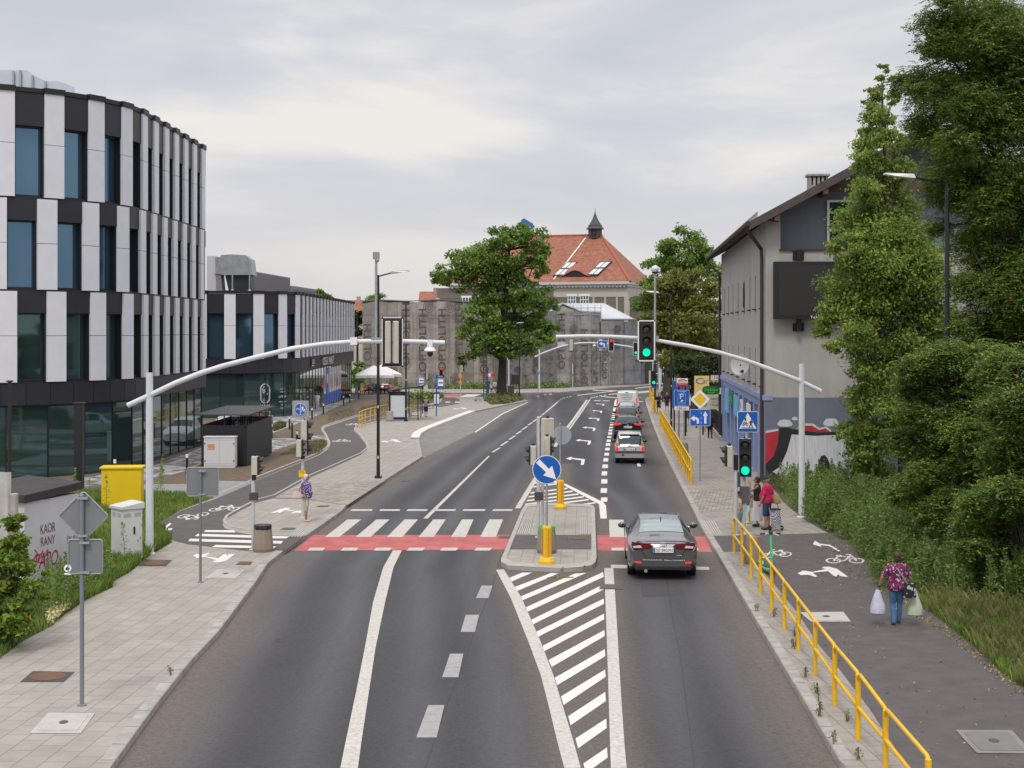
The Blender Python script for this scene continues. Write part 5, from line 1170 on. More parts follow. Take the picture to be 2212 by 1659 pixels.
def lamp(label,base,top,arm,r=.075,mtl=BLACK,square=False,headm=None):
 b=G(*base,.12);Y=b.y;h=hgt(base[1]-top,Y);t=thing('street_lamp',label,'street lamp',b,0,'street lamps')
 mb=MB();mb.lathe([(r*2,0),(r*2,.03),(r*1.15,.05),(r,1.2),(r*.72,h)],12);mb.build('pole',mtl,t)
 e=P(arm[0],arm[1],Y)-b;d=1 if e.x>0 else-1;s=V((e.x-d*.85,0,h+(e.z-h)*.6))
 mb=MB();mb.tube([(0,0,h-.06),s,(e.x-d*.6,0,e.z-.03)],.035,8);mb.build('arm',mtl,t)
 mb=MB();mb.ext([(e.x-d*.85,-.13,e.z-.10),(e.x-d*.8,-.13,e.z+.02),(e.x,-.07,e.z+.06),(e.x,-.07,e.z+.02),(e.x-d*.3,-.13,e.z-.04)],(0,.26,0));mb.build('lamp_head',headm or GALV,t)
 if base[1]>880:
  mb=MB()
  for z in(.9,3.2):mb.ext([(-.035,-r-.004,z),(.035,-r-.004,z),(.035,-r-.004,z+.12),(-.035,-r-.004,z+.12)],(0,.003,0))
  mb.build('sticker',mat('label_cream',(.6,.55,.3),.5),t)
  mb=MB()
  for a in range(4):mb.lathe([(.03,.03),(.03,.1),(.01,.16)],6,(r*2.4*math.cos(a*1.57+.78),r*2.4*math.sin(a*1.57+.78),-.03))
  mb.build('anchor_bolts',BLKPL,t)
 return t
lamp('tall black street lamp rising behind the left mast arm',(817,1033),594,(884.5,587))
lamp('slim black street lamp beside the bus shelter',(877,910),656,(908,652))
lamp('black street lamp right of the railing with its arm reaching left over the road',(1450,938),635,(1396,630),headm=WHITE)
lamp('black street lamp standing half hidden in the robinia on the right',(2046,1204),392,(1912,378),.085,headm=WHITE)
lamp('slim black street lamp right of the big tree trunk, before the netting',(1122,863),700,(1132,697))
for x,yb,yt,lab in((1415,892,742,'black square post behind the railing under the green signal'),):
 b=G(x,yb,.12);h=hgt(yb-yt,b.y);t=thing('signal_post',lab,'post',b);pole(t,(0,0,0),h,.08,BLACK)
 head(t,V((-.32,0,hgt(892-816,b.y))),60,3,.3);head(t,V((-.02-.12,-.2,hgt(892-816,b.y))),0,3,.3,(2,GREENL))
 panel(t,T((-.1,-.2,hgt(892-832,b.y))),circ(.25,20),[BLUE])
for x,yb,yt,lab in((21,1078,825,'thin black post near the left edge before the rounded office block'),(171,1062,872,'black square post with flat cap behind the yellow box')):
 b=G(x,yb,.12);h=hgt(yb-yt,b.y);t=thing('post',lab,'post',b);mb=MB();r=.06 if x<50 else .17;mb.bbox(-r,r,-r,r,0,h,.01);mb.build('shaft',BLACK,t);mb=MB();mb.bbox(-r-.05,r+.05,-r-.05,r+.05,h,h+.06,.01);mb.bbox(-r-.08,r+.08,-r-.08,r+.08,-.02,.02,.005);mb.build('cap',BLACK,t)
def spost(label,base,top,r=.055,mtl=GREYP):
 b=G(*base,.12);h=hgt(base[1]-top,b.y);t=thing('traffic_light',label,'traffic light',b,0,'traffic lights');pole(t,(0,0,0),h,r,mtl);return t,b,b.y
def zof(b,y):return P(CX,y,b.y).z-b.z
def xof(b,x):return(x-CX)*b.y/F-b.x
def cbox(t,b,x0,x1,y0,y1,mtl=DARK,name='control_box',yo=-.09,d=.1):
 mb=MB();mb.bbox(xof(b,x0),xof(b,x1),yo,yo+d,zof(b,y1),zof(b,y0),.015);return mb.build(name,mtl,t)
t,b,Y=spost('two-lens pedestrian signal on a grey post behind the litter bin',(547,1188),985)
head(t,V((xof(b,556),0,zof(b,1005))),90,2,.2);cbox(t,b,544.5,553,1003,1037,BLACK,'clamp',-.07,.14);cbox(t,b,539.5,558,1063,1080)
t,b,Y=spost('signal post with a blue cycle and pedestrian sign behind the white-haired woman',(654,1119),868)
head(t,V((xof(b,659.5),.12,zof(b,946))),105,3,.3);head(t,V((xof(b,652),-.12,zof(b,967))),90,2,.22)
cbox(t,b,650,658,982,991,BLACK,'clamp',-.07,.14)
M=T((xof(b,650),-.08,zof(b,883.5)));panel(t,M,rrect(hgt(36,Y),hgt(37,Y),.05),[GALV],name='backing_board')
sp,_=panel(t,M@T((0,-.03,0)),circ(.205),[SWHITE,BLUE],[(circ(.195),1),([(-.008,-.19),(.008,-.19),(.008,.19),(-.008,.19)],0)],'round_sign')
mb=MB();draw(mb,BIKESYM,M,.15,.13,-.095,-.06,0,-.045);draw(mb,WALK,M,.22,.22,.07,-.10,0,-.045);draw(mb,WALK,M,.13,.13,.14,-.10,0,-.045);mb.build('symbol',SWHITE,sp)
M=T((xof(b,653.5),-.08,zof(b,1023)));w=panel(t,M,rrect(hgt(16,Y),hgt(16,Y),.02),[SBLACK,SYEL],[(rrect(hgt(15,Y),hgt(15,Y),.02),1)],'warning_plate')[0]
text_on(w,M,[('UWAGA!',0,.075,.035,.17),('Piesi',.04,.035,.02,.07),('i rowery',.03,.0,.02,.1)],SBLACK)
t,b,Y=spost('left signal post on the island with cream-backed heads',(1163,1161),900)
head(t,V((xof(b,1147),0,zof(b,983))),-90,2,.22);cbox(t,b,1154.5,1173,1062,1080)
t,b,Y=spost('taller signal post on the island with its head turned from the camera',(1172,1152),905)
head(t,V((xof(b,1181),.05,zof(b,944))),205,3,.3);head(t,V((xof(b,1186),-.15,zof(b,962))),95,2,.22);mb=MB();mb.bbox(.08,.16,-.1,0,1.05,1.35,.02);mb.build('push_button',ORG,t)
t,b,Y=spost('right-hand traffic light post at the crossing showing green, below the pedestrian sign',(1607,1153),1024)
head(t,V((xof(b,1609),-.1,zof(b,988))),-12,3,.3,(2,GREENL));cbox(t,b,1597.5,1618,1050,1086,mat('box_grey',(.11,.11,.12),.5))
M=T((xof(b,1613.5),-.16,zof(b,910.5)));s=hgt(45,Y);sp,_=panel(t,M,rrect(s,s,.04),[SWHITE,BLUE],[(rrect(s-.03,s-.03,.03),1),([(-.28,-.22),(.28,-.22),(0,.29)],0)],'crossing_sign')
mb=MB();draw(mb,BIKESYM,M,.22,.2,-.09,-.16,0,-.02);draw(mb,WALK,M,.26,.26,.09,-.18,0,-.02);mb.ext([M@V((x,-.02,z))for x,z in((-.2,-.18),(.2,-.18),(.2,-.195),(-.2,-.195))],(0,-.002,0));draw(mb,[[(0,.93),(.07,.86),(.14,.93),(.07,1)],[(-.05,.8),(.1,.8),(.2,.5),(.05,.3),(-.1,.5)]],M,.2,.2,-.09,-.03,0,-.02);mb.build('symbol',SBLACK,sp)
mb=MB();mb.tube([(xof(b,1611),-.1,zof(b,946)),(xof(b,1611),-.1,zof(b,930))],.03,6);mb.build('sign_bracket',GREYP,t)
t,b,Y=spost('signal post at the railing end with a two-lens head turned to the road',(1589.5,1156),984)
head(t,V((xof(b,1571),0,zof(b,985))),-90,2,.24);cbox(t,b,1585,1594.5,982,1015,BLACK,'clamp',-.07,.14);cbox(t,b,1594,1599,1020,1052,DARK,'control_box',-.05,.2)
for x,yb,yt,rot,lab,lit in((721+201,857,800,-90,'distant signal post beyond the bus stop, its lenses facing left',None),(954,846.5,795,0,'distant signal showing red left of the bus stop flag',(0,REDL)),(1122.5+5,858,793,90,'',None),(1237,843,789,80,'distant signal post with cream back in front of the grey netting',None)):
 if not lab:continue
 t,b,Y=spost(lab,(x,yb),yt-4,.06);head(t,V((-.05 if rot<=0 else .1,-.15,zof(b,yt+8))),rot,3,.3,lit)
t,b,Y=spost('distant signal post with orange plates beside the red crossing',(1128,858),790,.06);t['label']='distant signal post with small orange plates right of the bus stop'
b2=G(1128,858,.12);t.location=G(837+.125*1260,675+.125*1475,.12);head(t,V((.25,0,3.3)),90,2,.3)
for z in(2.2,1.6):mb=MB();mb.bbox(-.2,.2,-.12,-.07,z,z+(.45 if z>2 else .25),.02);mb.build('plate',ORG,t)
def sign(label,base,top,r=.032,mtl=GALV,name='road_sign',dz=.12):
 b=G(*base,dz);t=thing(name,label,'road sign',b);pole(t,(0,0,0),hgt(base[1]-top,b.y),r,mtl);return t,b,b.y
t,b,Y=sign('grey back of a diamond sign above a square sign on a steel post',(177,1524),1066,.036,mat('pole_steel',(.22,.25,.28),.45,.4))
def backsign(t,b,outline,x,y,rim):
 M=T((xof(b,x),.045,zof(b,y)));pn=panel(t,M,outline,[mat('sign_back_grey',(.205,.215,.235),.5,.2,var=.05),],[],'sign_panel')[0]
 mb=MB();q_=[M@V((u,-.006,v))for u,v in outline];mb.tube(q_+[q_[0]],.012,5);mb.build('rim',GALV,pn)
 mb=MB()
 for z in rim:mb.box(M.translation.x-.09,M.translation.x+.09,-.05,.045,z-.018,z+.018)
 mb.build('clamp',GALV,pn);return pn,M
s=hgt(51,Y);backsign(t,b,[(s*u,s*v)for u,v in((1,-.06),(1,.06),(.06,1),(-.06,1),(-1,.06),(-1,-.06),(-.06,-1),(.06,-1))],179,1115,(zof(b,1076),zof(b,1157)))
pn,M=backsign(t,b,rrect(hgt(74,Y),hgt(74,Y),.05),183,1203,(zof(b,1172),zof(b,1236)))
mb=MB();mb.ext([M@V((-.30+.065*u,-.012,-.2+.065*v))for u,v in circ(1,20)],(0,.003,0),0);mb.ext([M@V((-.30+u,-.014,-.21+v))for u,v in((-.03,-.02),(.03,-.02),(.035,.01),(0,.045),(-.035,.01))],(0,.002,0),1);mb.box(M.translation.x-.36,M.translation.x-.24,M.translation.y-.012,M.translation.y-.009,M.translation.z-.31,M.translation.z-.28,0);mb.build('sticker',[SWHITE,SBLACK],pn)
t,b,Y=sign('grey back of a square sign on a thin post left of the path zebra',(433,1258),1014,.034,mat('pole_grey',(.20,.22,.24),.5,.3));backsign(t,b,rrect(hgt(68,Y),hgt(62,Y),.05),437,1041,(zof(b,1018),zof(b,1068)))
t,b,Y=sign('blue round keep-right sign on a post rising from the yellow island bollard',(1181,1217),984,.034)
M=T((0,-.06,zof(b,1014)));r=hgt(31,Y);ar=[(-.30,.19),(-.20,.29),(.06,.02),(.15,.11),(.26,-.27),(-.10,-.16),(-.02,-.07)]
panel(t,M,circ(r,40),[SWHITE,BLUE],[(circ(r*.955,40),1),([(x*1.0,z*1.0)for x,z in ar],0)],'round_sign')
t,b,Y=sign('grey back of a round sign behind the traffic lights on the island',(1210,1098),914,.035)
M=T((xof(b,1214)*1,.05,zof(b,940)));panel(t,M,circ(hgt(20.5,Y),32),[mat('sign_back_light',(.33,.36,.40),.45,.2)],name='round_sign')
def ybollard(label,base,yt):
 b=G(*base,.12);h=hgt(base[1]-yt,b.y);t=thing('bollard',label,'bollard',b,0,'yellow island bollards')
 mb=MB();mb.lathe([(.24,0),(.24,.08),(.19,.17),(.15,.19)],8);mb.build('base',YEL,t)
 mb=MB();n=24;rr=[.140 if(k//3)%2 else .122 for k in range(n)];vs=[]
 for z in(.2,h-.05,h):
  for k in range(n):a=2*math.pi*k/n;q_=rr[k]*(1 if z<h-.01 else .85);vs.append((q_*math.cos(a),q_*math.sin(a),z))
 mb.add(vs,[(i*n+j,i*n+(j+1)%n,(i+1)*n+(j+1)%n,(i+1)*n+j)for i in range(2)for j in range(n)]+[tuple(range(2*n,3*n))]);mb.build('ribbed_tube',[YEL],t)
 mb=MB()
 for k in(1,7,13,19):a=2*math.pi*(k+.5)/n;c,s_=math.cos(a),math.sin(a);mb.add([(c*.136-s_*.024,s_*.136+c*.024,.25),(c*.136+s_*.024,s_*.136-c*.024,.25),(c*.136+s_*.024,s_*.136-c*.024,h-.08),(c*.136-s_*.024,s_*.136+c*.024,h-.08)],[(0,1,2,3)])
 mb.build('reflector',mat('amber_reflector',(.62,.28,.03),.3),t)
ybollard('bright yellow ribbed bollard at the near end of the island',(1181,1217),1136);ybollard('yellow ribbed bollard at the far end of the island by the hatched nose',(1210.5,1098),1037)
t,b,Y=sign('priority-road diamond above a blue lane sign on one post',(1512,1040),846,.035)
s=hgt(20.5,Y);M=T((0,-.06,zof(b,862.5)));rh=lambda k:[(s*k*u,s*k*v)for u,v in((1,-.07),(1,.07),(.07,1),(-.07,1),(-1,.07),(-1,-.07),(-.07,-1),(.07,-1))]
panel(t,M,rh(1),[SWHITE,SBLACK,SYEL],[(rh(.985),1),(rh(.965),0),(rh(.64),1),(rh(.615),2)],'diamond_sign')
M=T((0,-.06,zof(b,902)));w,h=hgt(44,Y),hgt(36,Y)
up=[(-.05,-.27),(.05,-.27),(.05,.08),(.11,.08),(0,.29),(-.11,.08),(-.05,.08)];lf=[(.13,-.27),(.03,-.27),(.03,-.13),(-.02,-.08),(-.07,-.08),(-.07,-.17),(-.24,-.03),(-.07,.11),(-.07,.02),(.02,.02),(.10,-.03),(.13,-.10)]
panel(t,M,rrect(w,h,.05),[SWHITE,BLUEH],[(rrect(w-.03,h-.03,.04),1),([(x+.23,z)for x,z in up],0),([(x-.18,z)for x,z in lf],0)]+[([(x,z)for x,z in((.035,c-.05),(.055,c-.05),(.055,c+.05),(.035,c+.05))],0)for c in(-.22,-.02,.2)],'lane_sign')
t,b,Y=sign('blue paid-parking warning sign with a small 100 m plate, on two posts',(1467,951),860,.035)
pole(t,(xof(b,1478),.1,0),hgt(955-860,Y),.035,GALV)
w,h=hgt(33,Y),hgt(34.5,Y);M=T((xof(b,1472.5),-.06,zof(b,859.7)));pn=panel(t,M,rrect(w,h,.05),[SWHITE,BLUEH],[(rrect(w-.03,h-.03,.04),1),(rrect(.5,.56,.03),0),(rrect(.475,.535,.03),1)],'parking_sign')[0]
text_on(pn,M,[('Uwaga!',0,.41,.12,.55),('P',0,.10,.34,.24),('Strefa Płatnego',0,-.37,.055,.6),('Parkowania',0,-.45,.055,.42)],SWHITE)
mb=MB();mb.ext([M@V((x,-.012,z))for x,z in((-.1,-.22),(.02,-.24),(.12,-.14),(.06,-.1),(-.02,-.12))],(0,-.003,0));mb.build('symbol',SWHITE,pn)
M=T((xof(b,1472.5),-.06,zof(b,882.2)));pn=panel(t,M,rrect(w,hgt(9.3,Y),.03),[SBLACK,SWHITE],[(rrect(w-.02,hgt(9.3,Y)-.02,.03),1)],'distance_plate')[0];text_on(pn,M,[('100 m',0,0,.15,.56)],SBLACK)
t,b,Y=sign('blue bus stop flag with yellow line plate on a dark blue post',(942.7,898.7),810,.05,BLUE,'bus_stop_sign')
BUSP=[[(-.3,-.03),(-.25,-.09),(-.17,-.09),(-.13,-.13),(-.09,-.09),(.1,-.09),(.14,-.13),(.18,-.09),(.3,-.09),(.3,.07),(-.26,.07)]]
def busflag(t,M,w,h):
 p_=panel(t,M,rrect(w,h,.03),[SWHITE,BLUE,SBLACK],[(rrect(w-.03,h-.03,.03),1),([(-w*.36,-h*.2),(w*.36,-h*.2),(w*.36,h*.4),(-w*.36,h*.4)],0),([(x*w*1.0,z*w+h*.1)for x,z in BUSP[0]],2)],'flag')[0];return p_
busflag(t,T((xof(b,952),-.06,zof(b,829))),hgt(15.6,Y),hgt(24,Y))
M=T((xof(b,951),-.06,zof(b,813.2)));p_=panel(t,M,rrect(hgt(17.5,Y),hgt(5.5,Y),.02),[mat('navy',(.01,.02,.12),.4)],name='name_plate')[0];text_on(p_,M,[('Rzeka',0,.02,.1,.4)],SWHITE)
M=T((xof(b,952),-.06,zof(b,839.2)));p_=panel(t,M,rrect(hgt(15.6,Y),hgt(4,Y),.01),[SYEL],name='line_plate')[0];text_on(p_,M,[('278',.05,0,.1,.3)],RED)
M=T((xof(b,943),.05,zof(b,861)));p_=panel(t,M,rrect(hgt(12.4,Y),hgt(25.5,Y),.02),[mat('frame_dark',(.03,.035,.05),.4),SWHITE],[([(-.21,-.43),(-.02,-.43),(-.02,.38),(-.21,.38)],1),([(.02,-.43),(.21,-.43),(.21,.38),(.02,.38)],1)],'timetable')[0]
for k,(x0,x1,ya,yb,lab)in enumerate([(903,917,815,832.5,'square blue bus sign above the shelter roof')]):
 b=G(913,893,.12);t=thing('bus_stop_sign',lab,'road sign',b);Y=b.y;pole(t,(0,0,0),hgt(893-830,Y),.045,BLACK);busflag(t,T((xof(b,910),-.06,zof(b,823.8))),hgt(14,Y),hgt(17.5,Y))
 M=T((xof(b,919.7),0,zof(b,838.3)));panel(t,M,rrect(hgt(8.5,Y),hgt(13,Y),.02),[mat('notice_pink',(.55,.48,.5),.6)],name='notice_board')
for x,yb,yt,lab in((935.5,859,808,'distant grey sign disc on a thin post beside the bus flag'),(1117.5,860,795,'dark round sign back on a post right of the tree')):
 t,b,Y=sign(lab,(x,yb),yt,.05);panel(t,T((0,-.06,zof(b,yt+4))),circ(hgt(4 if x<1000 else 8,Y),24),[mat('sign_back_grey',(.205,.215,.235),.5)],name='round_sign')
 if x>1000:panel(t,T((-.2,-.05,zof(b,820))),rrect(.95,1.1,.04),[mat('sign_back_dark',(.06,.06,.065),.5)],name='square_sign')
t,b,Y=sign('small blue round sign on a slim post by the far mast',(1162.5,850),798,.05);panel(t,T((0,-.05,zof(b,805))),circ(.22),[SWHITE,BLUEH],[(circ(.20),1),([(-.02,-.1),(.02,-.1),(.02,.02),(.07,.02),(0,.13),(-.07,.02),(-.02,.02)],0)],'round_sign')
t,b,Y=sign('tall outline arrow sign on two thin posts before the netting',(1312,837),773,.05);pole(t,(xof(b,1316),0,0),hgt(64,Y),.05,GALV);mb=MB();mb.tube([(xof(b,1310),-.06,zof(b,780)),(xof(b,1315),-.06,zof(b,770)),(xof(b,1320),-.06,zof(b,779))],.06,5);mb.tube([(xof(b,x),-.06,zof(b,y))for x,y in((1306,783),(1314,783),(1314,802),(1306,802),(1306,783))],.04,5);mb.build('arrow_frame',GALV,t)
def railing(label,posts,r=.042,rail=.03):
 """posts: (x, y of the foot, y of the top) in photo points"""
 ps=[(G(x,yb,.12),hgt(yb-yt,G(x,yb,.12).y))for x,yb,yt in posts];o=ps[0][0]
 t=thing('railing',label,'railing',o,0,'yellow railings')
 for b,h in ps:mb=MB();mb.lathe([(r,-.02),(r,h)],10,b-o);mb.build('post',YEL,t,True)
 for i in range(len(ps)-1):
  a,ha=ps[i][0]-o,ps[i][1];c,hc=ps[i+1][0]-o,ps[i+1][1];d=(c-a).normalized()*.09;up=V((0,0,1))
  mb=MB();mb.tube([a+up*(ha-.02),a+d*.3+up*(ha+.02),a+d+up*(ha+.03),c-d*1.5+up*(hc+.03),c-d*.7+up*(hc-.0),c-d*.2+up*(hc-.08)],rail,8);mb.build('top_rail',YEL,t,True)
  mb=MB();mb.tube([a+d*.3+up*(ha*.60),a+d*.8+up*(ha*.53),a+d*1.6+up*(ha*.5),c+up*(hc*.5)],rail,8);mb.build('mid_rail',YEL,t,True)
 return t
railing('long yellow railing between the road and the right-hand path in the foreground',[(1913+92,1786,1640),(1913,1662,1534),(1853.6,1597,1458),(1803,1523,1398),(1761,1459.5,1344),(1725,1405.5,1297.5),(1694.5,1359.5,1258),(1667,1319.5,1223),(1642.8,1283,1192),(1623,1250.8,1162),(1603,1221.5,1138),(1586,1195.8,1119.5)])
f0,f1=G(1493,1047.5,.12),G(1425.5,914.5,.12);pp=[]
for k in range(26):
 p=f0+(f1-f0)*(k/25);y=HY-(p.z-CAMH)*F/p.y;pp.append((CX+p.x*F/p.y,y,y-1.08*F/p.y))
railing('long yellow railing beside the queue of cars',pp,.045,.035)
def lin(a,b,n,h=1.1):
 o=[]
 for k in range(n):
  p=G(*a,.12).lerp(G(*b,.12),k/(n-1));y=HY-(p.z-CAMH)*F/p.y;o.append((CX+p.x*F/p.y,y,y-h*F/p.y))
 return o
railing('short yellow railing round the far black post on the right',lin((1417,897),(1409,883),5));railing('distant yellow railing beside the white van',lin((1407.5,874),(1403,857),5));railing('farthest yellow railing piece behind the distant signal on the right',lin((1413,862),(1410,852),3))
railing('yellow railing along the cycle path left of the bus shelter',[(776,925,891.4),(781.7,921,889),(789,918,886),(800,914.6,883),(810,911.5,880.4),(819.5,908.5,878.6),(829,906,876),(839,903,874)],.04,.032)
def bin_(label,base,w,yt,mtl=GRAVELC,bag=None):
 b=G(*base,.12);h=hgt(base[1]-yt,b.y);r=hgt(w,b.y)/2;t=thing('litter_bin',label,'litter bin',b,R(22),'concrete litter bins')
 mb=MB();mb.lathe([(r*.90,0),(r,h*.12),(r*.97,h*.35),(r*.80,h*.98),(r*.74,h),(r*.68,h),(r*.66,h*.6)],10);mb.build('shell',mtl,t)
 mb=MB();k=.9 if bag else .72;mb.lathe([(r*(.83 if bag else .7),h*(.86 if bag else .92)),(r*.84 if bag else r*.7,h*1.0),(r*.80 if bag else r*.68,h*1.03),(r*.66,h*.96),(r*.6,h*.7)],18);mb.build('bag' if bag else 'liner',bag or GALV,t,True)
BAGB=mat('black_bin_bag',(.015,.016,.022),.35,bump=.6,bs=30);BAGG=mat('green_bin_bag',(.10,.42,.07),.35,bump=.5,bs=25)
bin_('gravel-concrete litter bin with a black bag on the left pavement',(568,1191),45,1135,bag=BAGB);bin_('gravel-concrete litter bin with a green bag on the traffic island',(1181,1193),44.5,1138,bag=BAGG)
bin_('gravel-concrete litter bin behind the near yellow railing beside the green scooter',(1627,1217),41,1157);bin_('gravel-concrete litter bin at the near end of the railing by the parking sign',(1479,990),18,958)
bin_('concrete litter bin left of the bus shelter poster',(842,910),17.5,888.5,CONC);bin_('distant concrete litter bin among the pedestrians on the right',(1421,857.5),9.5,843,CONC);bin_('concrete litter bin inside the bus shelter behind the poster case',(886,900),7,881,CONC)
BL=[(404,1022.5,'by the white double-door cabinet'),(625.4,927.4,'first left of the blue cycle sign'),(674,906,'nearest the woman in white on her left'),(698.6,895,'just right of the woman in white'),(742,875.5,'below the blue window poster'),(755.8,870.5,'below the last white poster'),(775,861.8,'in front of the two women by the parasols'),(789.5,855,'farthest, beside the cafe tables'),(641.8,965,'at the cross strip of striped paving'),(587,946,'against the black bin shelter'),(248,1036,'behind the yellow box'),(631,946,'lower plain one without a white band')]
def bollards():
 pr=None
 for x,y,lab in BL:
  b=G(x,y,.14);pl=x==631
  if pr is None or pl:
   t=thing('bollard','','bollard',b,0,'black paving bollards');h=.95
   mb=MB();mb.lathe([(.07,-.02),(.06,.03),(.06,h if pl else h-.22),(.05,h+.0 if pl else h-.2)],12);mb.build('shaft',BLACK,t)
   mb=MB();mb.lathe([(.061,h-.2),(.061,h-.03)],12)if not pl else None;mb.lathe([(.062,h-.03),(.06,h+.01),(.03,h+.02)],12);mb.build('cap',BLACK,t)
   if not pl:mb=MB();mb.lathe([(.0625,h-.215),(.0625,h-.035)],12);mb.build('reflective_band',SWHITE,t)
   if not pl:pr=t
  else:t=copy_tree(pr);t.location=b
  t['label']=('low plain black bollard, without a white band, on the soil strip' if pl else 'black bollard with a white band, '+lab)
bollards()
def cabinets():
 CW=mat('cabinet_white',(.62,.62,.63),.5,var=.03);CG=mat('cabinet_grey',(.56,.57,.57),.5,var=.03)
 b=G(474,1011,.13);Y=b.y;w,h=hgt(67.5,Y),hgt(68,Y);t=thing('utility_cabinet','white double-door cabinet with an orange notice before the black bin shelter','cabinet',b)
 mb=MB();mb.box(-w/2+.03,w/2-.03,0,.5,0,.06);mb.bbox(-w/2,w/2,0,.55,.06,h-.05,.01);mb.bbox(-w/2-.03,w/2+.03,-.04,.6,h-.05,h,.01);mb.build('housing',CW,t)
 for s in(-1,1):
  mb=MB();x0,x1=sorted((s*.008,s*(w/2-.03)));mb.bbox(x0,x1,-.018,-.001,.12,h-.1,.004)
  d=mb.build('door',CW,t);mb=MB()
  for k in range(7):
   x=x0+(x1-x0)*(k+.5)/7
   for z in(.2,h-.2):mb.box(x-.012,x+.012,-.021,-.017,z,z+.025)
  for z in(.35,h-.35):mb.box(s*(w/2-.06)-.03,s*(w/2-.06)+.03,-.03,-.017,z-.03,z+.03)
  mb.build('vents_and_hinges',SBLACK,d)
 mb=MB();mb.box(-w*.38,-w*.15,-.024,-.02,h*.58,h*.76);n=mb.build('notice',mat('orange_notice',(.55,.27,.13),.6),t)
 text_on(n,Matrix(),[('UWAGA',-w*.265,h*.62,.06,.25)],SWHITE,-.026)
 b=G(264,1219,.13);Y=b.y;h=hgt(127,Y);t=thing('utility_cabinet','tall pale grey cabinet with a slanted lid on the grass beside the left mast','cabinet',b,R(42))
 w,d=.62,.68;mb=MB();mb.box(0+.03,w-.03,.03,d-.03,-.15,.12);mb.build('plinth',CONC,t)
 mb=MB();mb.bbox(0,w,0,d,.12,h-.12,.012);mb.build('housing',CG,t)
 mb=MB();mb.add([(-.04,-.04,h-.12),(w+.04,-.04,h-.12),(w+.04,d+.04,h-.12),(-.04,d+.04,h-.12),(-.04,-.04,h-.05),(w+.04,-.04,h+.05),(w+.04,d+.04,h+.05),(-.04,d+.04,h-.05)],[(0,3,2,1),(4,5,6,7),(0,1,5,4),(1,2,6,5),(2,3,7,6),(3,0,4,7)]);mb.build('lid',CG,t)
 mb=MB();mb.bbox(.03,w-.03,-.016,-.002,.2,h-.2,.004);dr=mb.build('door',CG,t);mb=MB();mb.bbox(.33,.38,-.04,-.017,h*.5,h*.62,.008)
 mb.build('handle',BLACK,dr);mb=MB()
 for z0 in(.24,h-.34):
  for k in range(4):
   mb.box(.05,.25,-.02,-.017,z0+k*.03,z0+k*.03+.012);mb.box(.36,.56,-.02,-.017,z0+k*.03,z0+k*.03+.012);mb.box(-.004,-.001,.08,.28,z0+k*.03,z0+k*.03+.012);mb.box(-.004,-.001,.38,.58,z0+k*.03,z0+k*.03+.012)
 mb.build('louvres',mat('louvre_shadow',(.25,.25,.25),.6),t)
 b=G(212,1096,.13);Y=b.y;h=hgt(1092-1009,Y)+.07;w=hgt(84,Y);t=thing('gas_cabinet','bright yellow metal box standing in the grass on the left','cabinet',b+V((.12,0,0)),R(6))
 YB=mat('yellow_cabinet',(.74,.51,.005),.5,var=.05,vs=2,bump=.1,bs=50)
 mb=MB();mb.bbox(0,w,0,.75,0,h-.07,.01);mb.build('housing',YB,t);mb=MB();mb.bbox(-.06,w+.05,-.05,.8,h-.07,h,.01);mb.build('lid',YB,t);mb=MB();mb.box(.02,w-.02,-.004,0,h*.05,h*.055);mb.build('seam',mat('yellow_shadow',(.35,.24,.01),.6),t)
cabinets()
def bin_shelter():
 C=G(533,1007,.13);x0,L=-2.25,7.4;z0,zt,zr=0,2.05,2.55;t=thing('bin_shelter','black slatted bin shelter with a thin flat roof before the office block','shelter',C)
 SL=mat('black_slats',(.016,.017,.021),.55,var=.2,vs=5)
 for nm,ax,a0,a1,c in(('front_wall',0,x0,0,0),('side_wall',1,0,L,0),('side_wall',1,0,L,x0),('back_wall',0,x0,0,L)):
  mb=MB();k=a0
  while k<a1-.02:
   e=min(k+.088,a1)
   if ax==0:mb.box(k,e,c-.02,c+.02,.03,zt)
   else:mb.box(c-.02,c+.02,k,e,.03,zt)
   k+=.1
  for z in(.2,1.0,1.8):
   if ax==0:mb.box(a0,a1,c+.02,c+.05,z,z+.06)
   else:mb.box(c-.05,c-.021,a0,a1,z,z+.06)
  mb.build(nm,SL,t)
 mb=MB();mb.ext([(x0-.25,-.35,zr),(.15,-.35,zr-.02),(.15,L+.3,zr),(x0-.25,L+.3,zr+.02)],(0,0,.06));mb.build('roof',mat('shelter_roof',(.035,.033,.036),.6,var=.25,vs=3),t)
 for x in(x0+.02,x0*.5,-.02):
  for y in(.02,L*.5,L-.02):
   if x==x0*.5 and y==L*.5:continue
   mb=MB();mb.box(x-.025,x+.025,y-.025,y+.025,0,zr);mb.build('post',BLACK,t)
bin_shelter()
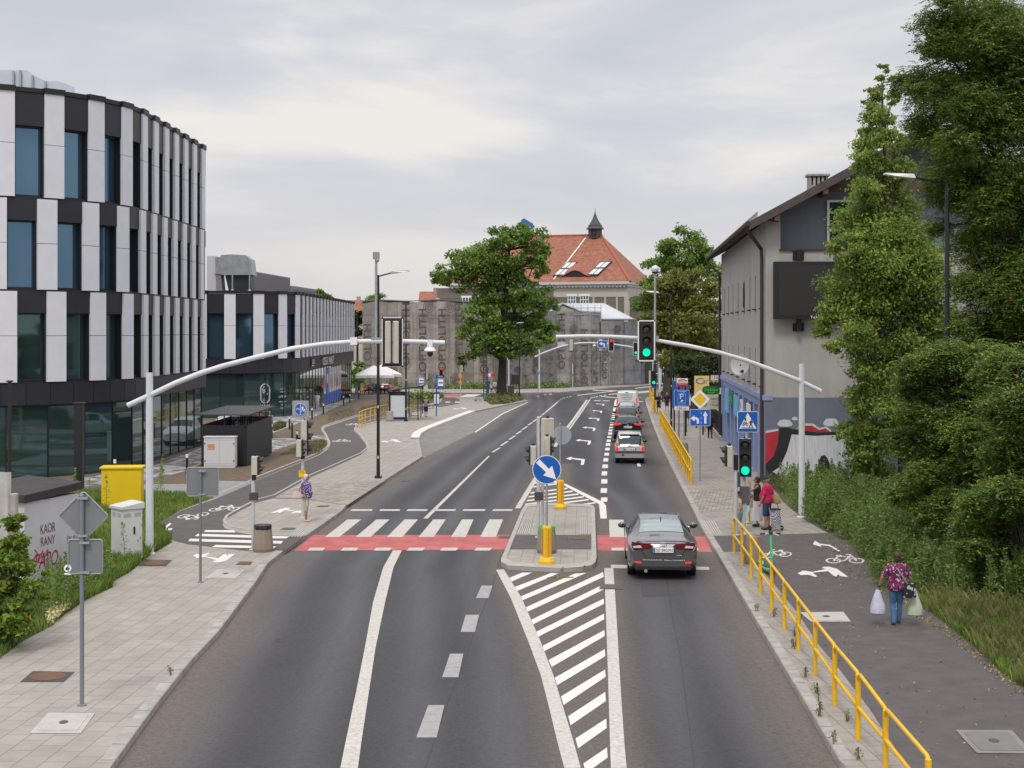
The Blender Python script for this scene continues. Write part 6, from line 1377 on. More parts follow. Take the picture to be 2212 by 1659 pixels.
def hut():
 a,b_,c=V((-12.3,36.2,0)),V((-11.6,38.4,0)),V((-13.9,36.9,0));d=c+(b_-a);zb,zt=-.35,2.14
 t=thing('hut','small white hut with a dark slab roof and red scribbles at the left edge','hut',(a.x,a.y,zb));o=V((a.x,a.y,0))
 WW=mat('white_render',(.60,.59,.62),.9,c2=(.52,.51,.53),vs=1.5,bump=.15,bs=70)
 mb=MB();mb.ext([V((p.x,p.y,0))-o for p in(a,b_,d,c)],(0,0,zt-zb));mb.build('wall',WW,t)
 cen=(a+b_+c+d)/4;q_=[cen+(p-cen)*1.08 for p in(a,b_,d,c)];zs=[zt-zb,zt-zb+.1,zt-zb+.2,zt-zb+.08]
 mb=MB();vs=[V((p.x,p.y,z))-o for p,z in zip(q_,zs)]+[V((p.x,p.y,z+.2))-o for p,z in zip(q_,zs)];mb.add(vs,[(3,2,1,0),(4,5,6,7),(0,1,5,4),(1,2,6,5),(2,3,7,6),(3,0,4,7)]);mb.build('roof',mat('roof_felt',(.04,.034,.036),.85,var=.2,vs=3),t)
 u=(b_-a).normalized();n=u.cross(V((0,0,1)));L=(b_-a).length
 mb=MB();pt=lambda s,z:a-o+u*(s*L)+n*.006+V((0,0,z-zb))
 for s,k,z,h,w in(('KAOR',.42,1.38,.25,.62),('RANY',.42,1.06,.23,.6),('ŚRUBA',.88,.98,.25,.5)):mb.text(s,pt(k,z),u,(0,0,1),h,w,.001,1)
 mb.text('PAPO',pt(.40,.58),u,V((0,0,1))+u*.2,.4,.95,.002,0)
 rr=random.Random(4)
 for k in range(3):mb.tube([pt(.18+.1*k+.05*math.sin(j*1.7+k),.78+.12*math.cos(j*1.3+k)-.02*j)for j in range(9)],.012,4,0)
 mb.build('graffiti',[mat('spray_red',(.35,.02,.06),.7),mat('spray_brown',(.16,.06,.05),.7)],t)
 p=P(9,1022,33);t=thing('fence','white corrugated fence sheet with a rough concrete post at the left edge','fence',(p.x,33,-.1));mb=MB();n=24;vs=[]
 for k in range(n+1):x=-1.4+1.55*k/n;y=.035*math.sin(k*1.6);vs+=[(x,y,0),(x,y,P(9,1020,33).z+.1),(x,y+.02,0),(x,y+.02,P(9,1020,33).z+.1)]
 mb.add(vs,[f for k in range(n)for f in((4*k,4*k+4,4*k+5,4*k+1),(4*k+2,4*k+3,4*k+7,4*k+6),(4*k+1,4*k+5,4*k+7,4*k+3))]);mb.build('sheet',mat('corrugated_white',(.5,.5,.5),.6,c2=(.4,.38,.35),vs=3),t)
 mb=MB();mb.bbox(.16,.3,-.08,.1,0,P(26,1066,33).z+.1,.02);mb.build('post',CONC,t)
hut()
def shelter():
 b=G(858,908.5,.12);Y=b.y;X=lambda x:xof(b,x);t=thing('bus_shelter','glass bus shelter with a black frame and a blank white poster case','bus shelter',b)
 hp=hgt(908.5-846,Y);mb=MB();x0,x1=X(840),X(876.5);mb.bbox(x0,x0+.14,-.1,.1,0,hp,.01);mb.bbox(x1-.06,x1,-.1,.1,0,hp,.01);mb.box(x0+.14,x1-.06,-.08,.08,.1,.28);mb.box(x0+.14,x1-.06,-.08,.08,hp-.28,hp);pc=mb.build('poster_case',BLACK,t)
 mb=MB();mb.box(x0+.14,x1-.06,-.05,.05,.28,hp-.28);mb.build('poster',mat('blank_poster',(.60,.64,.68),.25),pc)
 dv=V((X(902)-X(877),4.0,0));LL=4.0
 for(dx,dy)in((x1-.03,LL),(x0+.05,LL),(x1+.95,.3),(x1+.95,LL)):mb=MB();mb.box(dx-.04,dx+.04,dy-.04,dy+.04,0,hp+.12);mb.build('post',BLACK,t)
 mb=MB();mb.box(x0+.02,x0+.05,.15,LL,.3,hp);mb.box(x1+.93,x1+.95,.35,1.2,.3,hp);mb.build('glass_wall',clear('shelter_glass',(.25,.32,.30),.25),t)
 mb=MB()
 for k in range(9):y=-.25+(LL+.5)*k/8;mb.ext([(x0-.1,y,hp+.02),(x1+1.35,y,hp+.38),(x1+1.35,y,hp+.44),(x0-.1,y,hp+.08)],(0,.06,0))
 for x,z in((x0-.1,hp),(x1+1.3,hp+.36)):mb.box(x,x+.06,-.25,LL+.3,z,z+.07)
 mb.build('roof_frame',BLACK,t)
 mb=MB();mb.ext([(x0-.05,-.2,hp+.1),(x1+1.3,-.2,hp+.46),(x1+1.3,LL+.25,hp+.46),(x0-.05,LL+.25,hp+.1)],(0,0,.02));mb.build('roof_glass',clear('roof_glass',(.22,.27,.26),.6),t)
 mb=MB();mb.bbox(x1+.05,x1+.85,LL-.3,LL+.06,.85,1.02,.02);mb.box(x1+.1,x1+.8,LL-.1,LL-.04,.1,.2);mb.build('bench_board',YEL,t)
shelter()
def terrace():
 D=mat('terrace_paving',(.22,.21,.20),.9,var=.15);z=-.72
 mb=MB();mb.ext([(-17.9,158,z),(-12.6,160,z),(-12.2,169,z),(-26,169,z),(-26,164.3,z),(-17.9,164.3,z)],(0,0,-.8));struct(mb.build('terrace',D))
 CAN=mat('parasol_canvas',(.66,.64,.66),.8,var=.04)
 for i,(xa,Yc,lab)in enumerate(((808,161.5,'nearer large white square parasol with lettering on its edge'),(825,166.5,'farther large white parasol partly behind the nearer one'))):
  x=(xa-CX)*Yc/F;t=thing('parasol',lab,'parasol',(x,Yc,z),R(8),'white cafe parasols');h=3.25;e=2.15;w=2.15
  mb=MB();mb.lathe([(.3,0),(.3,.08),(.04,.1),(.035,h-.05)],10);mb.build('pole',WHITE,t)
  mb=MB();cs=[(-w,-w),(w,-w),(w,w),(-w,w)];n=8;ap=V((0,0,h));vs=[ap];ring_=[]
  for k in range(4):
   a,b=V((*cs[k],e)),V((*cs[(k+1)%4],e))
   for j in range(n):u=j/n;q_=a.lerp(b,u);q_.z-=.0;sag=.07*math.sin(math.pi*u);ring_.append(q_*(1-sag*.5)+V((0,0,sag*e*.5+sag)))
  m_=len(ring_);vs+=ring_+[p+V((0,0,-.3))for p in ring_]
  mb.add(vs,[(0,1+k,1+(k+1)%m_)for k in range(m_)]+[(1+k,1+m_+k,1+m_+(k+1)%m_,1+(k+1)%m_)for k in range(m_)]);c=mb.build('canopy',CAN,t)
  if i==0:mb=MB();mb.text('CAFE  ·  RESTAURACJA',(0,-w-.02,e-.14),(1,0,0),(0,0,1),.12,1.8,.01);mb.build('lettering',SBLACK,c)
 CH=mat('rattan_black',(.012,.012,.014),.6)
 tab=None
 for i,(x,y)in enumerate(((-16.0,160.6),(-14.6,161.0),(-13.6,163.0),(-15.6,164.8))):
  if tab is None:
   tab=t=thing('cafe_table','','table',(x,y,z),0,'cafe tables under the parasols');mb=MB();mb.lathe([(.42,.72),(.42,.75)],16);mb.build('table_top',CH,t);mb=MB();mb.lathe([(.25,0),(.25,.03),(.035,.05),(.035,.72)],10);mb.build('leg',CH,t)
  else:t=copy_tree(tab);t.location=(x,y,z)
  t['label']='black cafe table under the white parasols'
 pr=None
 for i,(x,y,a)in enumerate(((-16.7,160.4,90),(-15.3,160.7,-90),(-15.0,161.8,180),(-14.0,160.6,-80),(-13.0,162.6,-90),(-14.3,163.2,90),(-16.3,164.9,90),(-14.9,164.6,-90))):
  if pr is None:
   pr=t=thing('cafe_chair','','chair',(x,y,z),R(a),'cafe chairs under the parasols')
   mb=MB();mb.bbox(-.25,.25,-.25,.25,.40,.46,.02);mb.build('seat',CH,t);mb=MB();mb.bbox(-.25,.25,.2,.26,.46,.9,.02);mb.box(-.28,-.24,-.22,.22,.62,.66);mb.box(.24,.28,-.22,.22,.62,.66);mb.build('backrest',CH,t)
   for sx in(-1,1):
    for sy in(-1,1):mb=MB();mb.tube([(sx*.22,sy*.22,0),(sx*.22,sy*.2,.42)],.02,6);mb.build('leg',CH,t)
  else:t=copy_tree(pr);t.location=(x,y,z);t.rotation_euler.z=R(a)
  t['label']='black cafe chair under the white parasols'
 p=G(813,855,.12);t=thing('barrier_panel','grey barrier panel at the edge of the cafe terrace','panel',p);mb=MB();mb.box(-.45,.45,-.03,.03,.1,hgt(26,p.y));mb.build('board',mat('barrier_grey',(.35,.36,.38),.6),t);mb=MB();mb.box(-.5,.5,-.12,.12,0,.1);mb.build('foot',DARK,t)
terrace()
def boards():
 Y=101.0;zb=gz(Y)+.12
 def bd(name,lab,x0,x1,y0,y1,Yd,cols,fn=None,legs=True):
  p=P((x0+x1)/2,y1,Yd);z=gz(Yd)+.1;t=thing(name,lab,'board',(p.x,Yd,z));w=hgt(x1-x0,Yd);h=hgt(y1-y0,Yd);zz=p.z-z
  mb=MB();mb.bbox(-w/2,w/2,0,.12,zz,zz+h,.01);pn=mb.build('panel',cols[0],t)
  if legs:mb=MB();mb.box(-w/2+.1,-w/2+.2,.02,.1,0,zz);mb.box(w/2-.2,w/2-.1,.02,.1,0,zz);mb.build('posts',BLACK,t)
  if fn:fn(pn,w,h,zz)
 def f1(pn,w,h,zz):
  mb=MB();mb.box(-w/2,w/2,-.006,0,zz,zz+h*.45,0);mb.text('AUTO',(-w*.2,-.01,zz+h*.6),(1,0,0),(0,0,1),h*.13,w*.33,.002,1);mb.text('WALD',(w*.17,-.01,zz+h*.6),(1,0,0),(0,0,1),h*.13,w*.33,.002,0)
  for k,s in enumerate(('KONSERWACJA PODWOZI','WYMIANA, WYCISZANIE')):mb.text(s,(0,-.012,zz+h*(.36-.12*k)),(1,0,0),(0,0,1),h*.07,w*.8,.002,2)
  mb.text('794 064 661',(0,-.012,zz+h*.1),(1,0,0),(0,0,1),h*.1,w*.6,.002,1)
  mb.tube([(w*(-.35+.08*k),-.01,zz+h*(.72+.16*math.sin(math.pi*k/9)))for k in range(10)],.03,4,0);mb.build('print',[mat('board_red',(.50,.02,.03),.5),SBLACK,SWHITE],pn)
 bd('advert_board','white and red car-service advert board above the parking sign',1462,1486,817.5,835.5,95,[SWHITE],f1)
 bd('advert_board','plain blue board behind the car-service advert',1452,1487,823,882,99,[mat('board_blue',(.03,.12,.36),.6)])
 def f2(pn,w,h,zz):
  mb=MB();mb.text('C',(-w*.15,-.01,zz+h*.82),(1,0,0),(0,0,1),h*.22,w*.5,.002,0);mb.text('ar',(w*.25,-.01,zz+h*.8),(1,0,0),(0,0,1),h*.12,w*.35,.002,0);mb.text('2',(-w*.2,-.01,zz+h*.25),(1,0,0),(0,0,1),h*.25,w*.35,.002,1);mb.build('print',[BLUEH,SBLACK],pn)
 bd('advert_board','tall yellow board with blue letters under the dark trees',1500,1532,812,874,104,[mat('board_yellow',(.70,.52,.16),.6)],f2)
 def f3(pn,w,h,zz):
  mb=MB();mb.text('GAWRA',(w*.2,-.01,zz+h*.7),(1,0,0),(0,0,1),h*.16,w*.5,.002);mb.text('TAQUERIA',(w*.2,-.01,zz+h*.28),(1,0,0),(0,0,1),h*.16,w*.55,.002);mb.box(w*.0,w*.45,-.01,0,zz+h*.48,zz+h*.5);mb.tube([(-w*.3+w*.08*math.cos(k*.7),-.01,zz+h*.5+h*.3*math.sin(k*.7))for k in range(10)],.02,4);mb.build('print',SBLACK,pn)
 bd('advert_board','cream board with dark lettering low under the green shop sign',1514,1560,852,884,96,[mat('board_cream',(.55,.52,.42),.6)],f3)
 p=P(1520,960,92);t=thing('fence','dark picket fence with hedge behind the person in black','fence',(p.x,0,gz(95)+.1));mb=MB();FB=mat('fence_black',(.015,.015,.016),.5)
 for k in range(52):y=90+k*.3;x=(11.2+.078*(y-63.4))-.1-p.x;mb.box(x-.015,x+.015,y,y+.03,.3,1.75)
 mb.build('pickets',FB,t);mb=MB()
 for z in(.5,1.6):mb.tube([(11.2+.078*(y-63.4)-.1-p.x,y,z)for y in(90,98,105.6)],.03,5)
 mb.build('rails',FB,t);mb=MB();mb.ext([(11.2+.078*(y-63.4)+o-p.x,y,0)for y,o in((90,-.25),(105.6,-.25),(105.6,.1),(90,.1))],(0,0,.35));mb.build('base_wall',CONC,t)
 for x,y0,y1,lab in((1086,851,829,'grey cabinet beside the big tree trunk'),(1099,851,832,'low brown box right of the grey cabinet by the tree')):
  p=G(x,y0+1,.12);h=hgt(y0-y1,p.y);t=thing('utility_cabinet',lab,'cabinet',p+V((.2,0,0)));mb=MB();mb.bbox(-.35,.45,0,.5,0,h,.02);mb.build('housing',GREYP if x<1090 else mat('brown_box',(.13,.11,.09),.7),t);mb=MB();mb.bbox(-.3,.4,-.012,0,.1,h-.1,.004);mb.build('door',GREYP if x<1090 else mat('brown_box',(.13,.11,.09),.7),t)
 b=G(1048,862,.14);t=thing('lattice_pole','dark lattice utility pole with a blue pipe left of the big tree','pole',b);h=hgt(862-738,b.y);mb=MB();mb.box(-.22,-.12,-.1,.1,0,h);mb.box(.12,.22,-.1,.1,0,h)
 for k in range(24):mb.box(-.13,.13,-.06,.06,k*h/24,k*h/24+.08)
 mb.build('lattice',mat('pole_brown',(.05,.045,.045),.7),t);mb=MB();mb.tube([(.3,-.1,0),(.3,-.1,h*.55)],.06,6);mb.build('pipe',BLUE,t)
 p=G(1056,846,.12);t=thing('barrier_panel','small red and white barrier sign behind the distant family','panel',p);mb=MB();mb.box(-.75,-.25,0,.05,1.9,2.3,0);mb.box(-.25,.25,0,.05,1.9,2.3,1);mb.box(.25,.75,0,.05,1.9,2.3,0);mb.build('board',[RED,SWHITE],t);mb=MB();mb.box(-.04,.04,.02,.06,0,1.9);mb.build('post',GALV,t)
boards()
# ------------------------------------------------------------------ vehicles
TAIL=mat('tail_light_red',(.13,.004,.008),.12,coat=.6);TAILON=mat('tail_light_lit',(.9,.02,.015),.2,emit=.55);INDIC=mat('indicator_orange',(.65,.22,.02),.2);CLEARL=mat('reversing_light',(.62,.6,.6),.12)
CGL=mat('car_glass',(.05,.065,.07),.04,.55,spec=.8);CGD=mat('dark_car_glass',(.02,.024,.028),.05,.4,spec=.8)
def paint(n,c,metal=.6,rough=.28):return mat(n,c,rough,metal,coat=.7)
def catmull(c,sub):
 n=len(c);o=[]
 for i in range(n-1):
  p0,p1,p2,p3=c[max(i-1,0)],c[i],c[i+1],c[min(i+2,n-1)]
  for k in range(sub):
   t=k/sub;o.append(tuple(.5*(2*p1[a]+(p2[a]-p0[a])*t+(2*p0[a]-5*p1[a]+4*p2[a]-p3[a])*t*t+(3*p1[a]-p0[a]-3*p2[a]+p3[a])*t**3)for a in(0,1)))
 return o+[tuple(c[-1])]
def car(label,cat,pos,head_deg,W,prof,body,wheel_r,axles,rear_glass,front_glass,side_glass,lights,plate,gl=CGD,extras=None,lower=BLKPL,name='car',mirrors=(.62,1.0),rail=False,group='cars queueing in the right lane'):
 t=thing(name,label,cat,pos,R(-head_deg),group);sub=4
 pr=np.array(prof);L=pr[-1,0];yy=np.arange(0,L+.001,.06);cols=[]
 for c in range(1,7):
  v=np.interp(yy,pr[:,0],pr[:,c]);k=np.exp(-np.linspace(-1.6,1.6,5)**2);k/=k.sum();v2=np.convolve(np.pad(v,2,'edge'),k,'valid');cols.append(v2)
 def ringat(y):
  zb,wl,zs,ws,zt,wt=[np.interp(y,yy,c)for c in cols]
  e=min(y,L-y);sh=1-.08*max(0,1-e/.22)**2
  z5=min(zs+.02,zt-.012);z6=max(zt-.075,z5+.35*(zt-z5))
  c=[(0,zb),(.85*wl,zb),(wl,zb+.12),(.5*(wl+ws)+.015,(zb+zs)/2),(ws,zs-.04),(ws*.972,z5),(wt,z6),(wt*.84,zt-.01),(0,zt+.02)]
  return[(x*sh,z)for x,z in catmull(c,sub)]
 N=8*sub
 def S(y,v):
  r=ringat(y);i=min(int(v*sub),N-1);f=v*sub-i;a,b=r[i],r[i+1];return(a[0]+(b[0]-a[0])*f,a[1]+(b[1]-a[1])*f)
 mb=MB();rings=[]
 for y in yy:
  r=ringat(y);rings.append(r);mb.v+=[(x,y,z)for x,z in r]+[(-x,y,z)for x,z in r[-2:0:-1]]
 n=2*N
 for i in range(len(yy)-1):
  for j in range(n):q_=(j+1)%n;mb.f.append([i*n+j,i*n+q_,(i+1)*n+q_,(i+1)*n+j]);mb.mi.append(1 if min(j,n-j-1)<sub*1.6 else 0)
 mb.f.append(list(range(n)));mb.mi.append(0);mb.f.append([(len(yy)-1)*n+j for j in range(n-1,-1,-1)]);mb.mi.append(0)
 bo=mb.build('body',[body,lower],t,True)
 def patch(nm,y0,y1,va,vb,sides,mt,off=.006,ny=8,nv=6,trim=None):
  for s in sides:
   mb=MB()
   for i in range(ny+1):
    y=y0+(y1-y0)*i/ny
    for j in range(nv+1):
     a=va(i/ny)if callable(va)else va;v=a+(vb-a)*j/nv;x,z=S(y,v);x2,z2=S(y+.03,v);x3,z3=S(y,v+.1)
     nn=V((x2-x,.03,z2-z)).cross(V((x3-x,0,z3-z)));nn=nn.normalized()if nn.length>1e-9 else V((0,0,1))
     if nn.z<0 and v>6:nn=-nn
     if v<=6 and nn.x<0:nn=-nn
     p=V((x,y,z))+nn*off;mb.v.append((s*p.x,p.y,p.z))
   if s==0:pass
   for i in range(ny):
    for j in range(nv):a=i*(nv+1)+j;mb.f.append([a,a+1,a+nv+2,a+nv+1]);mb.mi.append(0)
   yield mb
 def both(nm,y0,y1,va,vb,mt,off=.006):
  ms=list(patch(nm,y0,y1,va,vb,(1,-1),mt,off));m=ms[0];o=len(m.v);m.v+=ms[1].v;m.f+=[[a+o for a in f]for f in ms[1].f];m.mi+=ms[1].mi;return m.build(nm,mt,t,True)
 both('rear_window',rear_glass[0],rear_glass[1],rear_glass[2]if len(rear_glass)>2 else 6.35,8,gl,.008);both('windscreen',front_glass[0],front_glass[1],6.3,8,CGD)
 for s in(1,-1):
  for(a,b)in side_glass:
   for m in patch('w',a,b,5.25,6.05,(s,),CGD):m.build('side_window',CGD,t,True)
 for ya in axles:
  for s in(-1,1):
   M=T((s*(W/2-.13),ya,wheel_r))@Matrix.Rotation(R(90),4,'Y');tw=.21
   mb=MB();mb.lathe([(wheel_r*.62,-tw/2),(wheel_r*.94,-tw/2),(wheel_r,-tw*.35),(wheel_r,tw*.35),(wheel_r*.94,tw/2),(wheel_r*.62,tw/2)],24,M=M);w=mb.build('wheel',RUBBER,t,True)
   mb=MB();mb.lathe([(wheel_r*.62,-tw*.3),(wheel_r*.6,tw*.42*s+.0),(wheel_r*.2,tw*.46*s)]if s>0 else[(wheel_r*.2,-tw*.46),(wheel_r*.6,-tw*.42),(wheel_r*.62,tw*.3)],14,M=M);mb.build('rim',GALV,w)
   mb=MB();mb.lathe([(wheel_r*1.14,-.08),(wheel_r*1.14,.08)],24,M=T((s*(W/2-.082),ya,wheel_r))@Matrix.Rotation(R(90),4,'Y'));mb.build('wheel_arch',BLKPL,t)
 for s in(-1,1):
  mb=MB();my=L*mirrors[0];mz=mirrors[1];mb.ball((s*(W/2+.10),my,mz),(.125,.09,.085),12,8);mb.tube([(s*(W/2-.08),my+.02,mz-.06),(s*(W/2+.06),my,mz-.04)],.03,6);m_=mb.build('mirror',body if 'white' in label or 'grey' in label else BLKPL,t,True)
  mb=MB();mb.ball((s*(W/2+.10),my-.065,mz),(.10,.03,.068),12,6);mb.build('mirror_glass',CGL,m_,True)
 for nm,pts,mt,y in lights:
  for s in((1,-1)if nm!='emblem' else(1,)):
   mb=MB();mb.ext([(s*x,y,z)for x,z in pts],(0,.07,0));mb.build(nm,mt,t)
 if plate:
  txt,z,y=plate[:3];mb=MB();mb.bbox(-.27,.27,y,y+.05,z-.065,z+.065,.008);p=mb.build('number_plate',SWHITE,t)
  mb=MB();mb.text(txt,(.025,y-.002,z),(1,0,0),(0,0,1),.082,.43,.001,1);mb.box(-.262,-.215,y-.003,y-.001,z-.058,z+.058,0);mb.build('lettering',[BLUE,SBLACK],p)
 if extras:extras(t,lambda nm,fn,mt:(lambda m:(fn(m),m.build(nm,mt,t))[1])(MB()),S)
 if rail:
  for s in(-1,1):
   mb=MB();pts=[]
   for k in range(9):y=rail[0]+(rail[1]-rail[0])*k/8;x,z=S(y,6.6);pts.append((s*x,y,z+(.06 if 0<k<8 else .0)))
   mb.tube(pts,.018,6);mb.build('roof_rail',CHROME,t,True)
 return t
def at(x,y,back,deg):
 p=G(x,y,0);a=R(deg);return p-V((math.sin(a),math.cos(a),0))*back+V((0,0,.01))
GREYC=paint('grey_metallic_paint',(.19,.187,.195),.8,.25)
def saloon_x(t,add,S):
 add('bumper_insert',lambda m:(m.ext([(-.80,-.035,.42),(-.70,-.05,.36),(.70,-.05,.36),(.80,-.035,.42),(.72,-.05,.28),(-.72,-.05,.28)],(0,.15,0)),m.box(-.6,.6,-.055,-.04,.30,.33)),BLKPL)
 add('boot_lip',lambda m:m.tube([(-.70,.10,1.005),(-.45,.04,1.03),(0,.02,1.04),(.45,.04,1.03),(.70,.10,1.005)],.022,8),GREYC)
 add('boot_seam',lambda m:m.tube([(-.66,-.022,.96),(-.50,-.03,.66),(-.42,-.032,.61),(.42,-.032,.61),(.50,-.03,.66),(.66,-.022,.96)],.007,5),SBLACK)
 add('chrome_strip',lambda m:m.box(-.30,.30,-.034,-.02,.868,.88),CHROME)
 def emb(m):m.tube([(.085*math.cos(a),-.035,.93+.06*math.sin(a))for a in[i*.4488 for i in range(15)]],.009,6);m.tube([(.05*math.cos(a),-.038,.945+.022*math.sin(a))for a in[i*.4488 for i in range(15)]],.007,5);m.tube([(.022*math.cos(a),-.038,.925+.048*math.sin(a))for a in[i*.4488 for i in range(15)]],.007,5)
 add('emblem',emb,CHROME)
 def tx(m):m.text('TOYOTA JA-NOW-AN',(-.30,-.045,.535),(1,0,0),(0,0,1),.040,.50,.001);m.text('•  Zabrze, ul. Knurowska 8',(.27,-.045,.533),(1,0,0),(0,0,1),.042,.58,.001);m.text('C  A  M  R  Y',(0,-.036,.855),(1,0,0),(0,0,1),.018,.42,.001);m.text('HYBRID',(.42,-.036,.66),(1,0,0),(0,0,1),.022,.13,.001)
 add('lettering',tx,SWHITE)
 add('roof_fin',lambda m:m.ext([(-.015,1.42,1.40),(-.015,1.60,1.41),(-.015,1.46,1.49)],(.03,0,0)),BLKPL);add('exhaust_tip',lambda m:m.tube([(-.46,-.06,.25),(-.46,.1,.25)],.045,10),GALV)
 add('boot_handle_recess',lambda m:m.box(-.33,.33,-.027,-.01,.71,.875),mat('plate_recess',(.05,.05,.052),.5))
prof=[(0,.36,.80,.72,.86,.76,.66),(.04,.30,.86,.84,.89,.95,.70),(.10,.26,.88,.88,.905,1.02,.72),(.35,.22,.90,.92,.915,1.075,.70),(.72,.2,.91,.94,.92,1.13,.66),(1.2,.2,.91,.95,.92,1.33,.60),(1.62,.2,.91,.95,.92,1.41,.585),(2.3,.2,.91,.94,.92,1.445,.60),(3.0,.2,.91,.93,.92,1.41,.60),(3.45,.2,.91,.93,.915,1.22,.66),(3.85,.2,.91,.92,.91,1.02,.72),(4.5,.22,.88,.85,.88,.86,.70),(4.8,.26,.78,.68,.78,.72,.6),(4.88,.32,.6,.6,.6,.64,.5)]
tl=[(.26,.90),(.36,.965),(.62,.985),(.83,1.01),(.845,.93),(.80,.83),(.58,.815),(.34,.855)]
car('grey saloon driving away over the red cycle crossing, nearest to the camera','car',at(1428.4,1239,1.08,3.2),3.2,1.84,prof,GREYC,.335,(1.08,3.9),(.80,1.52),(3.08,3.8),[(1.35,2.2),(2.27,3.05)],[('tail_light',tl,TAIL,-.028),('reversing_light',[(.56,.855),(.60,.92),(.80,.90),(.78,.85)],CLEARL,-.034),('reflector',[(.58,.44),(.74,.46),(.74,.49),(.58,.475)],TAILON,-.05)],('SZ 8403N',.80,-.06),mat('bright_rear_glass',(.34,.39,.38),.05,.85),saloon_x,name='car',mirrors=(.66,1.02))
SILV=paint('silver_paint',(.62,.62,.62),.35,.3)
def compact_x(t,add,S):
 add('bumper',lambda m:(m.bbox(-.76,.76,-.07,.2,.30,.56,.05)),mat('silver_bumper',(.40,.40,.40),.45,.4));add('bumper_strip',lambda m:m.bbox(-.77,.77,-.085,.1,.56,.66,.02),mat('bumper_grey',(.07,.07,.08),.6))
 add('wiper',lambda m:m.tube([(-.08,-.015,.95),(.08,.02,1.0),(.42,.03,1.06)],.012,5),SBLACK);add('plate_recess',lambda m:m.box(-.33,.33,-.028,-.01,.67,.83),mat('silver_recess',(.25,.25,.25),.5,.3));add('fog_lamp',lambda m:m.ext([(-.44,-.078,.45),(-.40,-.078,.49),(-.32,-.078,.49),(-.28,-.078,.45),(-.32,-.078,.41),(-.40,-.078,.41)],(0,.03,0)),TAIL)
 add('emblem',lambda m:m.tube([(.05*math.cos(a),-.022,.90+.028*math.sin(a))for a in[i*.4488 for i in range(15)]],.006,5),CHROME);add('roof_spoiler',lambda m:m.bbox(-.52,.52,.20,.42,1.50,1.545,.01),SILV)
prof=[(0,.34,.70,.74,.735,.86,.58),(.03,.30,.735,.90,.745,.97,.58),(.08,.26,.74,.93,.748,1.02,.60),(.22,.22,.745,.95,.75,1.33,.60),(.34,.2,.745,.95,.75,1.53,.59),(.8,.2,.745,.94,.75,1.575,.60),(1.7,.2,.745,.94,.75,1.58,.60),(2.3,.2,.745,.93,.75,1.50,.58),(2.85,.2,.74,.92,.745,1.05,.58),(3.2,.22,.72,.86,.72,.92,.55),(3.45,.26,.65,.68,.66,.72,.5),(3.5,.3,.6,.6,.6,.64,.48)]
car('silver compact hatchback waiting last in the queue','car',at(1360,999.4,.62,3.6),3.6,1.50,prof,SILV,.28,(.62,2.98),(.055,.30,6.02),(2.36,2.8),[(.5,1.35),(1.42,2.2)],[('tail_light',[(.60,.66),(.60,.86),(.735,.86),(.735,.64)],TAILON,-.025),('indicator',[(.59,.92),(.60,1.06),(.70,1.06),(.735,.92)],INDIC,-.012),('reversing_light',[(.60,.865),(.735,.865),(.735,.915),(.595,.915)],CLEARL,-.02)],('SG 54628',.745,-.05),CGL,compact_x,mirrors=(.66,1.0))
BLKC=paint('black_car_paint',(.010,.010,.012),.0,.15);DKC=paint('dark_blue_grey_paint',(.022,.023,.028),.3,.2)
def estate_x(t,add,S):
 add('emblem',lambda m:(m.lathe([(.06,-.01),(.06,.01)],16,M=T((0,-.03,.93))@Matrix.Rotation(R(90),4,'X'))),CHROME);add('bumper',lambda m:m.bbox(-.88,.88,-.08,.2,.34,.60,.06),BLKC);add('wiper',lambda m:m.tube([(0,.0,1.06),(.4,.05,1.10)],.015,5),SBLACK);add('bumper_reflector',lambda m:(m.box(-.78,-.5,-.088,-.08,.42,.45),m.box(.5,.78,-.088,-.08,.42,.45)),TAIL);add('roof_fin',lambda m:m.ext([(-.02,.7,1.50),(-.02,.95,1.51),(-.02,.75,1.60)],(.04,0,0)),BLKPL)
prof=[(0,.34,.82,.84,.88,.98,.68),(.04,.28,.88,.95,.90,1.06,.68),(.1,.24,.90,.99,.91,1.12,.68),(.38,.2,.91,1.0,.915,1.44,.63),(.7,.2,.91,.99,.915,1.49,.62),(2.0,.2,.91,.98,.915,1.51,.62),(3.0,.2,.91,.96,.915,1.42,.61),(3.75,.2,.91,.94,.91,1.02,.7),(4.4,.22,.87,.84,.88,.88,.68),(4.77,.3,.7,.62,.7,.68,.55)]
lt=[('tail_light',[(.42,.95),(.44,1.03),(.88,1.02),(.885,.93),(.80,.90)],TAILON,-.03)]
car('black estate car with chrome roof rails, directly in front of the silver compact','car',at(1356,947,1.0,4.2),4.2,1.83,prof,BLKC,.33,(1.0,3.8),(.1,.40,6.1),(3.1,3.7),[(.6,1.3),(1.38,2.2),(2.27,3.0)],lt,('SBB CC27',.80,-.05),CGL,estate_x,rail=(.6,2.9))
car('dark hatchback with glowing brake lights, two ahead of the silver compact','car',at(1355.5,923,.95,5),5,1.80,[(a*.92,b,c,d,e_,f*1.015,g)for a,b,c,d,e_,f,g in prof],DKC,.33,(.95,3.5),(.1,.38,6.1),(2.9,3.4),[(.6,1.3),(1.38,2.0),(2.1,2.8)],[('tail_light',[(.42,.88),(.44,.95),(.86,1.0),(.87,.90),(.7,.86)],TAILON,-.03)],None,CGL,estate_x,rail=(.6,2.7))
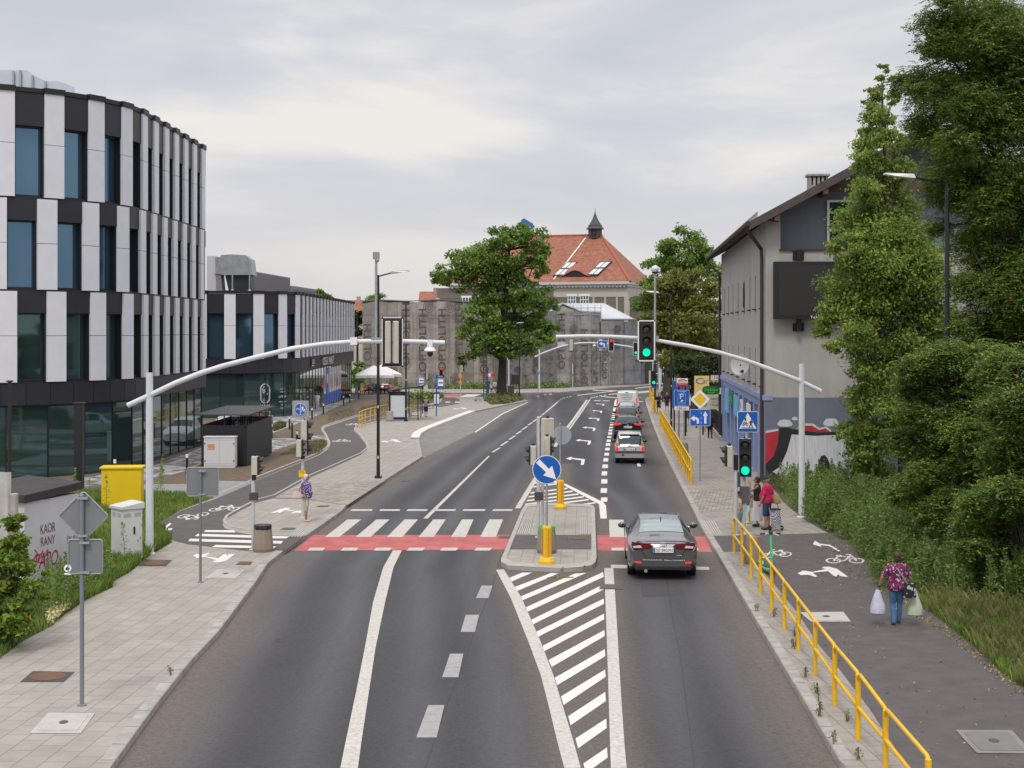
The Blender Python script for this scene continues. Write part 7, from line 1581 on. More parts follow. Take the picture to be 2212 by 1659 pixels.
prof2=[(0,.36,.78,.78,.84,.92,.66),(.05,.28,.86,.90,.87,1.03,.70),(.12,.24,.87,.93,.88,1.08,.70),(.6,.2,.88,.95,.885,1.10,.66),(.95,.2,.88,.95,.885,1.28,.60),(1.4,.2,.88,.95,.885,1.44,.58),(2.2,.2,.88,.94,.885,1.46,.59),(2.9,.2,.88,.93,.885,1.36,.6),(3.6,.2,.88,.92,.88,1.0,.68),(4.2,.22,.84,.82,.84,.86,.65),(4.55,.3,.66,.6,.66,.66,.5)]
def sal2(t,add,S):
 add('emblem',lambda m:m.ext([(-.05,-.05,.93),(.05,-.05,.93),(0,-.05,1.02)],(0,.02,0)),CHROME);add('spoiler',lambda m:m.bbox(-.5,.5,.05,.2,1.10,1.15,.02),BLKC);add('bumper',lambda m:m.bbox(-.86,.86,-.09,.2,.32,.60,.06),BLKC);add('dark_plate',lambda m:m.box(-.3,.3,-.06,-.03,.66,.82),SBLACK)
car('black saloon with red tail lights right behind the white van','car',at(1353.5,908,1.0,6),6,1.77,prof2,BLKC,.32,(1.0,3.6),(.62,1.38),(2.95,3.5),[(1.3,2.0),(2.1,2.8)],[('tail_light',[(.40,.84),(.44,.98),(.82,.99),(.84,.84)],TAILON,-.035)],None,mat('bright_rear_glass',(.34,.39,.38),.05,.85),sal2)
VANW=mat('van_white',(.70,.70,.70),.35,coat=.4)
def van_x(t,add,S):
 def tx(m):
  for s,z,h,w in(('KLIMATYZACJA',1.68,.13,1.12),('WENTYLACJA',1.46,.14,.92),('www.klima-gliwice.pl',1.29,.08,.85),('tel. 32 302 10 25',1.08,.06,.6)):m.text(s,(0,-.035,z),(1,0,0),(0,0,1),h,w,.002)
 add('lettering',tx,mat('van_blue',(.03,.06,.32),.5));add('bumper',lambda m:m.bbox(-.9,.9,-.09,.2,.32,.55,.05),mat('bumper_grey',(.07,.07,.08),.6));add('door_seam',lambda m:m.box(-.008,.008,-.03,-.02,.56,1.85),mat('seam',(.3,.3,.3),.6));add('emblem',lambda m:m.lathe([(.06,-.01),(.06,.01)],12,M=T((.55,-.03,1.02))@Matrix.Rotation(R(90),4,'X')),SBLACK);add('brake_light',lambda m:m.box(-.15,.15,-.02,.1,1.88,1.93),TAIL)
profv=[(0,.36,.88,1.1,.92,1.86,.80),(.06,.3,.91,1.15,.93,1.93,.82),(.5,.22,.93,1.15,.945,1.96,.82),(3.0,.22,.93,1.15,.945,1.96,.82),(3.7,.22,.93,1.1,.94,1.8,.76),(4.3,.22,.92,1.05,.92,1.2,.74),(4.7,.25,.84,.9,.86,1.0,.66),(4.85,.32,.74,.7,.76,.76,.6)]
car('white delivery van with blue lettering at the head of the queue','van',at(1355,893,1.0,7),7,1.89,profv,VANW,.33,(1.0,3.9),(4.0,4.02),(3.72,4.25),[(3.0,3.6)],[('tail_light',[(.80,.95),(.80,1.42),(.90,1.42),(.91,.95)],TAILON,-.03)],None,VANW,van_x,name='van',mirrors=(.78,1.2))
car('white car parked behind the black bin shelter by the office block','car',G(472,962,.14)+V((0,4.0,0)),176,1.83,[(a*.95,b,c,d,e_,f*1.06,g)for a,b,c,d,e_,f,g in prof],VANW,.33,(1.0,3.55),(.1,.38,6.1),(2.95,3.5),[(.6,1.3),(1.38,2.1)],[('tail_light',lt[0][1],TAIL,-.03)],None,CGL,estate_x,group=None)
p=G(824,851,.0);REDC=paint('red_car_paint',(.42,.015,.012),.1,.25)
car('red car passing behind the cafe parasols on the side street','car',V((-13.2,170.5,gz(171)+.0)),-88,1.78,prof2,REDC,.32,(1.0,3.6),(.62,1.38),(2.95,3.5),[(1.3,2.0),(2.1,2.8)],[('tail_light',[(.40,.84),(.44,.98),(.82,.99),(.84,.84)],TAIL,-.035)],None,CGL,None,group=None)
def scooter(label,pos,deg,col,s=1.0):
 t=thing('electric_scooter',label,'scooter',pos,R(deg));C=mat('scooter_'+('green' if 'green' in label else 'turquoise'),col,.4)
 mb=MB();mb.bbox(-.09,.09,-.30,.42,.12,.17,.02);mb.build('deck',C,t);mb=MB();mb.bbox(-.075,.075,-.25,.36,.171,.178,.004);mb.build('grip_mat',BLKPL,t)
 mb=MB();mb.tube([(0,.42,.15),(0,.50,.20),(0,.54,.28)],.035,8);mb.tube([(0,.56,.20),(0,.46,1.08)],.033,10);mb.build('stem',C,t,True)
 mb=MB();mb.tube([(-.26,.43,1.10),(-.1,.46,1.10),(.1,.46,1.10),(.26,.43,1.10)],.016,8);mb.tube([(-.1,.47,1.09),(-.2,.53,1.06)],.008,5);mb.tube([(.1,.47,1.09),(.2,.53,1.06)],.008,5);h=mb.build('handlebar',GALV,t)
 mb=MB();mb.tube([(-.28,.428,1.10),(-.15,.45,1.10)],.024,8);mb.tube([(.15,.45,1.10),(.28,.428,1.10)],.024,8);mb.bbox(-.045,.045,.40,.50,1.08,1.17,.015);mb.build('grips',BLKPL,h)
 for y in(-.42,.58):
  M=T((0,y,.115))@Matrix.Rotation(R(90),4,'Y');mb=MB();mb.lathe([(.07,-.035),(.11,-.03),(.115,0),(.11,.03),(.07,.035)],18,M=M);w=mb.build('wheel',RUBBER,t,True);mb=MB();mb.lathe([(.05,-.037),(.05,.037)],10,M=M);mb.build('hub',GALV,w)
 mb=MB();mb.ext([(-.06,-.56,.13),(-.06,-.50,.24),(-.06,-.34,.24),(-.06,-.28,.16),(-.06,-.34,.20),(-.06,-.48,.20)],(.12,0,0));mb.build('mudguard',C,t);mb=MB();mb.tube([(.08,.05,.12),(.16,.0,.01)],.012,5);mb.build('kickstand',BLKPL,t)
scooter('bright green electric scooter parked behind the near yellow railing',G(1653,1236,.13),-172,(.06,.55,.22));scooter('turquoise electric scooter parked left of the big tree',G(1036,867,.13),-80,(.03,.42,.36))
# ------------------------------------------------------------------ people
SKIN=mat('skin',(.46,.25,.17),.55,var=.06,vs=8);SKIN2=mat('tanned_skin',(.34,.165,.10),.55,var=.06,vs=8)
def cloth(n,c,var=.12):return mat(n,c,.85,var=var,vs=9,bump=.25,bs=22)
def dots(n,c,ds,sc=28):
 if n in MATS:return MATS[n]
 m,nt,b=_new(n);L=nt.links;b.inputs['Roughness'].default_value=.85;tc=nd(nt,'ShaderNodeTexCoord');v=nd(nt,'ShaderNodeTexVoronoi');v.inputs['Scale'].default_value=sc;L.new(tc.outputs['Object'],v.inputs['Vector'])
 sp=nd(nt,'ShaderNodeSeparateColor');L.new(v.outputs['Color'],sp.inputs[0]);r=nd(nt,'ShaderNodeValToRGB');r.color_ramp.interpolation='CONSTANT';cs=[c]+ds;el=r.color_ramp.elements;el[0].color=c4(c);el[1].position=.45;el[1].color=c4(ds[0])
 for i,k in enumerate(ds[1:]):q_=el.new(.45+.55*(i+1)/len(ds));q_.color=c4(k)
 L.new(sp.outputs[0],r.inputs[0]);L.new(r.outputs[0],b.inputs['Base Color']);return m
def plaid(n,a,b_,s):
 if n in MATS:return MATS[n]
 m,nt,b=_new(n);tc=nd(nt,'ShaderNodeTexCoord');c=nd(nt,'ShaderNodeTexChecker');c.inputs['Scale'].default_value=s;c.inputs[1].default_value=c4(a);c.inputs[2].default_value=c4(b_);nt.links.new(tc.outputs['Object'],c.inputs[0]);nt.links.new(c.outputs[0],b.inputs['Base Color']);b.inputs['Roughness'].default_value=.85;return m
HAIRS={k:mat('hair_'+k,c,.6,var=.3,vs=25,bump=.6,bs=60)for k,c in dict(white=(.55,.53,.50),brown=(.09,.045,.022),dark=(.02,.014,.012),blond=(.42,.29,.15),auburn=(.055,.024,.011),grey=(.3,.29,.28)).items()}
def capsule(mb,pts,rs,n=10):
 mb.tube(pts,rs,n)
 for p,r in zip(pts,rs):mb.ball(p,r,10,8)
TORSO=[(.80,.12,.09),(.88,.165,.125),(.95,.172,.13),(1.04,.158,.122),(1.12,.148,.115),(1.24,.158,.118),(1.34,.172,.118),(1.42,.155,.095),(1.465,.09,.07)]
def loft(mb,secs,n=18):
 vs=[]
 for z,rx,ry,yo in secs:
  for j in range(n):a=2*math.pi*j/n;vs.append((rx*math.copysign(abs(math.cos(a))**.85,math.cos(a)),yo+ry*math.copysign(abs(math.sin(a))**.9,math.sin(a)),z))
 k=len(secs);mb.add(vs,[(i*n+j,i*n+(j+1)%n,(i+1)*n+(j+1)%n,(i+1)*n+j)for i in range(k-1)for j in range(n)]+[tuple(range(n-1,-1,-1)),tuple((k-1)*n+j for j in range(n))])
def person(label,pos,deg,h=1.68,top=None,bottom=None,kind='trousers',sleeve=.45,hair='brown',hairlen=0,hat=None,shoes=None,fat=1.0,belly=0.,pose=None,vox=.014,skin=SKIN,hem=.88,leg=.06,group=None,extra=None,turn=0):
 """figure faces +Y before it is turned by deg (clockwise from the view direction)"""
 t=thing('person',label,'person',pos,R(-deg),group);s=h/1.75;po=dict(le=(-.25,-.02,1.13),lw=(-.27,.06,.88),re=(.25,-.02,1.13),rw=(.27,.06,.88),lk=(-.095,.02,.5),la=(-.095,0,.08),rk=(.095,.02,.5),ra=(.095,0,.08));po.update(pose or{})
 J={k:V(v)for k,v in po.items()};sh={'l':V((-.165,-.005,1.405)),'r':V((.165,-.005,1.405))};hip={'l':V((-.088,0,.90)),'r':V((.088,0,.90))}
 for a in 'lr':sh[a].x*=(.5+.5*fat)
 fine=vox<=.014
 def put(mb,nm,mt,par,v=None,sm=3):
  mb.v=[(x*s,y*s,z*s)for x,y,z in mb.v];me=remeshed(mb,(v or vox)*s if False else(v or vox),sm);me.materials.append(mt);me.name=nm;return link(nm,me,par)
 def tors(mb,off,z0=0,z1=9):
  loft(mb,[(z,rx*fat+off,ry*fat+off+belly*math.exp(-((z-1.08)/.16)**2)*.5,belly*.5*math.exp(-((z-1.08)/.16)**2))for z,rx,ry in TORSO if z0-.001<=z<=z1])
 mb=MB();tors(mb,0);capsule(mb,[(0,-.01,1.42),(0,.0,1.50),(0,.01,1.58)],[.062,.055,.056])
 hd=V((0,.02,1.63));HM=Matrix.Rotation(R(turn),4,'Z')
 q_=lambda v:HM@V(v)+hd
 mb.ball(hd,(.076,.097,.108),16,12,M=None);mb.ball(q_((0,.035,-.055)),(.056,.062,.062),12,8)
 if fine:mb.ball(q_((0,.105,-.022)),(.015,.022,.022),8,6);mb.ball(q_((.077,-.005,-.015)),(.012,.02,.03),8,6);mb.ball(q_((-.077,-.005,-.015)),(.012,.02,.03),8,6);mb.ball(q_((0,.088,-.066)),(.024,.012,.012),8,6)
 for a,sg in(('l',-1),('r',1)):
  e,w=J[a+'e'],J[a+'w'];capsule(mb,[sh[a],e,w],[.052*(.6+.4*fat),.042*(.6+.4*fat),.028]);d=(w-e).normalized()
  pc=w+d*.05;mb.ball(w+d*.045,(.022,.036,.045)if abs(d.z)>.6 else(.03,.045,.03),10,8)
  f0=d.cross(V((1,0,0)));f0=f0.normalized()if f0.length>.1 else V((0,1,0));side=V((sg,0,0))
  if fine:
   for k in range(4):
    b0=w+d*.085+f0*(.028-.018*k);ln=(.038,.045,.042,.032)[k];cu=-side*.5
    capsule(mb,[b0,b0+d*ln*.55+cu*ln*.15,b0+d*ln*.95+cu*ln*.75],[.0095,.009,.008],6)
   b0=w+d*.04+f0*.034;capsule(mb,[b0,b0+d*.03+f0*.016,b0+d*.052+f0*.014-side*.012],[.011,.010,.009],6)
  else:mb.ball(w+d*.10-side*.01,(.016,.03,.04),8,6)
  k,an=J[a+'k'],J[a+'a'];capsule(mb,[hip[a],hip[a].lerp(k,.5),k,k.lerp(an,.35)+V((0,-.012,0)),an],[.088*(.55+.45*fat),.076*(.55+.45*fat),.054,.05,.034]);mb.ball(an+V((0,.05,-.045)),(.04,.115,.032),10,8);mb.ball(an+V((0,-.02,-.03)),(.034,.045,.042),8,6)
 body=put(mb,'body',skin,t)
 if top:
  mb=MB();tors(mb,.016,hem);mb.ball((0,-.012,1.435),(.145*fat,.085,.055),12,6)
  if hem<.9:pass
  for a in 'lr':
   if sleeve>0:e,w=J[a+'e'],J[a+'w'];u=sleeve;pts=[sh[a],sh[a].lerp(e,min(1,u/.5))]+([e.lerp(w,(u-.5)/.5)]if u>.5 else[]);capsule(mb,pts,[.058*(.6+.4*fat)]+[.062*(.6+.4*fat)]*(len(pts)-1))
  put(mb,'shirt',top,t)
 if bottom:
  mb=MB()
  if kind=='skirt':loft(mb,[(leg,.23*fat,.22,.0),(leg+.25,.205*fat,.19,0),(.7,.19*fat,.16,0),(.9,.182*fat,.145,0),(1.03,.165*fat,.135,0)])
  else:
   tors(mb,.012,.80,1.0)
   for a in 'lr':
    k,an=J[a+'k'],J[a+'a'];H=hip[a];tot=[H,H.lerp(k,.5),k,an];rad=[.10*(.5+.5*fat),.09*(.55+.45*fat),.07,.056]
    if leg>.45:u=(.92-leg)/.42;pts=[H,H.lerp(k,u*.5),H.lerp(k,min(u,1))];rad=[.102*(.5+.5*fat),.096*(.55+.45*fat),.09]
    else:u=(.5-leg)/.42;pts=[H,H.lerp(k,.5),k,k.lerp(an,u*.5)+V((0,-.01,0)),k.lerp(an,u)];rad=[.10*(.5+.5*fat),.088*(.55+.45*fat),.070,.064,.056]
    capsule(mb,pts,rad)
  put(mb,{'skirt':'skirt'}.get(kind,kind),bottom,t)
 if hair:
  mb=MB();mb.ball(q_((0,-.022,.02)),(.092,.100,.102),14,10)
  if hairlen:mb.ball(q_((0,-.05,-.045)),(.086,.064,.06+hairlen),12,8);mb.ball(q_((.06,-.02,-.03)),(.024,.045,.05+hairlen*.5),8,6);mb.ball(q_((-.06,-.02,-.03)),(.024,.045,.05+hairlen*.5),8,6)
  put(mb,'hair',HAIRS[hair],body,vox*.9,2)
 if hat:
  mb=MB();vs=MB();mb.ball(q_((0,-.01,.045)),(.094,.108,.086),14,8);mb.ball(q_((0,.11,.035)),(.07,.07,.014),12,6);put(mb,'cap',hat,body,vox*.9,2)
 if shoes:
  for a in 'lr':an=J[a+'a'];mb=MB();mb.ball(an+V((0,.05,-.045)),(.05,.135,.038),12,8);mb.ball(an+V((0,-.02,-.03)),(.043,.055,.048),8,6);put(mb,'shoe',shoes,t)
 if fine:
  mb=MB()
  for x in(-.032,.032):mb.ball(q_((x,.088,.002)),(.011,.008,.007),8,6)
  mb.v=[(x*s,y*s,z*s)for x,y,z in mb.v];mb.build('eyes',SBLACK,body);mb=MB();mb.ball(q_((0,.10,-.068)),(.02,.006,.005),8,6);mb.v=[(x*s,y*s,z*s)for x,y,z in mb.v];mb.build('lips',mat('lips',(.30,.09,.07),.5),body)
 if extra:extra(t,s,J)
 return t
def strap(t,pts,mt,s,r=.014):mb=MB();mb.tube([V(p)*s for p in pts],r,6);mb.build('strap',mt,t,True)
def bag(name,label,t,c,rx,ry,z0,z1,mt,taper=.75,knot=False,handle=None):
 M=t.matrix_basis;b=thing(name,label,'bag',M@V((c[0],c[1],z0)),t.rotation_euler.z);hh=z1-z0;mb=MB()
 loft(mb,[(0,rx*.8,ry*.75,0),(.04*hh,rx,ry,0),(.35*hh,rx*1.03,ry,0),(.7*hh,rx*taper,ry*.7,0),(hh,rx*taper*(.35 if knot else .95),ry*.4,0)]);
 for i,v in enumerate(mb.v):k=mnoise.noise(V(v)*9+V((c[0]*7,0,0)))*.02;mb.v[i]=(v[0]+k,v[1]+k,v[2])
 mb.build('sack',mt,b,True)
 if handle:mb=MB();mb.tube([V(p)-V((c[0],c[1],z0))for p in handle],.010,6);mb.build('handle',mt if knot else mat('bag_strap_brown',(.10,.06,.04),.7),b,True)
 return b
LBAG=mat('plastic_bag_white',(.58,.60,.66),.35,c2=(.36,.40,.55),vs=6);GBAG=mat('plastic_bag_pale_green',(.50,.55,.42),.35,c2=(.40,.43,.34),vs=7)
w=person('woman walking away on the right-hand path in a purple patterned blouse and jeans',G(1938,1350,.13),2,1.60,dots('purple_floral',(.13,.012,.07),[(.30,.02,.13),(.05,.02,.06),(.55,.35,.42),(.04,.03,.09)],30),cloth('jeans_blue',(.07,.17,.33)),'trousers',.40,'auburn',.05,shoes=cloth('dark_shoes',(.04,.04,.045)),fat=1.28,hem=.80,pose=dict(le=(-.36,-.05,1.15),lw=(-.42,.03,.90),re=(.31,-.02,1.13),rw=(.36,.07,.88),lk=(-.08,.10,.5),la=(-.075,.02,.08),rk=(.09,.12,.5),ra=(.085,.22,.09)),vox=.011,skin=SKIN2)
w['label']='woman walking away on the right-hand path in a purple patterned blouse and jeans'
strap(w,[(-.10,-.06,1.45),(-.02,-.165,1.35),(.14,-.19,1.1),(.24,-.13,.96)],mat('strap_grey',(.22,.22,.24),.7),1.6/1.75,.02)
mb=MB();mb.tube([(-.385,.0,.855),(-.39,.004,.83)],.036,10);mb.build('watch',BLKPL,w)
bag('shoulder_bag','black patterned shoulder bag on the hip of the woman in purple',w,(.23,-.13),.15,.07,.62,.93,dots('bag_floral',(.012,.012,.018),[(.012,.012,.018),(.35,.35,.36)],16),.9)
bag('shopping_bag','white plastic shopping bag in the left hand of the woman in purple',w,(-.41,.03),.16,.13,.24,.76,LBAG,.6,True);bag('shopping_bag','pale green plastic shopping bag in the right hand of the woman in purple',w,(.40,.07),.16,.13,.20,.76,GBAG,.55,True)
o=person('white-haired woman in a violet blouse waiting at the left side of the crossing',G(661,1126.5,.13),88,1.64,dots('violet_dots',(.055,.035,.22),[(.16,.12,.40),(.05,.03,.18),(.55,.50,.62)],36),cloth('beige_capri',(.46,.42,.36)),'capri',.32,'white',.02,shoes=cloth('cream_sandals',(.55,.40,.30)),fat=1.38,belly=.06,leg=.42,pose=dict(rw=(.27,.02,.86),re=(.25,-.05,1.13)),vox=.011,skin=SKIN2)
strap(o,[(.12,-.02,1.46),(.17,.08,1.36),(.19,.06,1.2)],mat('strap_cream',(.6,.52,.45),.6),.94);strap(o,[(.13,-.03,1.46),(.19,-.16,1.3),(.18,-.26,1.1)],mat('strap_brown',(.1,.07,.06),.6),.94)
bag('handbag','cream handbag behind the elbow of the white-haired woman',o,(.17,-.28),.07,.19,.83,1.06,cloth('cream_leather',(.58,.47,.40),.05),.9);bag('water_bottle','small pale green bottle held by the white-haired woman',o,(.275,.06),.035,.035,.56,.80,mat('bottle_green',(.38,.52,.45),.2),.8)
PINK=cloth('pink_polo',(.52,.012,.085));DENIM=cloth('dark_denim',(.035,.05,.11));KHA=cloth('khaki_canvas',(.34,.24,.11))
m=person('man in a pink polo shirt and navy cap with a shopping trolley',G(1657,1144,.13),-50,1.76,PINK,DENIM,'shorts',.42,'grey',0,cloth('navy_cap',(.015,.022,.07)),cloth('dark_sandals',(.03,.025,.022)),1.08,.13,dict(lw=(-.29,.08,.88),re=(.27,-.08,1.12),rw=(.27,-.18,.92)),.011,SKIN2,.84,.52,turn=20)
strap(m,[(-.10,.02,1.46),(.0,.16,1.28),(.13,.18,1.1),(.2,.06,.98)],mat('strap_taupe',(.16,.12,.09),.7),1,.018);bag('shoulder_bag','khaki canvas shoulder bag at the back of the man in pink',m,(.21,-.20),.10,.19,.86,1.17,KHA,.9)
w2=person('dark-haired woman in a black top and long white skirt shading her eyes',G(1636,1137,.13),-78,1.68,cloth('black_top',(.015,.015,.018)),cloth('white_skirt',(.62,.60,.64),.06),'skirt',0,'dark',.03,shoes=cloth('black_slippers',(.02,.018,.018)),fat=.98,leg=.20,pose=dict(le=(-.22,.2,1.25),lw=(-.12,.26,1.52),re=(.24,-.02,1.14),rw=(.2,.2,1.05)),vox=.011,skin=SKIN2)
bag('tote_bag','tan tote bag with a brown base hanging before the woman in the white skirt',w2,(.24,.10),.10,.17,.60,1.0,KHA,.95,handle=[(.22,.18,.98),(.17,.08,1.4),(.17,-.02,1.42),(.24,.0,.98)])
person('small boy in a red cap and blue sleeveless shirt',G(1619,1130,.13),-80,1.22,cloth('blue_vest',(.02,.10,.27)),cloth('mint_shorts',(.40,.62,.60)),'shorts',.05,'blond',.01,cloth('red_cap',(.55,.012,.02)),cloth('lime_shoes',(.50,.62,.05)),1.02,.03,dict(le=(-.24,.0,1.13),lw=(-.12,.22,1.1),re=(.24,0,1.13),rw=(.12,.22,1.1)),.011,SKIN,.84,.58)
person('girl in turquoise shorts and a dark blue cap behind the signal posts',G(1598,1152,.13),-85,1.36,cloth('cream_top',(.55,.50,.36)),cloth('turquoise_shorts',(.18,.50,.55)),'shorts',.2,'brown',.03,cloth('blue_cap',(.02,.03,.14)),cloth('pink_sandals',(.45,.22,.18)),1.0,0,dict(lk=(-.095,.12,.5),la=(-.095,.2,.08),rk=(.095,-.02,.5),ra=(.095,-.12,.09)),.011,SKIN,1.0,.56)
def trolley():
 b=G(1676,1146,.13);t=thing('shopping_trolley','checked two-wheeled shopping trolley leaning behind the man in pink','trolley',b,R(18));PL=plaid('blue_check',(.03,.03,.09),(.55,.53,.60),22)
 mb=MB();loft(mb,[(.16,.15,.10,0),(.2,.165,.12,0),(.45,.17,.13,.03),(.68,.16,.12,.07)]);mb.build('sack',PL,t);mb=MB();mb.bbox(-.17,.17,-.06,.2,.68,.71,.01);mb.build('flap',BLKPL,t)
 mb=MB();mb.tube([(-.17,-.12,.17),(-.17,.14,.72),(-.13,.2,.95),(.13,.2,.95),(.17,.14,.72),(.17,-.12,.17),(-.17,-.12,.17)],.012,6);mb.tube([(-.17,-.18,.2),(.17,-.18,.2),(.17,-.15,.1),(-.17,-.15,.1),(-.17,-.18,.2)],.012,6);mb.tube([(-.22,0,.09),(.22,0,.09)],.01,6);mb.build('frame',CHROME,t)
 mb=MB();mb.tube([(-.1,.2,.95),(0,.22,1.0),(.1,.2,.95)],.02,8);mb.build('grip',BLKPL,t)
 for x in(-.22,.22):mb=MB();mb.lathe([(.03,-.02),(.09,-.02),(.09,.02),(.03,.02)],16,M=T((x,0,.09))@Matrix.Rotation(R(90),4,'Y'));mb.build('wheel',RUBBER,t)
trolley()
WKL=dict(lk=(-.09,.14,.5),la=(-.09,.16,.09),rk=(.09,.02,.5),ra=(.09,-.16,.1));FAR=.026
BLT=cloth('black_shirt',(.014,.014,.017));BLS=cloth('black_shorts',(.02,.02,.026));WHT=cloth('white_shirt',(.60,.58,.58),.05);WHP=cloth('white_trousers',(.56,.55,.60),.05)
b=person('fair-haired boy in a grey shirt with dark sleeves walking past the bus shelter',G(920,900.6,.13),3,1.70,mat('grey_marl',(.25,.25,.27),.85,var=.1),cloth('navy_shorts',(.02,.03,.09)),'shorts',0,'blond',0,None,cloth('brown_shoes',(.06,.045,.035)),.9,0,WKL,.02,SKIN,.84,.48)
for s_ in(-1,1):mb=MB();mb.tube([(s_*.16,0,1.36),(s_*.22,-.01,1.14)],[.07,.065],8);mb.build('sleeve',cloth('navy_sleeve',(.012,.014,.03)),b,True)
w=person('woman in white walking towards us beside the shop windows',G(685,887.5,.14),176,1.66,WHT,WHP,'trousers',.3,'brown',.0,None,cloth('cream_sandals',(.55,.40,.30)),1.15,.02,WKL,.02,SKIN2);bag('handbag','light carrier bag in the hand of the woman in white',w,(.30,.05),.04,.15,.42,.84,mat('pale_bag',(.45,.40,.38),.5),.9)
z_=.12
person('woman in a light blue top and long white skirt near the parasols',G(770.5,852.5,.5),176,1.66,cloth('pale_blue_top',(.22,.45,.58)),WHP,'skirt',.3,'dark',.05,None,cloth('cream_sandals',(.55,.40,.30)),1.0,0,{},FAR,SKIN2,.9,.18)
person('woman in a yellow dress and blue cap near the parasols',G(781,854,.45),176,1.62,cloth('yellow_dress',(.58,.42,.10)),cloth('yellow_dress',(.58,.42,.10)),'skirt',.4,'brown',0,cloth('light_blue_cap',(.10,.22,.55)),cloth('cream_sandals',(.55,.40,.30)),1.05,0,WKL,FAR,SKIN2,.86,.55)
person('person in a red shirt standing behind the black bin shelter',G(560,944,.14)+V((0,.3,0)),10,1.72,cloth('red_shirt',(.48,.012,.02)),BLS,'trousers',.4,'dark',0,None,BLS,1.2,0,{},.02,SKIN)
person('blond person in a flowered blouse right of the red shirt behind the shelter',G(582,943,.14)+V((0,.4,0)),-70,1.66,dots('flower_blouse',(.40,.33,.34),[(.08,.04,.08),(.45,.12,.15),(.5,.45,.46)],22),BLS,'trousers',.45,'blond',.02,None,BLS,1.15,0,{},.02,SKIN)
person('dark-haired person seen beside the glass at the corner of the rounded office block',G(442,985,.14)+V((.0,2.0,0)),150,1.65,dots('dark_blouse',(.05,.02,.03),[(.12,.05,.06),(.3,.2,.2)],20),BLS,'trousers',.45,'grey',.02,None,BLS,1.15,0,{},.02,SKIN)
person('man in black with a backpack in the distant family by the netting',G(1053.5,850,.13),176,1.8,BLT,cloth('black_trousers',(.018,.018,.022)),'trousers',.4,'dark',0,None,BLT,1.05,0,dict(lw=(-.1,.2,1.15),rw=(.2,.1,.95)),FAR,SKIN)
person('child in a pink hat and white shirt in the distant family',G(1061.5,850.8,.13),176,1.3,WHT,DENIM,'shorts',.4,'dark',.03,cloth('pink_hat',(.65,.04,.20)),WHT,1.0,0,{},FAR,SKIN)
person('woman in a white shirt and short jeans in the distant family',G(1069,850.8,.13),172,1.66,WHT,cloth('pale_denim',(.14,.19,.30)),'shorts',.45,'dark',.03,None,BLT,1.0,0,{},FAR,SKIN,.84,.62)
person('young man in black with a lanyard walking towards us on the right pavement',G(1423,891.6,.13),178,1.74,BLT,BLS,'shorts',.45,'dark',.02,None,BLT,1.0,0,{**WKL,'lw':(-.12,.24,1.1),'rw':(.1,.24,1.1)},FAR,SKIN,.84,.5)
person('person in a black shirt and shorts left of the black lamp post on the right',G(1440.5,888,.13),178,1.72,BLT,BLS,'shorts',.45,'brown',.02,None,cloth('brown_sandals',(.16,.08,.05)),1.05,0,WKL,FAR,SKIN,.84,.52)
person('man in a dark shirt half behind the black lamp post on the right',G(1452,888,.13),178,1.74,BLT,DENIM,'shorts',.45,'dark',0,None,BLT,1.15,0,WKL,FAR,SKIN2,.84,.5)
person('woman in a white top and black skirt farther off on the right pavement',G(1432,863,.13),178,1.66,WHT,BLS,'skirt',.2,'grey',.0,None,BLT,1.1,0,WKL,FAR,SKIN2,.9,.5)
person('woman in a dark leafy dress beside the white-topped woman',G(1440,860.5,.13),178,1.66,dots('leaf_dress',(.05,.05,.035),[(.25,.2,.14),(.08,.08,.06)],12),dots('leaf_dress',(.05,.05,.035),[],12),'skirt',.2,'brown',.0,None,BLT,1.1,0,WKL,FAR,SKIN2,.86,.4)
person('fair person in a beige patterned shirt at the back of the distant group',G(1446,859.5,.13),178,1.7,dots('beige_pattern',(.32,.25,.18),[(.1,.09,.07),(.4,.3,.25)],12),BLS,'trousers',.4,'blond',.0,None,BLT,1.15,0,WKL,FAR,SKIN,.86)
person('person in blue with grey shorts and white shoes behind the parking sign',G(1485,917,.13),-4,1.76,cloth('blue_shirt',(.05,.10,.22)),cloth('blue_grey_shorts',(.13,.16,.24)),'shorts',.45,'dark',0,None,WHT,1.15,0,WKL,.022,SKIN,.84,.5)
w=person('person in loose black clothes walking away near the blue wall',G(1534,947,.13),2,1.68,BLT,cloth('black_trousers',(.018,.018,.022)),'trousers',.6,'dark',.02,None,BLT,1.2,0,WKL,.022,SKIN,.84);bag('paper_bag','brown paper bag carried by the person in black',w,(-.34,.05),.05,.13,.42,.82,mat('paper_brown',(.33,.22,.13),.8),.98)
# ------------------------------------------------------------------ trees, shrubs, grass and weeds
BARK=mat('bark',(.035,.028,.022),.95,c2=(.075,.062,.05),vs=9,bump=.8,bs=25,aniso=(1,1,.2));BARKP=mat('poplar_bark',(.09,.08,.065),.95,var=.3,vs=8,bump=.6,bs=20)
def quads(pts,ln,wd,upb=.35,curl=.25,rnd=.35,dirs=None):
 """leaf-shaped faces (two bent halves each) at the given points; returns vertex and face arrays"""
 n=len(pts);d=rng.normal(size=(n,3))if dirs is None else dirs+rng.normal(size=(n,3))*.35
 d/=np.linalg.norm(d,axis=1)[:,None]+1e-9;nr=rng.normal(size=(n,3));nr[:,2]=np.abs(nr[:,2])+upb*2
 s=np.cross(d,nr);s/=np.linalg.norm(s,axis=1)[:,None]+1e-9;up=np.cross(s,d)
 k=(1+rnd*(rng.random(n)*2-1))[:,None];L,Wd=ln*k,wd*k
 a=pts-d*L/2;b=pts+d*L/2-up*L*curl*.5;m=pts+up*L*curl*.25
 v=np.stack([a,m+s*Wd/2,b,m-s*Wd/2],1).reshape(-1,3);f=np.arange(4*n).reshape(n,4);return v,f
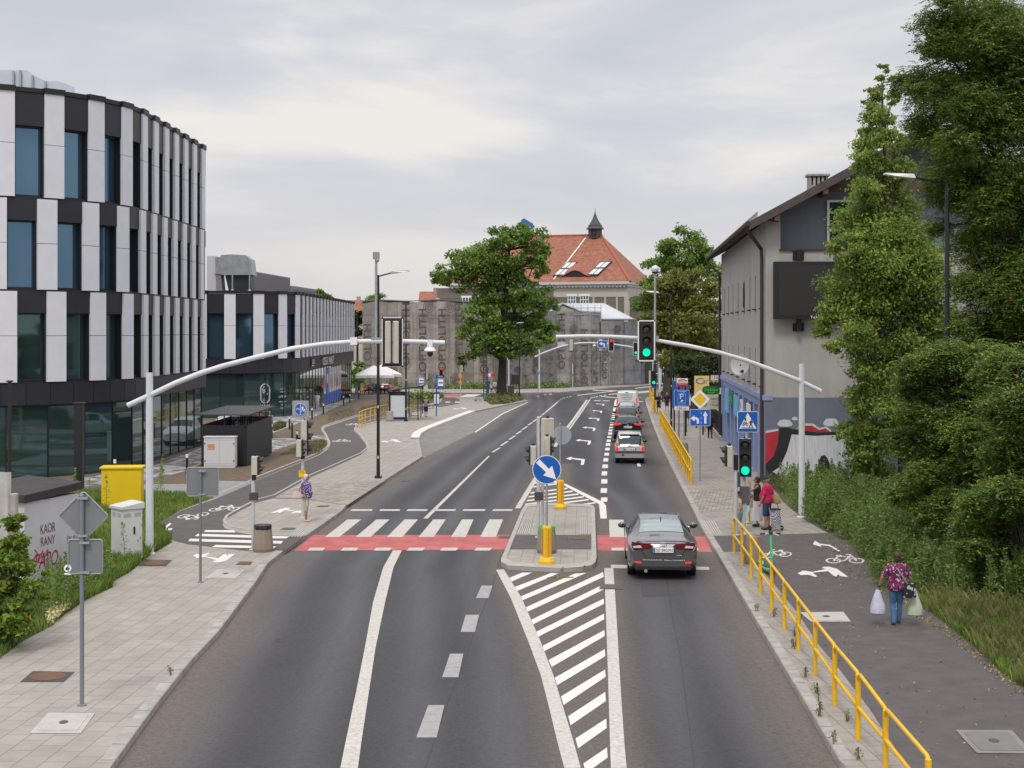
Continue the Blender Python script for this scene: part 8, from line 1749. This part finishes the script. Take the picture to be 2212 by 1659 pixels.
def npmesh(name,vf,mt,parent=None):
 v=np.concatenate([a for a,_ in vf]);off=0;fs=[]
 for a,f in vf:fs.append(f+off);off+=len(a)
 f=np.concatenate(fs);me=bpy.data.meshes.new(name);me.vertices.add(len(v));me.vertices.foreach_set('co',v.astype(np.float32).ravel());me.loops.add(f.size);me.loops.foreach_set('vertex_index',f.astype(np.int32).ravel());me.polygons.add(len(f));me.polygons.foreach_set('loop_start',np.arange(0,f.size,4,dtype=np.int32));me.polygons.foreach_set('loop_total',np.full(len(f),4,np.int32))
 me.materials.append(mt);me.update(calc_edges=True);me.validate();return link(name,me,parent)
def crown_pts(cl,Y,n,depth,sub=26,spr=.32,o=V(),flat=.8):
 """leaf positions: tufts scattered over the shells of the given clumps (photo x, y, radius)"""
 A=np.array([c[2]**2 for c in cl],float);A/=A.sum();out=[];cs=[]
 for(x,y,r),a in zip(cl,A):
  c=P(x,y,Y)-o;R_=r*Y/F;dy=rng.uniform(-depth,depth);k=max(3,int(sub*(r/40)**2));m=max(4,int(n*a/k))
  for _ in range(k):
   u=rng.normal(size=3);u/=np.linalg.norm(u);q_=np.array([c.x,c.y+dy,c.z])+u*np.array([1,1.1,flat])*R_*(.45+.6*rng.random()**.6);cs.append(q_)
   out.append(q_+rng.normal(size=(m,3))*np.array([spr,spr,spr*.55])*R_*(1 if R_<1.2 else .75))
 return np.concatenate(out),np.array(cs)
def tree(name,label,cl,Y,n,base,trunk,limbs,lm,ls,depth,bark=BARK,sub=26,spr=.3,group=None,cat='tree',pinn=False,flat=.85,tr=.3):
 b=V((P(base[0],base[1],Y).x,Y,gz(Y)+.05));t=thing(name,label,cat,b,0,group);pts,cs=crown_pts(cl,Y,n,depth,sub,spr,b,flat)
 mb=MB();tp=[P(x,y,Y)-b for x,y in trunk];tp[0]=V((tp[0].x,0,-.1));k=len(tp);mb.tube([p+V((0,0,0))for p in tp],[tr*(1.25 if i==0 else 1-.75*i/(k-1))for i in range(k)],10)
 for L in limbs:q_=[P(x,y,Y)-b+V((0,d,0))for x,y,d in L];mb.tube(q_,[tr*.42*(1-.8*i/(len(q_)-1))for i in range(len(q_))],7)
 zs=np.array([p.z for p in tp])
 for c in cs[::3]:
  i=int(np.argmin(np.abs(zs-(c[2]-.8))));p=tp[i];c=V(c);md=p.lerp(c,.55)+V((0,0,.12*(c-p).length));mb.tube([p,md,c],[tr*.16,tr*.10,tr*.03],4)
 mb.build('trunk',bark,t,True)
 if pinn:
  d=rng.normal(size=(len(pts),3));d[:,2]=d[:,2]*.5-.35;d/=np.linalg.norm(d,axis=1)[:,None];sd=np.cross(d,np.array([0,0,1.]));sd/=np.linalg.norm(sd,axis=1)[:,None]+1e-9;vf=[];Ln=.32
  for i in range(6):
   for s in(-1,1):
    u=(i+.6)/6;c=pts+d*(u*Ln)+sd*(s*ls*.55)-np.array([0,0,1.])*(u*u*.06);vf.append(quads(c,ls,ls*.46,.6,.15,.2,sd*s+d*.35))
  npmesh('crown',vf,lm,t)
 else:npmesh('crown',[quads(pts,ls,ls*.62)],lm,t)
 return t
LM1=leafmat('lime_leaves',[(.030,.058,.012),(.055,.095,.018),(.085,.135,.026),(.045,.08,.016),(.11,.14,.03)],gain=2.6);LM2=leafmat('poplar_leaves',[(.045,.085,.018),(.075,.125,.028),(.105,.155,.04),(.06,.105,.025),(.18,.16,.035),(.09,.14,.033)],.45,gain=2.5)
LM3=leafmat('robinia_leaves',[(.022,.048,.014),(.036,.070,.018),(.055,.095,.020),(.030,.062,.020),(.095,.135,.022),(.19,.13,.02)],.4,gain=2.3);LM4=leafmat('street_tree_leaves',[(.045,.062,.014),(.075,.088,.018),(.105,.115,.024),(.06,.075,.018),(.13,.11,.03)])
LM5=leafmat('dark_tree_leaves',[(.018,.030,.010),(.032,.048,.014),(.05,.068,.018)],gain=1.2);LM6=leafmat('shrub_leaves',[(.045,.10,.015),(.09,.16,.02),(.13,.20,.025),(.06,.12,.03),(.24,.21,.03),(.05,.11,.04)],.4,gain=1.75)
tree('tree','big broad green tree with a dark trunk standing in the middle distance',[(1010,562,40),(970,590,30),(955,612,18),(1050,560,40),(1078,520,30),(1110,505,28),(1150,512,30),(1168,540,24),(1150,565,26),(1040,600,36),(1000,605,26),(1100,575,40),(1165,590,18),(1120,612,30),(1085,640,38),(1135,640,34),(1170,640,28),(1180,665,26),(1050,655,30),(1040,690,36),(1015,720,30),(1075,705,34),(1120,700,36),(1165,700,34),(1195,715,18),(1020,755,26),(1008,775,14),(1060,745,34),(1105,745,34),(1150,740,30),(1182,740,15)],161,34000,(1083,862),[(1083,862),(1084,820),(1086,770),(1088,720),(1092,660),(1095,600),(1100,540)],[[(1086,770,0),(1060,710,-1),(1030,640,-2),(1000,600,-2)],[(1088,730,0),(1120,650,1),(1150,580,1)],[(1090,690,0),(1070,610,1.5),(1060,560,1)],[(1087,750,0),(1130,720,2),(1180,690,2)],[(1086,780,0),(1040,740,1),(1015,730,1)]],LM1,.36,2.6,tr=.55,spr=.3)
tree('poplar_tree','slender light green poplar standing before the gable of the grey building',[(1906,150,11),(1912,172,14),(1900,200,22),(1925,215,16),(1882,215,10),(1890,250,28),(1925,250,18),(1885,300,34),(1920,310,28),(1870,350,28),(1900,370,44),(1940,370,34),(1865,420,34),(1905,440,55),(1950,440,40),(1850,480,40),(1900,510,55),(1960,510,55),(1830,540,40),(1880,580,55),(1950,590,65),(1825,610,42),(1990,560,50),(1870,650,60),(1940,670,65),(1815,670,36),(1790,705,26),(1850,720,40),(1990,660,55),(1900,760,55),(1960,760,60),(1870,800,30),(1920,830,50),(1875,870,42),(1840,885,18),(1935,890,50),(1870,930,40),(1920,950,45),(1835,945,22),(1870,985,34),(1900,1010,34),(2010,740,45),(2010,620,45),(2025,690,40),(1800,745,22),(1985,900,40),(1990,830,45)],56,100000,(1950,1090),[(1950,1090),(1948,980),(1945,860),(1942,740),(1935,600),(1920,450),(1908,300),(1905,190)],[[(1943,760,0),(1890,720,-.3),(1840,690,-.4),(1800,700,-.5)],[(1944,820,0),(1890,800,-.2),(1830,760,-.3)],[(1940,700,0),(1880,600,.3),(1850,500,.4)],[(1947,920,0),(1900,890,-.3),(1860,880,-.4)]],LM2,.135,.8,BARKP,sub=30,spr=.26,tr=.17)
tree('robinia_tree','large dark feathery robinia towering at the right edge',[(2035,25,40),(2000,60,34),(1990,110,30),(1975,165,30),(1962,205,22),(2040,90,50),(2030,160,45),(2090,60,60),(2150,40,70),(2210,80,80),(2100,140,65),(2170,170,75),(2020,235,44),(2000,280,36),(2075,240,55),(2140,270,70),(2215,270,80),(2040,320,46),(2095,350,60),(2170,380,75),(2060,410,45),(2115,450,55),(2190,480,70),(2250,420,70),(2100,530,45),(2165,570,60),(2220,610,70),(2025,380,34),(2130,640,50),(2260,200,70),(2190,690,60),(2050,480,26),(2080,620,46),(2140,720,55),(2200,770,60),(2070,700,36),(2110,790,50),(2240,540,60),(2230,700,50),(2040,200,40),(2130,100,60),(2200,190,60)],42,30000,(2185,1300),[(2185,1300),(2182,1100),(2178,900),(2172,700),(2165,500),(2160,300),(2150,120)],[[(2175,760,0),(2130,620,-.6),(2080,540,-.8)],[(2170,620,0),(2100,440,.4),(2030,330,.3)],[(2166,480,0),(2080,260,-.5),(1990,200,-.6)],[(2172,600,0),(2230,420,.5),(2260,260,.5)],[(2163,380,0),(2100,160,.6),(2040,80,.6)]],LM3,.09,1.3,sub=26,spr=.30,pinn=True,tr=.2,flat=.75)
tree('robinia_shrub','feathery robinia shrub hanging over the weeds right of the poplar',[(1995,790,34),(2035,770,34),(2080,770,44),(2130,780,50),(2010,840,40),(2060,840,50),(2115,860,55),(1985,890,28),(2035,910,50),(2090,930,55),(1975,950,30),(2010,975,44),(2060,1000,50),(2110,1010,55),(2000,1040,40),(2050,1070,45),(1975,1010,26),(2150,900,50),(1960,1070,30),(2000,1100,40)],39.5,12000,(2120,1240),[(2120,1240),(2110,1130),(2095,1020),(2080,900),(2060,800)],[[(2100,1050,0),(2050,980,-.5),(2000,960,-.6)],[(2090,950,0),(2040,880,-.3),(2000,850,-.4)]],LM3,.09,1.1,sub=22,spr=.34,pinn=True,tr=.09,flat=.6,cat='shrub')
tree('robinia_shrub','darker robinia shrub at the right edge beside the foreground path',[(2150,1050,50),(2200,1000,55),(2120,1080,40),(2180,1110,50),(2225,1120,60),(2095,1120,30),(2140,1150,40),(2190,1190,45),(2230,1220,50),(2170,860,50),(2215,900,60),(2215,800,60),(2175,1250,34),(2215,1280,40),(2180,960,40),(2090,1170,26),(2130,1210,30)],35,11000,(2215,1330),[(2215,1330),(2210,1200),(2200,1050),(2195,900),(2200,800)],[[(2205,1150,0),(2150,1080,-.4),(2110,1080,-.5)]],LM3,.09,.9,sub=22,spr=.34,pinn=True,tr=.09,flat=.6,cat='shrub')
tree('tree','tall green tree rising behind the yellowish one, left of the grey building',[(1480,512,24),(1440,535,26),(1500,540,30),(1462,560,34),(1530,545,22),(1420,575,28),(1510,585,36),(1545,590,26),(1405,620,24),(1400,660,24),(1395,700,22),(1395,740,22),(1460,610,40),(1400,780,16)],150,16000,(1440,860),[(1440,860),(1442,780),(1450,680),(1460,580),(1470,530)],[[(1446,720,0),(1420,640,0),(1410,600,0)]],LM1,.32,2.2,tr=.4,spr=.3)
tree('tree','broad yellowish green street tree behind the black lamp post on the right',[(1455,610,30),(1500,612,34),(1535,620,26),(1430,650,34),(1475,655,40),(1520,660,40),(1548,670,24),(1415,690,26),(1455,700,40),(1500,710,44),(1540,720,30),(1425,735,26),(1465,750,36),(1512,760,36),(1545,765,22),(1440,775,20)],118,20000,(1500,905),[(1500,905),(1500,840),(1498,760),(1495,690),(1490,630)],[[(1498,780,0),(1460,720,0),(1440,670,0)],[(1498,770,0),(1530,710,0),(1540,660,0)]],LM4,.28,1.9,tr=.3,spr=.3)
tree('tree','low dark tree over the advert boards beside the grey building',[(1480,790,26),(1515,795,30),(1545,790,20),(1500,825,22),(1535,830,22),(1460,805,16),(1548,850,12),(1475,820,14)],106,6500,(1538,900),[(1538,920),(1536,870),(1528,820),(1520,790)],[],LM5,.22,1.2,tr=.16,spr=.3)
for i,(lab,cl,Y,n,b_,lm)in enumerate([('distant rounded green tree above the left end of the netting',[(800,648,14),(815,644,12),(788,652,10),(806,660,14)],270,2500,(803,740),LM1),('distant tree just showing over the roof of the low striped block',[(686,633,9),(697,636,10),(708,641,8),(692,645,10)],225,1800,(695,745),LM1),('dark tree in the gap between the low striped block and the netting',[(772,680,11),(770,700,13),(775,720,12),(768,735,11)],210,2200,(772,800),LM5),('lighter green bush below the dark tree at the end of the low striped block',[(774,800,10),(780,815,10),(772,825,10),(777,788,8)],182,1800,(776,840),LM1)]):
 tree('bush' if 'bush' in lab else 'tree',lab,cl,Y,n,b_,[b_,(b_[0],cl[0][1])],[],lm,.4,1.0,tr=.2,spr=.4,group='background trees',cat='bush' if 'bush' in lab else 'tree')
tree('shrub','lush leafy green shrub filling the lower left edge before the white hut',[(8,1140,20),(28,1165,20),(10,1195,30),(38,1215,24),(62,1228,14),(25,1250,32),(60,1262,22),(84,1248,9),(50,1290,26),(12,1300,34),(74,1290,14),(40,1330,28),(14,1355,30),(62,1335,16),(-25,1230,50),(-25,1330,50),(96,1262,6)],29,13000,(15,1400),[(15,1400),(18,1330),(25,1240),(20,1160)],[[(18,1330,0),(60,1270,0),(80,1240,0)]],LM6,.12,.6,tr=.035,spr=.34,cat='shrub',sub=9)
for nm,dx,dy,rz,lab in(('robinia_tree',6.5,4,70,'robinia standing right of the tall one, behind the thicket'),('robinia_tree',9,-8,200,'robinia standing right of the foreground path, beyond the dark shrub'),('robinia_shrub',4.5,2.5,40,'robinia shrub filling the thicket right of the dark one'),('robinia_shrub',5.0,-6,130,'robinia shrub nearest to the footbridge on the right')):
 src=bpy.data.objects[nm];c=copy_tree(src);c.location=src.location+V((dx,dy,-GB*dy));c.rotation_euler.z=R(rz);c['label']=lab
def inside(poly,n):
 p=[G(x,y,.13)for x,y in poly];X=np.array([q.x for q in p]);Y=np.array([q.y for q in p]);pts=[];tot=0
 while tot<n:
  a=np.stack([rng.uniform(X.min(),X.max(),n*2),rng.uniform(Y.min(),Y.max(),n*2)],1);c=np.zeros(len(a),bool);j=len(X)-1
  for i in range(len(X)):c^=((Y[i]>a[:,1])!=(Y[j]>a[:,1]))&(a[:,0]<(X[j]-X[i])*(a[:,1]-Y[i])/(Y[j]-Y[i]+1e-12)+X[i]);j=i
  pts.append(a[c]);tot+=c.sum()
 a=np.concatenate(pts)[:n];return np.column_stack([a,GA-GB*a[:,1]+.125])
def blades(p,h,w,lean=.35):
 n=len(p);a=rng.uniform(0,6.283,n);d=np.column_stack([np.cos(a),np.sin(a),np.zeros(n)]);s=np.column_stack([-np.sin(a),np.cos(a),np.zeros(n)])*w/2;hh=(h*rng.uniform(.5,1.3,n))[:,None];up=np.array([0,0,1.]);tip=p+up*hh+d*hh*lean;mid=p+up*hh*.6+d*hh*lean*.3
 return np.stack([p-s,p+s,tip,mid-s*.8],1).reshape(-1,3),np.arange(4*n).reshape(n,4)
def weeds(p,h,nl,ls,spread):
 vf=[];hh=h*rng.uniform(.55,1.15,len(p));a=rng.uniform(0,6.283,len(p));ln=rng.uniform(0,.25,len(p));tip=p+np.column_stack([np.cos(a)*ln*hh,np.sin(a)*ln*hh,hh]);s=np.array([.012,0,0]);vf.append((np.stack([p-s,p+s,tip+s*.3,tip-s*.3],1).reshape(-1,3),np.arange(4*len(p)).reshape(-1,4)))
 u=np.repeat(np.arange(len(p)),nl);t=rng.random(len(u))**.8;c=p[u]+(tip-p)[u]*t[:,None];th=rng.uniform(0,6.283,len(u));r=spread*(1.15-t)*rng.random(len(u))**.5;dv=np.column_stack([np.cos(th),np.sin(th),np.full(len(u),.5)]);vf.append(quads(c+dv*r[:,None],ls,ls*.4,.3,.2,.5,dv));return vf
GL=leafmat('grass_blades',[(.045,.085,.012),(.075,.125,.02),(.10,.15,.03),(.15,.16,.05)],.3);WL=leafmat('mugwort_leaves',[(.055,.095,.022),(.08,.13,.03),(.11,.165,.042),(.075,.11,.035),(.14,.18,.06)],.35,gain=2.0)
GD=leafmat('dry_grass',[(.06,.075,.02),(.10,.11,.03),(.14,.13,.05),(.05,.07,.018),(.17,.15,.08)],.3,gain=1.5)
def stuff(o,lab=None):o['kind']='stuff';return o
vis=[(-15,1430)]+GRASS_L[1:17]+[(380,1066),(302,1062),(150,1062),(-15,1066)]
stuff(npmesh('grass',[blades(inside(vis,42000),.16,.022),blades(inside([(150,1322),(186,1295),(244,1266),(240,1255),(279,1236),(321,1201),(370,1168),(340,1140),(250,1170),(160,1240),(105,1330)],16000),.28,.02)],GL))
stuff(npmesh('weeds',weeds(inside([(95,1345),(185,1294),(243,1262),(240,1240),(160,1240),(100,1280)],130),.8,60,.07,.16)+weeds(np.array([list(G(x,y,.13))for x,y in((163,1085),(170,1090),(176,1086),(340,1066),(345,1070),(350,1066),(230,1110),(195,1100),(272,1225),(300,1215))]),1.5,110,.08,.2),WL))
stuff(npmesh('flowers',[quads(inside([(105,1355),(112,1352),(146,1322),(135,1312),(108,1330)],600)+rng.normal(size=(600,3))*np.array([.05,.05,.05])+np.array([0,0,.16]),.06,.05)],leafmat('pale_yellow_flowers',[(.5,.46,.22),(.6,.56,.3)],.2,gain=1)))
vr=[(1976,1304),(1995,1280),(2120,1300),(2900,1420),(3000,1640),(2420,1659),(2300,1540),(2194,1475),(2150,1440),(2106,1397),(2014,1324)]
stuff(npmesh('grass',[blades(inside(vr,60000),.2,.02)],GL));stuff(npmesh('grass',[blades(inside(vr,7000),.36,.016,.5)],GD))
wr=[(1742,1128),(1700,1086),(1690,1068),(1720,1052),(2150,1062),(2700,1180),(2700,1330),(2120,1310),(1985,1285),(1895,1250),(1876,1205),(1840,1168),(1790,1144)]
stuff(npmesh('weeds',weeds(inside(wr,2300),1.15,130,.085,.24)+weeds(inside([(1785,1146),(1840,1172),(1876,1214),(1895,1262),(1985,1300),(2010,1270),(1930,1180),(1850,1120),(1780,1110)],420),.75,110,.075,.22),WL))
stuff(npmesh('weeds',weeds(inside([(1648,1049),(1690,1066),(1712,1062),(1715,1045),(1660,1042)],90),.5,60,.07,.2),GD))
stuff(npmesh('hedge_plants',[quads(inside([(700,838.3),(900,840),(1101,840.8),(1215,837.8),(1332,830),(1440,825),(1440,820),(1200,829),(1000,835),(700,835)],9000)+np.abs(rng.normal(size=(9000,3)))*np.array([.1,.1,.45]),.35,.22),quads(inside([(905,862),(950,861),(958,857.8),(880,857.8)],1500)+np.abs(rng.normal(size=(1500,3)))*np.array([.1,.1,.25]),.3,.2)],LM1))
stuff(npmesh('ground_plants',[quads(inside(TREEPIT,3500)+np.abs(rng.normal(size=(3500,3)))*np.array([.05,.05,.22]),.22,.14)],GD))
stuff(npmesh('soil_tufts',[blades(inside([(690,980),(708,962),(700,948),(660,955),(600,985)],2600),.10,.018),blades(inside([(770,897),(930,872),(948,858),(860,862),(780,880)],3600),.11,.025),blades(inside([(705,915),(770,896),(760,880),(712,895)],900),.09,.025),blades(inside([(591,932),(618,922),(606,917),(590,925)],2600),.30,.022)],GD))
wk=[(1636,1318),(1672,1330),(1664,1300),(1717,1374),(1712,1400),(1770,1545),(1764,1500),(1719,1356),(1803,1605),(1740,1460),(1690,1300),(1830,1560),(370,1458),(1214,1236),(1262,1232),(1855,1640),(1640,1275)]
kw=np.array([list(G(x+rng.uniform(-3,3),y+rng.uniform(-3,3),.13))for x,y in wk for _ in range(3)]);stuff(npmesh('kerb_weeds',weeds(kw,.17,22,.035,.09)+weeds(np.array([list(G(1772,1548,.13)),list(G(1716,1402,.13))]),.75,90,.04,.06),GD))
fl=np.concatenate([inside([(1775,1153),(1835,1176),(1871,1214),(1889,1264),(1840,1250),(1790,1200)],260),inside([(1880,1262),(1980,1308),(2110,1400),(2194,1478),(2240,1520),(2160,1470),(2040,1370),(1940,1310)],420),inside(PATH_R,330)])+np.array([0,0,.012])
fv,ff=quads(fl,.055,.035,3,.1);stuff(npmesh('fallen_leaves',[(fv,ff)],leafmat('fallen_leaf',[(.32,.22,.06),(.26,.15,.06),(.40,.32,.12),(.18,.11,.05)],.1,gain=1)))
fl=inside([(1180,1238.5),(1245,1238),(1225,1236.8),(1200,1236.8)],160);fl[:,2]-=.11;stuff(npmesh('fallen_leaves',[quads(fl,.05,.035,3,.1)],MATS['fallen_leaf']))
bpy.data.scenes.remove(TMP)
S.camera=cam
